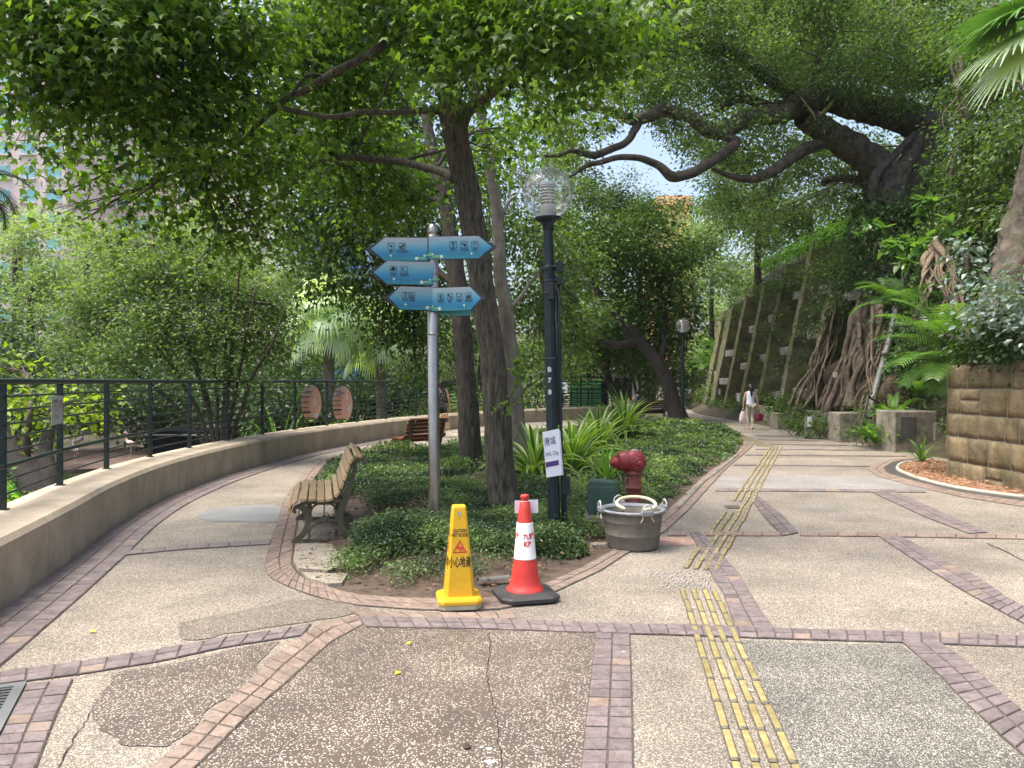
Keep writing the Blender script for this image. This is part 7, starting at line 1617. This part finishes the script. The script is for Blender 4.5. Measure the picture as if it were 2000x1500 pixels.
roots('pale roots on the shaded slope behind the palm fronds', (1830, 480, 18.5), [(1790, 640, 17.6), (1840, 640, 17), (1870, 620, 16.6)], 18, 12, .07, 18)
bt = thing('notice_box', 'small pale tag fixed on the aerial roots', 'tag', P(1631, 732, 22.3)); mb = MB(); mb.box((0, 0, 0), (.12, .03, .15), bev=.005); link('plate', mb.mesh(), mat('cream_tag', (.5, .47, .3), (.6, .56, .38), 5, .6), bt)
# trunk / pillar at the far right
tree('old_tree', 'thick rough trunk leaning up the slope above the pale leafed shrub', 'tree', [(pp((1950, 640, 13), (1972, 560, 13.2), (1992, 480, 13.4), (2010, 400, 13.6), (2026, 330, 13.8), (2040, 240, 14)), [.40, .36, .33, .30, .28, .25])], [],
     [(2000, 120, 13, 70, 2.6), (1930, 60, 16, 70, 2.6), (2040, 240, 13, 60, 2)], L_mid, .11, 'oval', M_banyan, trunk_ridge=.09, per=14, spread=.25)
rs = thing('rock_wall', 'dark rough rock face behind the leaning trunk, at the frame edge', 'rock', P(2110, 470, 15)); mb = MB()
me = bpy.data.meshes.new('rock'); bm = bmesh.new(); bmesh.ops.create_icosphere(bm, subdivisions=4, radius=1)
for v in bm.verts: v.co = Vector((v.co.x * 1.0, v.co.y * 1.6, v.co.z * 2.2)) * (1 + .22 * noise.noise(v.co * 1.7) + .06 * noise.noise(v.co * 6))
bm.to_mesh(me); bm.free(); link('rock', me, M_root, rs, smooth=True)
for i, (px, py, Y, s, lab) in enumerate(((1765, 775, 19.8, .6, 'mossy brown boulder behind the concrete block with a plaque'), (1705, 775, 22.2, .6, 'dark boulder between the aerial roots and the grey pipe'), (1650, 740, 24.7, .62, 'brown rock bulge behind the curtain of aerial roots'))):
    me = bpy.data.meshes.new('boulder'); bm = bmesh.new(); bmesh.ops.create_icosphere(bm, subdivisions=4, radius=s)
    for v in bm.verts: v.co = Vector((v.co.x, v.co.y * .8, v.co.z * 1.1)) * (1 + .25 * noise.noise(v.co * 1.5 + Vector((i * 7, 0, 0))) + .05 * noise.noise(v.co * 6))
    bm.to_mesh(me); bm.free(); o = link('boulder', me, mat('brown_rock', srgb(50, 42, 32), srgb(92, 76, 58), 2.5, .95, bump=.7, bscale=12, dirt=.5, cover=((.05, .075, .02), 1.4, .58)), smooth=True, loc=P(px, py, Y)); tag(o, lab, 'boulder', 'boulders at the slope foot')
# grey leaning pipe
gpn = thing('drain_pipe', 'grey pipe leaning up the slope from behind the low concrete wall', 'pipe', P(1699, 800, 19.8)); b0 = P(1699, 800, 19.8)
mb = MB(); mb.tube([p - b0 for p in catmull(pp((1697, 815, 19.8), (1714, 745, 20.2), (1735, 672, 20.6), (1750, 610, 20.9), (1774, 515, 21.4), (1784, 480, 21.6)), 5)], .085, 12); link('tube', mb.mesh(), M_pipe, gpn, smooth=True)
for a in (.35, .62): 
    q = (P(1697, 815, 19.8).lerp(P(1784, 480, 21.6), a)) - b0; d = (P(1784, 480, 21.6) - P(1697, 815, 19.8)).normalized(); mb = MB(); mb.tube([q - d * .06, q + d * .06], .10, 12); link('joint', mb.mesh(), M_pipe, gpn, smooth=True)

# ================================================================ LOW CONCRETE BLOCKS AND BED PLANTS
def block(label, px, ytop, ybot, Y, w, dy, plaque=False, x=None):
    zt = CH - (ytop - HY) / F * Y; X = (px - 1000) / F * Y; t = thing('concrete_block', label, 'block', (X + w / 2, Y + dy / 2, 0), 0, 'concrete blocks along the bed')
    mb = MB(); mb.box((0, 0, zt / 2 - .05), (w, dy, zt + .1), bev=.025); link('block', mb.mesh(), M_conc, t)
    if plaque:
        mb = MB(); mb.box((-w / 2 + .30, -dy / 2 - .012, zt - .38), (.34, .02, .50), bev=.004); link('plaque', mb.mesh(), mat('dull_plaque', (.10, .105, .10), (.16, .165, .15), 6, .5, metal=.4, dirt=.3), t)
        for k in range(5): mb = MB(); mb.box((-w / 2 + .30, -dy / 2 - .0225, zt - .25 - k * .06), (.22 - .03 * (k % 2), .001, .012)); link('text_line', mb.mesh(), M_conc, t)
    return t
block('large concrete block with a dull plaque next to the stone wall', 1747, 803, 878, 17.3, .95, .9, True)
block('mossy concrete block between the ferns, second from the stone wall', 1638, 806, 861, 20.2, .62, .7)
block('concrete block behind a small white label post', 1517, 807, 836, 25.4, .42, .7)
block('small concrete block just beyond the walking woman', 1436, 797, 812, 33.5, .40, .7)
block('small concrete block half hidden in bushes under the third lamp', 1402, 793, 805, 38.5, .45, .7)
lw = thing('bed_wall', 'low concrete edge wall linking the blocks along the planted bed', 'wall', (9.6, 24, 0)); mb = MB(); mb.box((0, 0, .32), (.22, 13.5, .7), bev=.02); link('wall', mb.mesh(), M_conc, lw)
lp = thing('label_post', 'small white label on a short concrete post in the planted bed', 'label', P(1581, 836, 21.5)); lp.location.z = 0
mb = MB(); mb.box((0, .05, .3), (.20, .1, .62), bev=.01); link('post', mb.mesh(), M_conc, lp); mb = MB(); mb.box((0, -.012, .47), (.12, .02, .27), bev=.003); link('plate', mb.mesh(), M_signwhite, lp)
mb = MB(); mb.box((0, -.0235, .44), (.05, .001, .04)); link('emblem', mb.mesh(), mat('green_print', (.03, .2, .1), None, 4, .5), lp)
for px, py, Y, lab in ((1405, 765, 36, 'thin white marker stake by the third lamp'), (1442, 777, 31, 'short white marker plate among bushes near the woman')):
    t = thing('marker', lab, 'marker', P(px, py, Y)); mb = MB(); mb.box((0, 0, 0), (.10, .02, .28)); link('plate', mb.mesh(), M_signwhite, t); mb = MB(); mb.tube([(0, .012, -.14), (0, .012, -.8)], .015, 5); link('stake', mb.mesh(), M_pipe, t)
def bed_bush(label, blobs, m, size, shape='oval', **kw): return bush('bush', label, blobs, m, size, shape, group='bushes in the bed by the path', cat='bush', **kw)
bed_bush('leafy bush at the bright path end under the third lamp', [(1375, 775, 46, 22, 3), (1400, 772, 44, 24, 3), (1425, 775, 41, 24, 3), (1350, 778, 52, 14, 3)], L_mid, .2, per=14, spread=.3, tint=(.2, 1.0))
bed_bush('leafy bush just beyond the walking woman', [(1500, 780, 31, 22, 3), (1480, 785, 32, 20, 2.6), (1450, 790, 33, 20, 3)], L_mid, .15, 'ovate', per=14, spread=.25, tint=(.2, 1.0))
bed_bush('darker bush between the woman and the label post', [(1520, 795, 26.6, 26, 3), (1548, 790, 26, 24, 3), (1560, 812, 24.5, 24, 2.6)], L_mid, .13, 'ovate', per=14, spread=.22, tint=(.0, .9))
bed_bush('low creeper bush around the label post', [(1560, 832, 22.6, 22, 2.6), (1600, 838, 21.3, 26, 2.8), (1620, 822, 21.6, 22, 2.2), (1590, 815, 22.4, 18, 2)], L_mid, .10, 'oval', per=14, spread=.18, tint=(.1, .9))
bed_bush('small dark bush at the foot of the aerial roots', [(1720, 780, 20, 24, 2), (1690, 800, 20.3, 18, 1.6), (1660, 845, 19, 18, 1.8), (1680, 850, 18.4, 16, 1.8)], L_mid, .09, 'oval', per=14, spread=.16)
def fern(label, c, n, L, m=None):
    t = thing('fern', label, 'fern', c, 0, 'ferns in the bed by the stone wall')
    for i in range(n): pinnate_frond(L * rnd.uniform(.7, 1.1), i * 2.399, R(rnd.uniform(35, 75)), t, m or MATS['fern_leaf'], leaf=.13 * L, arch=rnd.uniform(.9, 1.5), n=22, w=.010)
leaf_mat('fern_leaf', (.04, .12, .02), (.20, .40, .06), .45)
fern('bright feathery fern behind the plaque block, tallest of its bed', P(1745, 800, 18.6) + Vector((0, 0, -.3)), 26, .95); fern('bright fern between the two mossy blocks', P(1712, 868, 18.2), 22, .8); fern('fern spilling against the plaque block side', P(1735, 862, 17.9), 20, .7)
fern('fern at the top edge behind the plaque block', P(1790, 770, 18.5), 18, .8); fern('small fern beside the second block', P(1690, 860, 18.8), 14, .6)

# palms and shrubs above the stone wall
ap = thing('areca_palm', 'dark green feathery palm arching over the end of the stone wall', 'palm', P(1845, 715, 13.6) + Vector((.2, 0, 0))); 
for i, (az, el, L) in enumerate(((170, 62, 1.6), (185, 42, 1.6), (200, 25, 1.4), (150, 75, 1.7), (215, 55, 1.5), (240, 70, 1.5), (165, 20, 1.3), (190, 5, 1.1), (225, 12, 1.1), (255, 35, 1.2), (120, 60, 1.5), (275, 60, 1.4), (300, 50, 1.3), (205, -10, .9), (80, 70, 1.5), (20, 60, 1.4), (345, 45, 1.3), (180, 80, 1.7))):
    pinnate_frond(L, R(az), R(el), ap, L_palm, leaf=.50, arch=1.2, n=24, w=.0155, origin=(rnd.uniform(-.08, .08), rnd.uniform(-.08, .08), 0))
ap2 = thing('areca_palm', 'smaller feathery palm with pale tips higher on the ivy slope', 'palm', P(1760, 600, 17.5)); 
for i, (az, el, L) in enumerate(((185, 50, 1.2), (170, 20, 1.2), (210, 30, 1.1), (150, 60, 1.2), (240, 40, 1.1), (10, 40, 1.2), (300, 50, 1.1), (90, 70, 1.2))): pinnate_frond(L, R(az), R(el), ap2, L_palm, leaf=.4, arch=1.4, n=22, w=.014)
bush('silver_shrub', 'pale silvery leafed shrub above the stone wall at the frame edge', [(1960, 590, 11.2, 55, 2.6), (1920, 620, 11.6, 38, 2.2), (2010, 620, 10.8, 60, 2.6), (1985, 545, 11.6, 35, 2), (1930, 565, 11.8, 30, 1.8)], L_silver, .10, 'ovate', per=8, spread=.14, droop=.3)
bush('silver_shrub', 'upright pale leafed shrub beside the thick leaning trunk', [(1890, 500, 13.8, 30, 2.2), (1880, 540, 13.8, 28, 2.2), (1900, 470, 14, 20, 1.6)], L_silver, .12, 'ovate', per=8, spread=.14)
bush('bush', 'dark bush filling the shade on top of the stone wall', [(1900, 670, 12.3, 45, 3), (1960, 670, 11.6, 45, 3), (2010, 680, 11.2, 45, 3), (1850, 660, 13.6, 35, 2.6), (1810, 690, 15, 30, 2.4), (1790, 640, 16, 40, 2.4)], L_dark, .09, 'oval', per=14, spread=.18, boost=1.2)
for i, (px, py, Y, n, lab) in enumerate(((1740, 480, 17.5, 9, 'big leafed bright shrub high on the ivy slope'), (1790, 470, 16.8, 9, 'big leafed shrub drooping by the pipe top'), (1840, 410, 17, 10, 'big leafed shrub close to the banyan trunk base'), (1780, 510, 16.6, 7, 'large leaved shoot just above the pipe end'), (1710, 460, 19, 7, 'leafy shoot over the aerial root curtain'), (1870, 455, 15.5, 8, 'big leafed shoot near the leaning trunk'))):
    t = thing('broadleaf_shrub', lab, 'shrub', P(px, py, Y), 0, 'broad leaved shrubs on the slope')
    for k in range(3):
        o_ = Vector((rnd.uniform(-.35, .35), rnd.uniform(-.3, .3), rnd.uniform(-.1, .3))); st_ = MB(); st_.tube([o_ * .2 + Vector((0, .2, -.5)), o_], .012, 5); link('stem', st_.mesh(), M_twig, t)
        C = np.repeat(np.array([tuple(o_)]), n + 3, 0) + rng.normal(0, .04, (n + 3, 3)); D = rng.normal(size=(n + 3, 3)) + [-.3, -.6, -.1]; N = rng.normal(size=(n + 3, 3)) * .35 + [0, -.2, 1]
        link('foliage', leaves('foliage', C, D, N, .30 * rng.uniform(.6, 1.15, n + 3), rng.uniform(.2, 1, n + 3), 'ovate', leaf_mat('broad_leaf', (.03, .09, .02), (.13, .26, .06), .4, .35, .6)), parent=t)
tree('slope_tree', 'glossy dense foliage tree hanging down at the frame edge above the slope', 'tree', [(pp((2080, 500, 15), (2060, 300, 15), (2040, 150, 15)), [.25, .2, .15])], [],
     [(1930, 250, 16, 60, 2.8), (1900, 300, 16.5, 55, 2.8), (1960, 330, 15, 50, 2.6), (1890, 370, 17, 45, 2.6), (1870, 250, 18, 45, 2.0), (1990, 270, 14.5, 60, 2.8), (1920, 160, 17, 60, 1.8), (1900, 60, 18, 80, 2.8), (1960, 420, 15.5, 40, 2.2), (2020, 400, 14, 60, 2.6), (1870, 430, 18, 45, 2.6), (1850, 330, 19.5, 40, 2.4)], L_mid, .11, 'oval', M_twig, per=14, spread=.22, droop=.5, tint=(-.1, .95))
lf = thing('fan_palm', 'silver green fan palm fronds reaching in at the upper frame corner', 'palm', P(2080, 40, 8.2))
for az, el in ((180, 10), (195, -8), (170, 25), (205, 14), (190, -25)): fan_frond(.55, R(az), R(el), lf, L_fan if el < 5 else L_palm, rad=.85, nseg=34, droop=.35)
lg = thing('cycad_fronds', 'dark thin palm fronds hanging at the opposite frame edge by the towers', 'palm', P(-62, 350, 7.5))
for az, el in ((0, -10), (15, -30), (-20, -20), (5, 20)): pinnate_frond(.62, R(az), R(el), lg, L_dark, leaf=.22, arch=1.3, n=22, w=.01)
for i, (px, Y, lab) in enumerate(((1372, 50, 'feathery palm cluster beside the path end, under the curving crown'), (1395, 46, 'feathery palm with thin pale stems before the ribbed wall end'))):
    t = thing('cluster_palm', lab, 'palm', (P(px, 800, Y).x, Y, 0), 0, 'cluster palms at the path end')
    for k in range(3):
        a = rnd.uniform(-.6, .6); hh = rnd.uniform(2.0, 3.6); mb = MB(); mb.tube(catmull([Vector((a * .3, 0, 0)), Vector((a * .6, 0, hh * .6)), Vector((a, 0, hh))], 4), .05, 6); link('stem', mb.mesh(), M_palebark, t)
        for q in range(9): pinnate_frond(1.7 * rnd.uniform(.8, 1.1), q * 2.399, R(rnd.uniform(15, 75)), t, L_palm, leaf=.5, arch=1.3, n=16, w=.032, origin=(a, 0, hh))

# ================================================================ FENCE PEN, HUT, FAR THINGS
pn = thing('pen_fence', 'black metal pen fence of posts and rails in front of the white hut', 'fence', (2.6, 34.2, 0))
cor = [Vector((1.4, 0, 0)), Vector((2.0, 3.5, 0)), Vector((-2.2, 4.5, 0)), Vector((-2.3, .4, 0)), Vector((1.4, 0, 0))]
for a, b in zip(cor, cor[1:]):
    k = max(2, int((b - a).length / .75))
    for i in range(k): q = a.lerp(b, i / k); mb = MB(); mb.box(q + Vector((0, 0, .9)), (.08, .08, 1.85)); link('post', mb.mesh(), M_black, pn)
    for z in (.45, .65, .85, 1.05, 1.25, 1.45, 1.62, 1.80): mb = MB(); mb.tube([a + Vector((0, 0, z)), b + Vector((0, 0, z))], .022 if z < 1.8 else .04, 5); link('rail', mb.mesh(), M_black, pn)
gd = shed('green_container', 'bright green container standing behind the black pen fence', 'container', (4.1, 41, 0), (2.0, 1.2, 1.65), mat('bright_green_sheet', srgb(60, 150, 90), srgb(80, 170, 108), 3, .5), 0, [('door', (.5, -.61, .8), (.8, .03, 1.4), mat('dull_green_sheet', srgb(50, 130, 80), srgb(66, 150, 96), 3, .5))])
ws = thing('white_notice', 'small white folded notice on the far railing beside the lamp post', 'notice', P(1101, 757, 31)); mb = MB(); mb.box((0, 0, 0), (.30, .02, .42), bev=.004); link('plate', mb.mesh(), M_signwhite, ws)
place_text('港城', .10, M_navyp, T(0, -.012, .10) @ FACE, ws, .002); mb = MB(); mb.box((0, -.012, -.10), (.18, .002, .05)); link('bar', mb.mesh(), M_black, ws)
M_plaster = mat('white_plaster', srgb(214, 208, 200), srgb(232, 226, 218), 2, .8, dirt=.15)
ht = thing('white_hut', 'white plastered garden hut with a dark tiled roof beyond the benches', 'hut', (7.6, 45.5, 0), -.05)
mb = MB(); mb.box((0, 0, 1.0), (4.2, 3, 2.1)); link('wall', mb.mesh(), M_plaster, ht)
for k, (x, w) in enumerate(((-1.9, .38), (-.35, .38), (.95, .34), (1.9, .3))): mb = MB(); mb.box((x, -1.58, 1.0), (w, .2, 2.1), bev=.02); link('pillar', mb.mesh(), M_plaster, ht)
for x, w in ((-1.15, 1.0), (.3, .8)): mb = MB(); mb.box((x, -1.515, 1.15), (w, .05, 1.3)); link('window', mb.mesh(), mat('dark_window', (.02, .025, .03), (.05, .055, .06), 2, .15), ht)
mb = MB(); mb.prism([(-2.5, 2.02), (2.5, 2.02), (2.3, 2.25), (1.2, 2.52), (0, 2.6), (-1.2, 2.52), (-2.3, 2.25)], -1.9, 1.7, axis='y'); link('roof', fix_normals(mb.mesh()), mat('dark_roof', (.05, .045, .04), (.12, .10, .09), 4, .9), ht)
mb = MB(); mb.prism([(-2.2, 2.27), (1.9, 2.3), (1.2, 2.56), (0, 2.66), (-1.2, 2.58)], -1.93, -1.91, axis='y'); link('fascia', fix_normals(mb.mesh()), M_plaster, ht)
ib = thing('information_box', 'small grey box with a white face where the path disappears', 'sign box', P(1343, 770, 48)); ib.location.z = .0
mb = MB(); mb.box((0, 0, .85), (.55, .3, .75), bev=.02); mb.box((0, 0, .25), (.4, .2, .5)); link('cabinet', mb.mesh(), M_pipe, ib); mb = MB(); mb.box((0, -.16, .98), (.36, .02, .32)); link('screen', mb.mesh(), M_white, ib)

# ================================================================ BUILDINGS
def building(label, x0, x1, ytop, Y, wallm, winm, nx, nz, depth=18, wfrac=(.55, .5), zb=-1.3, name='tower_block', frames=None, extra=None):
    a = P(x0, ytop, Y); b = P(x1, ytop, Y); W = b.x - a.x; Hh = a.z - zb; t = thing(name, label, 'building', ((a.x + b.x) / 2, Y, zb))
    mb = MB(); mb.box((0, depth / 2, Hh / 2), (W, depth, Hh)); link('wall', mb.mesh(), wallm, t)
    cw, chh = W / nx, Hh / nz
    wm = MB(); wm.box((0, -.05, 0), (cw * wfrac[0], .12, chh * wfrac[1])); wme = wm.mesh('window'); wme.materials.append(winm)
    sm = MB(); sm.box((0, -.18, 0), (cw * (wfrac[0] + .1), .35, chh * .06)); sme = sm.mesh('sill'); sme.materials.append(frames or wallm)
    for i in range(nx):
        for j in range(nz):
            zc_ = chh * (j + .5)
            if zc_ + zb < 2: continue
            o = link('window', wme, None, t, loc=(-W / 2 + cw * (i + .5), 0, zc_)); s = link('sill', sme, None, o, loc=(0, 0, -chh * wfrac[1] / 2 - chh * .04))
    return t
M_pink = mat('pink_render', srgb(226, 206, 200), srgb(240, 224, 218), .2, .8); M_teal = mat('teal_glass', srgb(110, 180, 190), srgb(150, 205, 212), .4, .3); M_beige = mat('beige_render', srgb(222, 206, 186), srgb(236, 222, 204), .2, .8)
M_wht = mat('white_render', srgb(232, 232, 232), srgb(244, 244, 244), .2, .7); M_bglass = mat('blue_glass', srgb(70, 130, 190), srgb(100, 160, 210), .6, .2); M_gglass = mat('grey_glass', srgb(150, 164, 178), srgb(176, 188, 198), .5, .3)
building('pale pink tower with teal window columns seen through the leaves, leftmost', -120, 130, -250, 120, M_pink, M_teal, 5, 22)
building('tall pale pink tower with teal windows behind the middle of the leaves', 150, 330, -300, 135, M_pink, M_teal, 5, 24)
building('beige tower partly hidden behind the airy shrub and leaves', 345, 470, 180, 125, M_beige, M_gglass, 5, 14)
building('peach tower behind the drooping leaves near the white building', 440, 520, 330, 130, mat('peach_render', srgb(236, 214, 186), srgb(246, 228, 204), .2, .8), M_gglass, 4, 10)
building('white building with small grey windows beyond the pond', 524, 574, 440, 110, M_wht, M_gglass, 2, 9, wfrac=(.35, .3))
building('blue glass tower beside the white building', 574, 700, 420, 112, M_bglass, mat('deep_blue_glass', srgb(40, 100, 170), srgb(70, 130, 195), .6, .15), 7, 10, wfrac=(.85, .8))
building('orange building with pale window bands beyond the light trees', 1284, 1352, 382, 150, mat('orange_render', srgb(244, 176, 120), srgb(250, 196, 146), .2, .8), mat('peach_pane', srgb(250, 214, 170), srgb(252, 224, 190), .5, .5), 5, 18, wfrac=(.55, .55), zb=0)

leaf_stuff('ivy', 'thick leafy ivy draped over the wall below the banyan trunk', [(1690, 410, 22.6, 30, 3), (1740, 425, 22, 36, 3.2), (1800, 400, 21.5, 40, 3.2), (1850, 400, 20.5, 40, 3), (1690, 470, 22.4, 34, 3.2), (1750, 490, 21.6, 40, 3.4), (1810, 480, 20.5, 42, 3.4), (1860, 500, 19, 40, 3), (1665, 530, 22.6, 28, 2.6), (1720, 550, 21.8, 34, 3), (1785, 560, 20.4, 38, 3), (1650, 590, 23, 18, 1.6), (1740, 620, 21.4, 26, 2), (1800, 620, 19, 30, 2.4), (1680, 380, 23, 24, 2.4)], L_ivy, .125, 'ovate', cat='climbing plant', per=12, spread=.25, droop=.8, tint=(0, 1))
tree('canopy_tree', 'tall tree with light foliage filling the top of the view behind the banyan', 'tree', [(pp((1900, 500, 28), (1890, 300, 28), (1870, 100, 28)), [.3, .25, .2])], [],
     [(x + rnd.uniform(-20, 20), y + rnd.uniform(-15, 15), 28 + rnd.uniform(-2, 2), rnd.uniform(40, 60), 2.6) for x in range(1180, 1960, 80) for y in (-10, 60, 130)] + [(1680, 400, 32, 40, 2), (1600, 390, 33, 40, 2), (1420, 420, 36, 40, 2), (1500, 420, 34, 40, 2.2)], L_light, .15, 'oval', M_banyan, per=18, spread=.34, flat=.5, tint=(0, .9))

bf1 = leaf_stuff('banyan_foliage', 'clumps of small banyan leaves drooping around the overhanging limb', [(1330, 275, 24, 26, 1.8), (1370, 290, 25, 30, 2), (1395, 350, 26, 34, 2), (1440, 385, 27, 36, 2.2), (1480, 300, 24, 30, 2), (1530, 350, 25, 32, 2), (1280, 190, 22, 34, 2), (1240, 200, 21, 30, 1.6), (1400, 240, 20.6, 26, 1.6), (1460, 215, 21, 26, 1.5), (1340, 215, 20.4, 24, 1.4), (1190, 230, 20, 28, 1.6), (1140, 240, 20, 30, 1.8), (1090, 320, 22, 34, 1.8), (1120, 370, 26, 34, 2), (1160, 390, 30, 32, 2), (1230, 340, 30, 20, 1.2), (1500, 240, 20.8, 24, 1.3), (1610, 250, 22, 24, 1.2), (1680, 180, 21.6, 30, 1.6), (1750, 200, 22.6, 34, 1.8), (1560, 160, 21.6, 36, 2), (1290, 250, 21, 14, .8), (1660, 350, 24, 26, 1.8), (1590, 300, 24.5, 24, 1.6), (1330, 400, 34, 24, 1.6), (1300, 60, 20.8, 34, 1.8), (1380, 90, 21, 30, 1.4), (1440, 130, 21, 30, 1.4), (1500, 120, 21.5, 34, 1.8)], L_ban, .11, cat='foliage', boost=1.6, per=16, spread=.26, droop=.35, flat=.5, tint=(.05, 1))
far_tree('tall pale tree before the pale pink towers at the frame edge', 30, 380, 520, 55, 70, L_far, .3, 2.6)
far_tree('pale tree before the second pink tower, right of the drooping fronds', 170, 400, 520, 52, 75, L_far, .3, 2.6)
far_tree('pale round topped tree before the beige tower', 300, 430, 540, 50, 65, L_light, .28, 2.4)
far_tree('light tree covering the foot of the orange building', 1330, 410, 520, 60, 55, L_light, .28, 3.2)
far_tree('light tree just past the globe, under the banyan twigs', 1250, 400, 520, 52, 50, L_light, .26, 3.2)
leaf_stuff('ferns', 'creepers and ferns half hiding the ribbed wall', [(1500, 640, 31.2, 22, 1.6), (1540, 660, 29.3, 20, 1.4), (1580, 640, 27.6, 22, 1.6), (1440, 560, 38, 20, 1.6), (1520, 720, 30, 18, 1), (1585, 560, 27, 20, 1.2), (1620, 520, 26.4, 26, 2.2), (1425, 620, 40, 20, 1.4), (1480, 690, 33.6, 16, 1.3)], L_mid, .12, per=12, spread=.25, tint=(.1, 1))

bf2 = leaf_stuff('banyan_foliage', 'distant leaf clumps seen under the arching banyan limb', [(1310, 245, 30, 34, 1.7), (1360, 262, 31, 34, 1.8), (1405, 300, 31, 36, 2.0), (1350, 320, 32, 20, 1.1), (1440, 330, 31, 34, 2.2), (1420, 375, 33, 34, 2.4), (1090, 250, 29, 40, 1.8), (1110, 300, 30, 36, 1.6), (1290, 230, 30, 26, 1.4), (1200, 390, 36, 40, 2.2), (1150, 360, 34, 30, 1.8), (1260, 400, 38, 34, 2.2), (1180, 250, 31, 22, 1.0), (1390, 400, 40, 30, 2.4)], L_ban, .15, cat='foliage', boost=2.3, per=16, spread=.3, droop=.35, flat=.5, tint=(.05, 1))
leaf_stuff('undergrowth', 'dark shade filling growth between the wall roots and boulders', [(1600, 700, 26, 40, 1.2), (1570, 760, 26, 20, 1.5), (1700, 690, 22.6, 30, 1.6), (1735, 730, 21, 26, 2), (1790, 740, 19, 34, 2.4), (1780, 690, 19, 34, 2.6), (1740, 660, 21, 26, 2), (1660, 780, 23, 20, 1)], L_dark, .10, per=14, spread=.2)

for o in (bf1, bf2):
    o.parent = ban; o.location = -ban.location; o.name = 'leaf_clumps'
    for k in ('category', 'label'): del o[k]
leaf_stuff('undergrowth', 'foliage added over the muddy bank beyond the railing to shade it', [(x, y, Y, r, c, 1.5) for x, y, Y, r, c in ((150, 770, 23, 40, 2.6), (210, 760, 22, 44, 2.8), (270, 775, 24, 44, 2.8), (330, 770, 25, 44, 2.8), (90, 750, 22, 44, 2.4), (390, 790, 26, 40, 2.6), (240, 800, 29, 40, 2.4), (180, 810, 30, 34, 2.0), (470, 790, 25, 40, 2.6), (530, 790, 24, 36, 2.4), (330, 820, 30, 30, 1.8))], L_dark, .13, per=14, spread=.3)  # low leaf canopy added to cast shade on the mud

leaf_stuff('creeper', 'trailing creepers breaking up the ribs of the tall wall', [(1440, 600, 37, 16, 1.6), (1462, 700, 35.5, 12, 1.4), (1498, 560, 33.4, 14, 1.6), (1515, 610, 31.4, 12, 1.5), (1548, 700, 28.8, 12, 1.4), (1600, 640, 26, 16, 1.6), (1615, 580, 26, 18, 1.9), (1430, 545, 40, 20, 2)], L_ivy, .12, cat='climbing plant', per=12, spread=.22, droop=.9, tint=(.1, 1))

C, D, N, S, Tt = mound_leaves((-2.35, 15.9), 1.0, .45, .34, 2600, .06, L_light)
o = link('weeds', leaves('weeds', C, D, N, S, Tt, 'oval', L_light)); tag(o, 'light sprawling weeds at the planter edge before the far bench', 'undergrowth', kind='stuff')
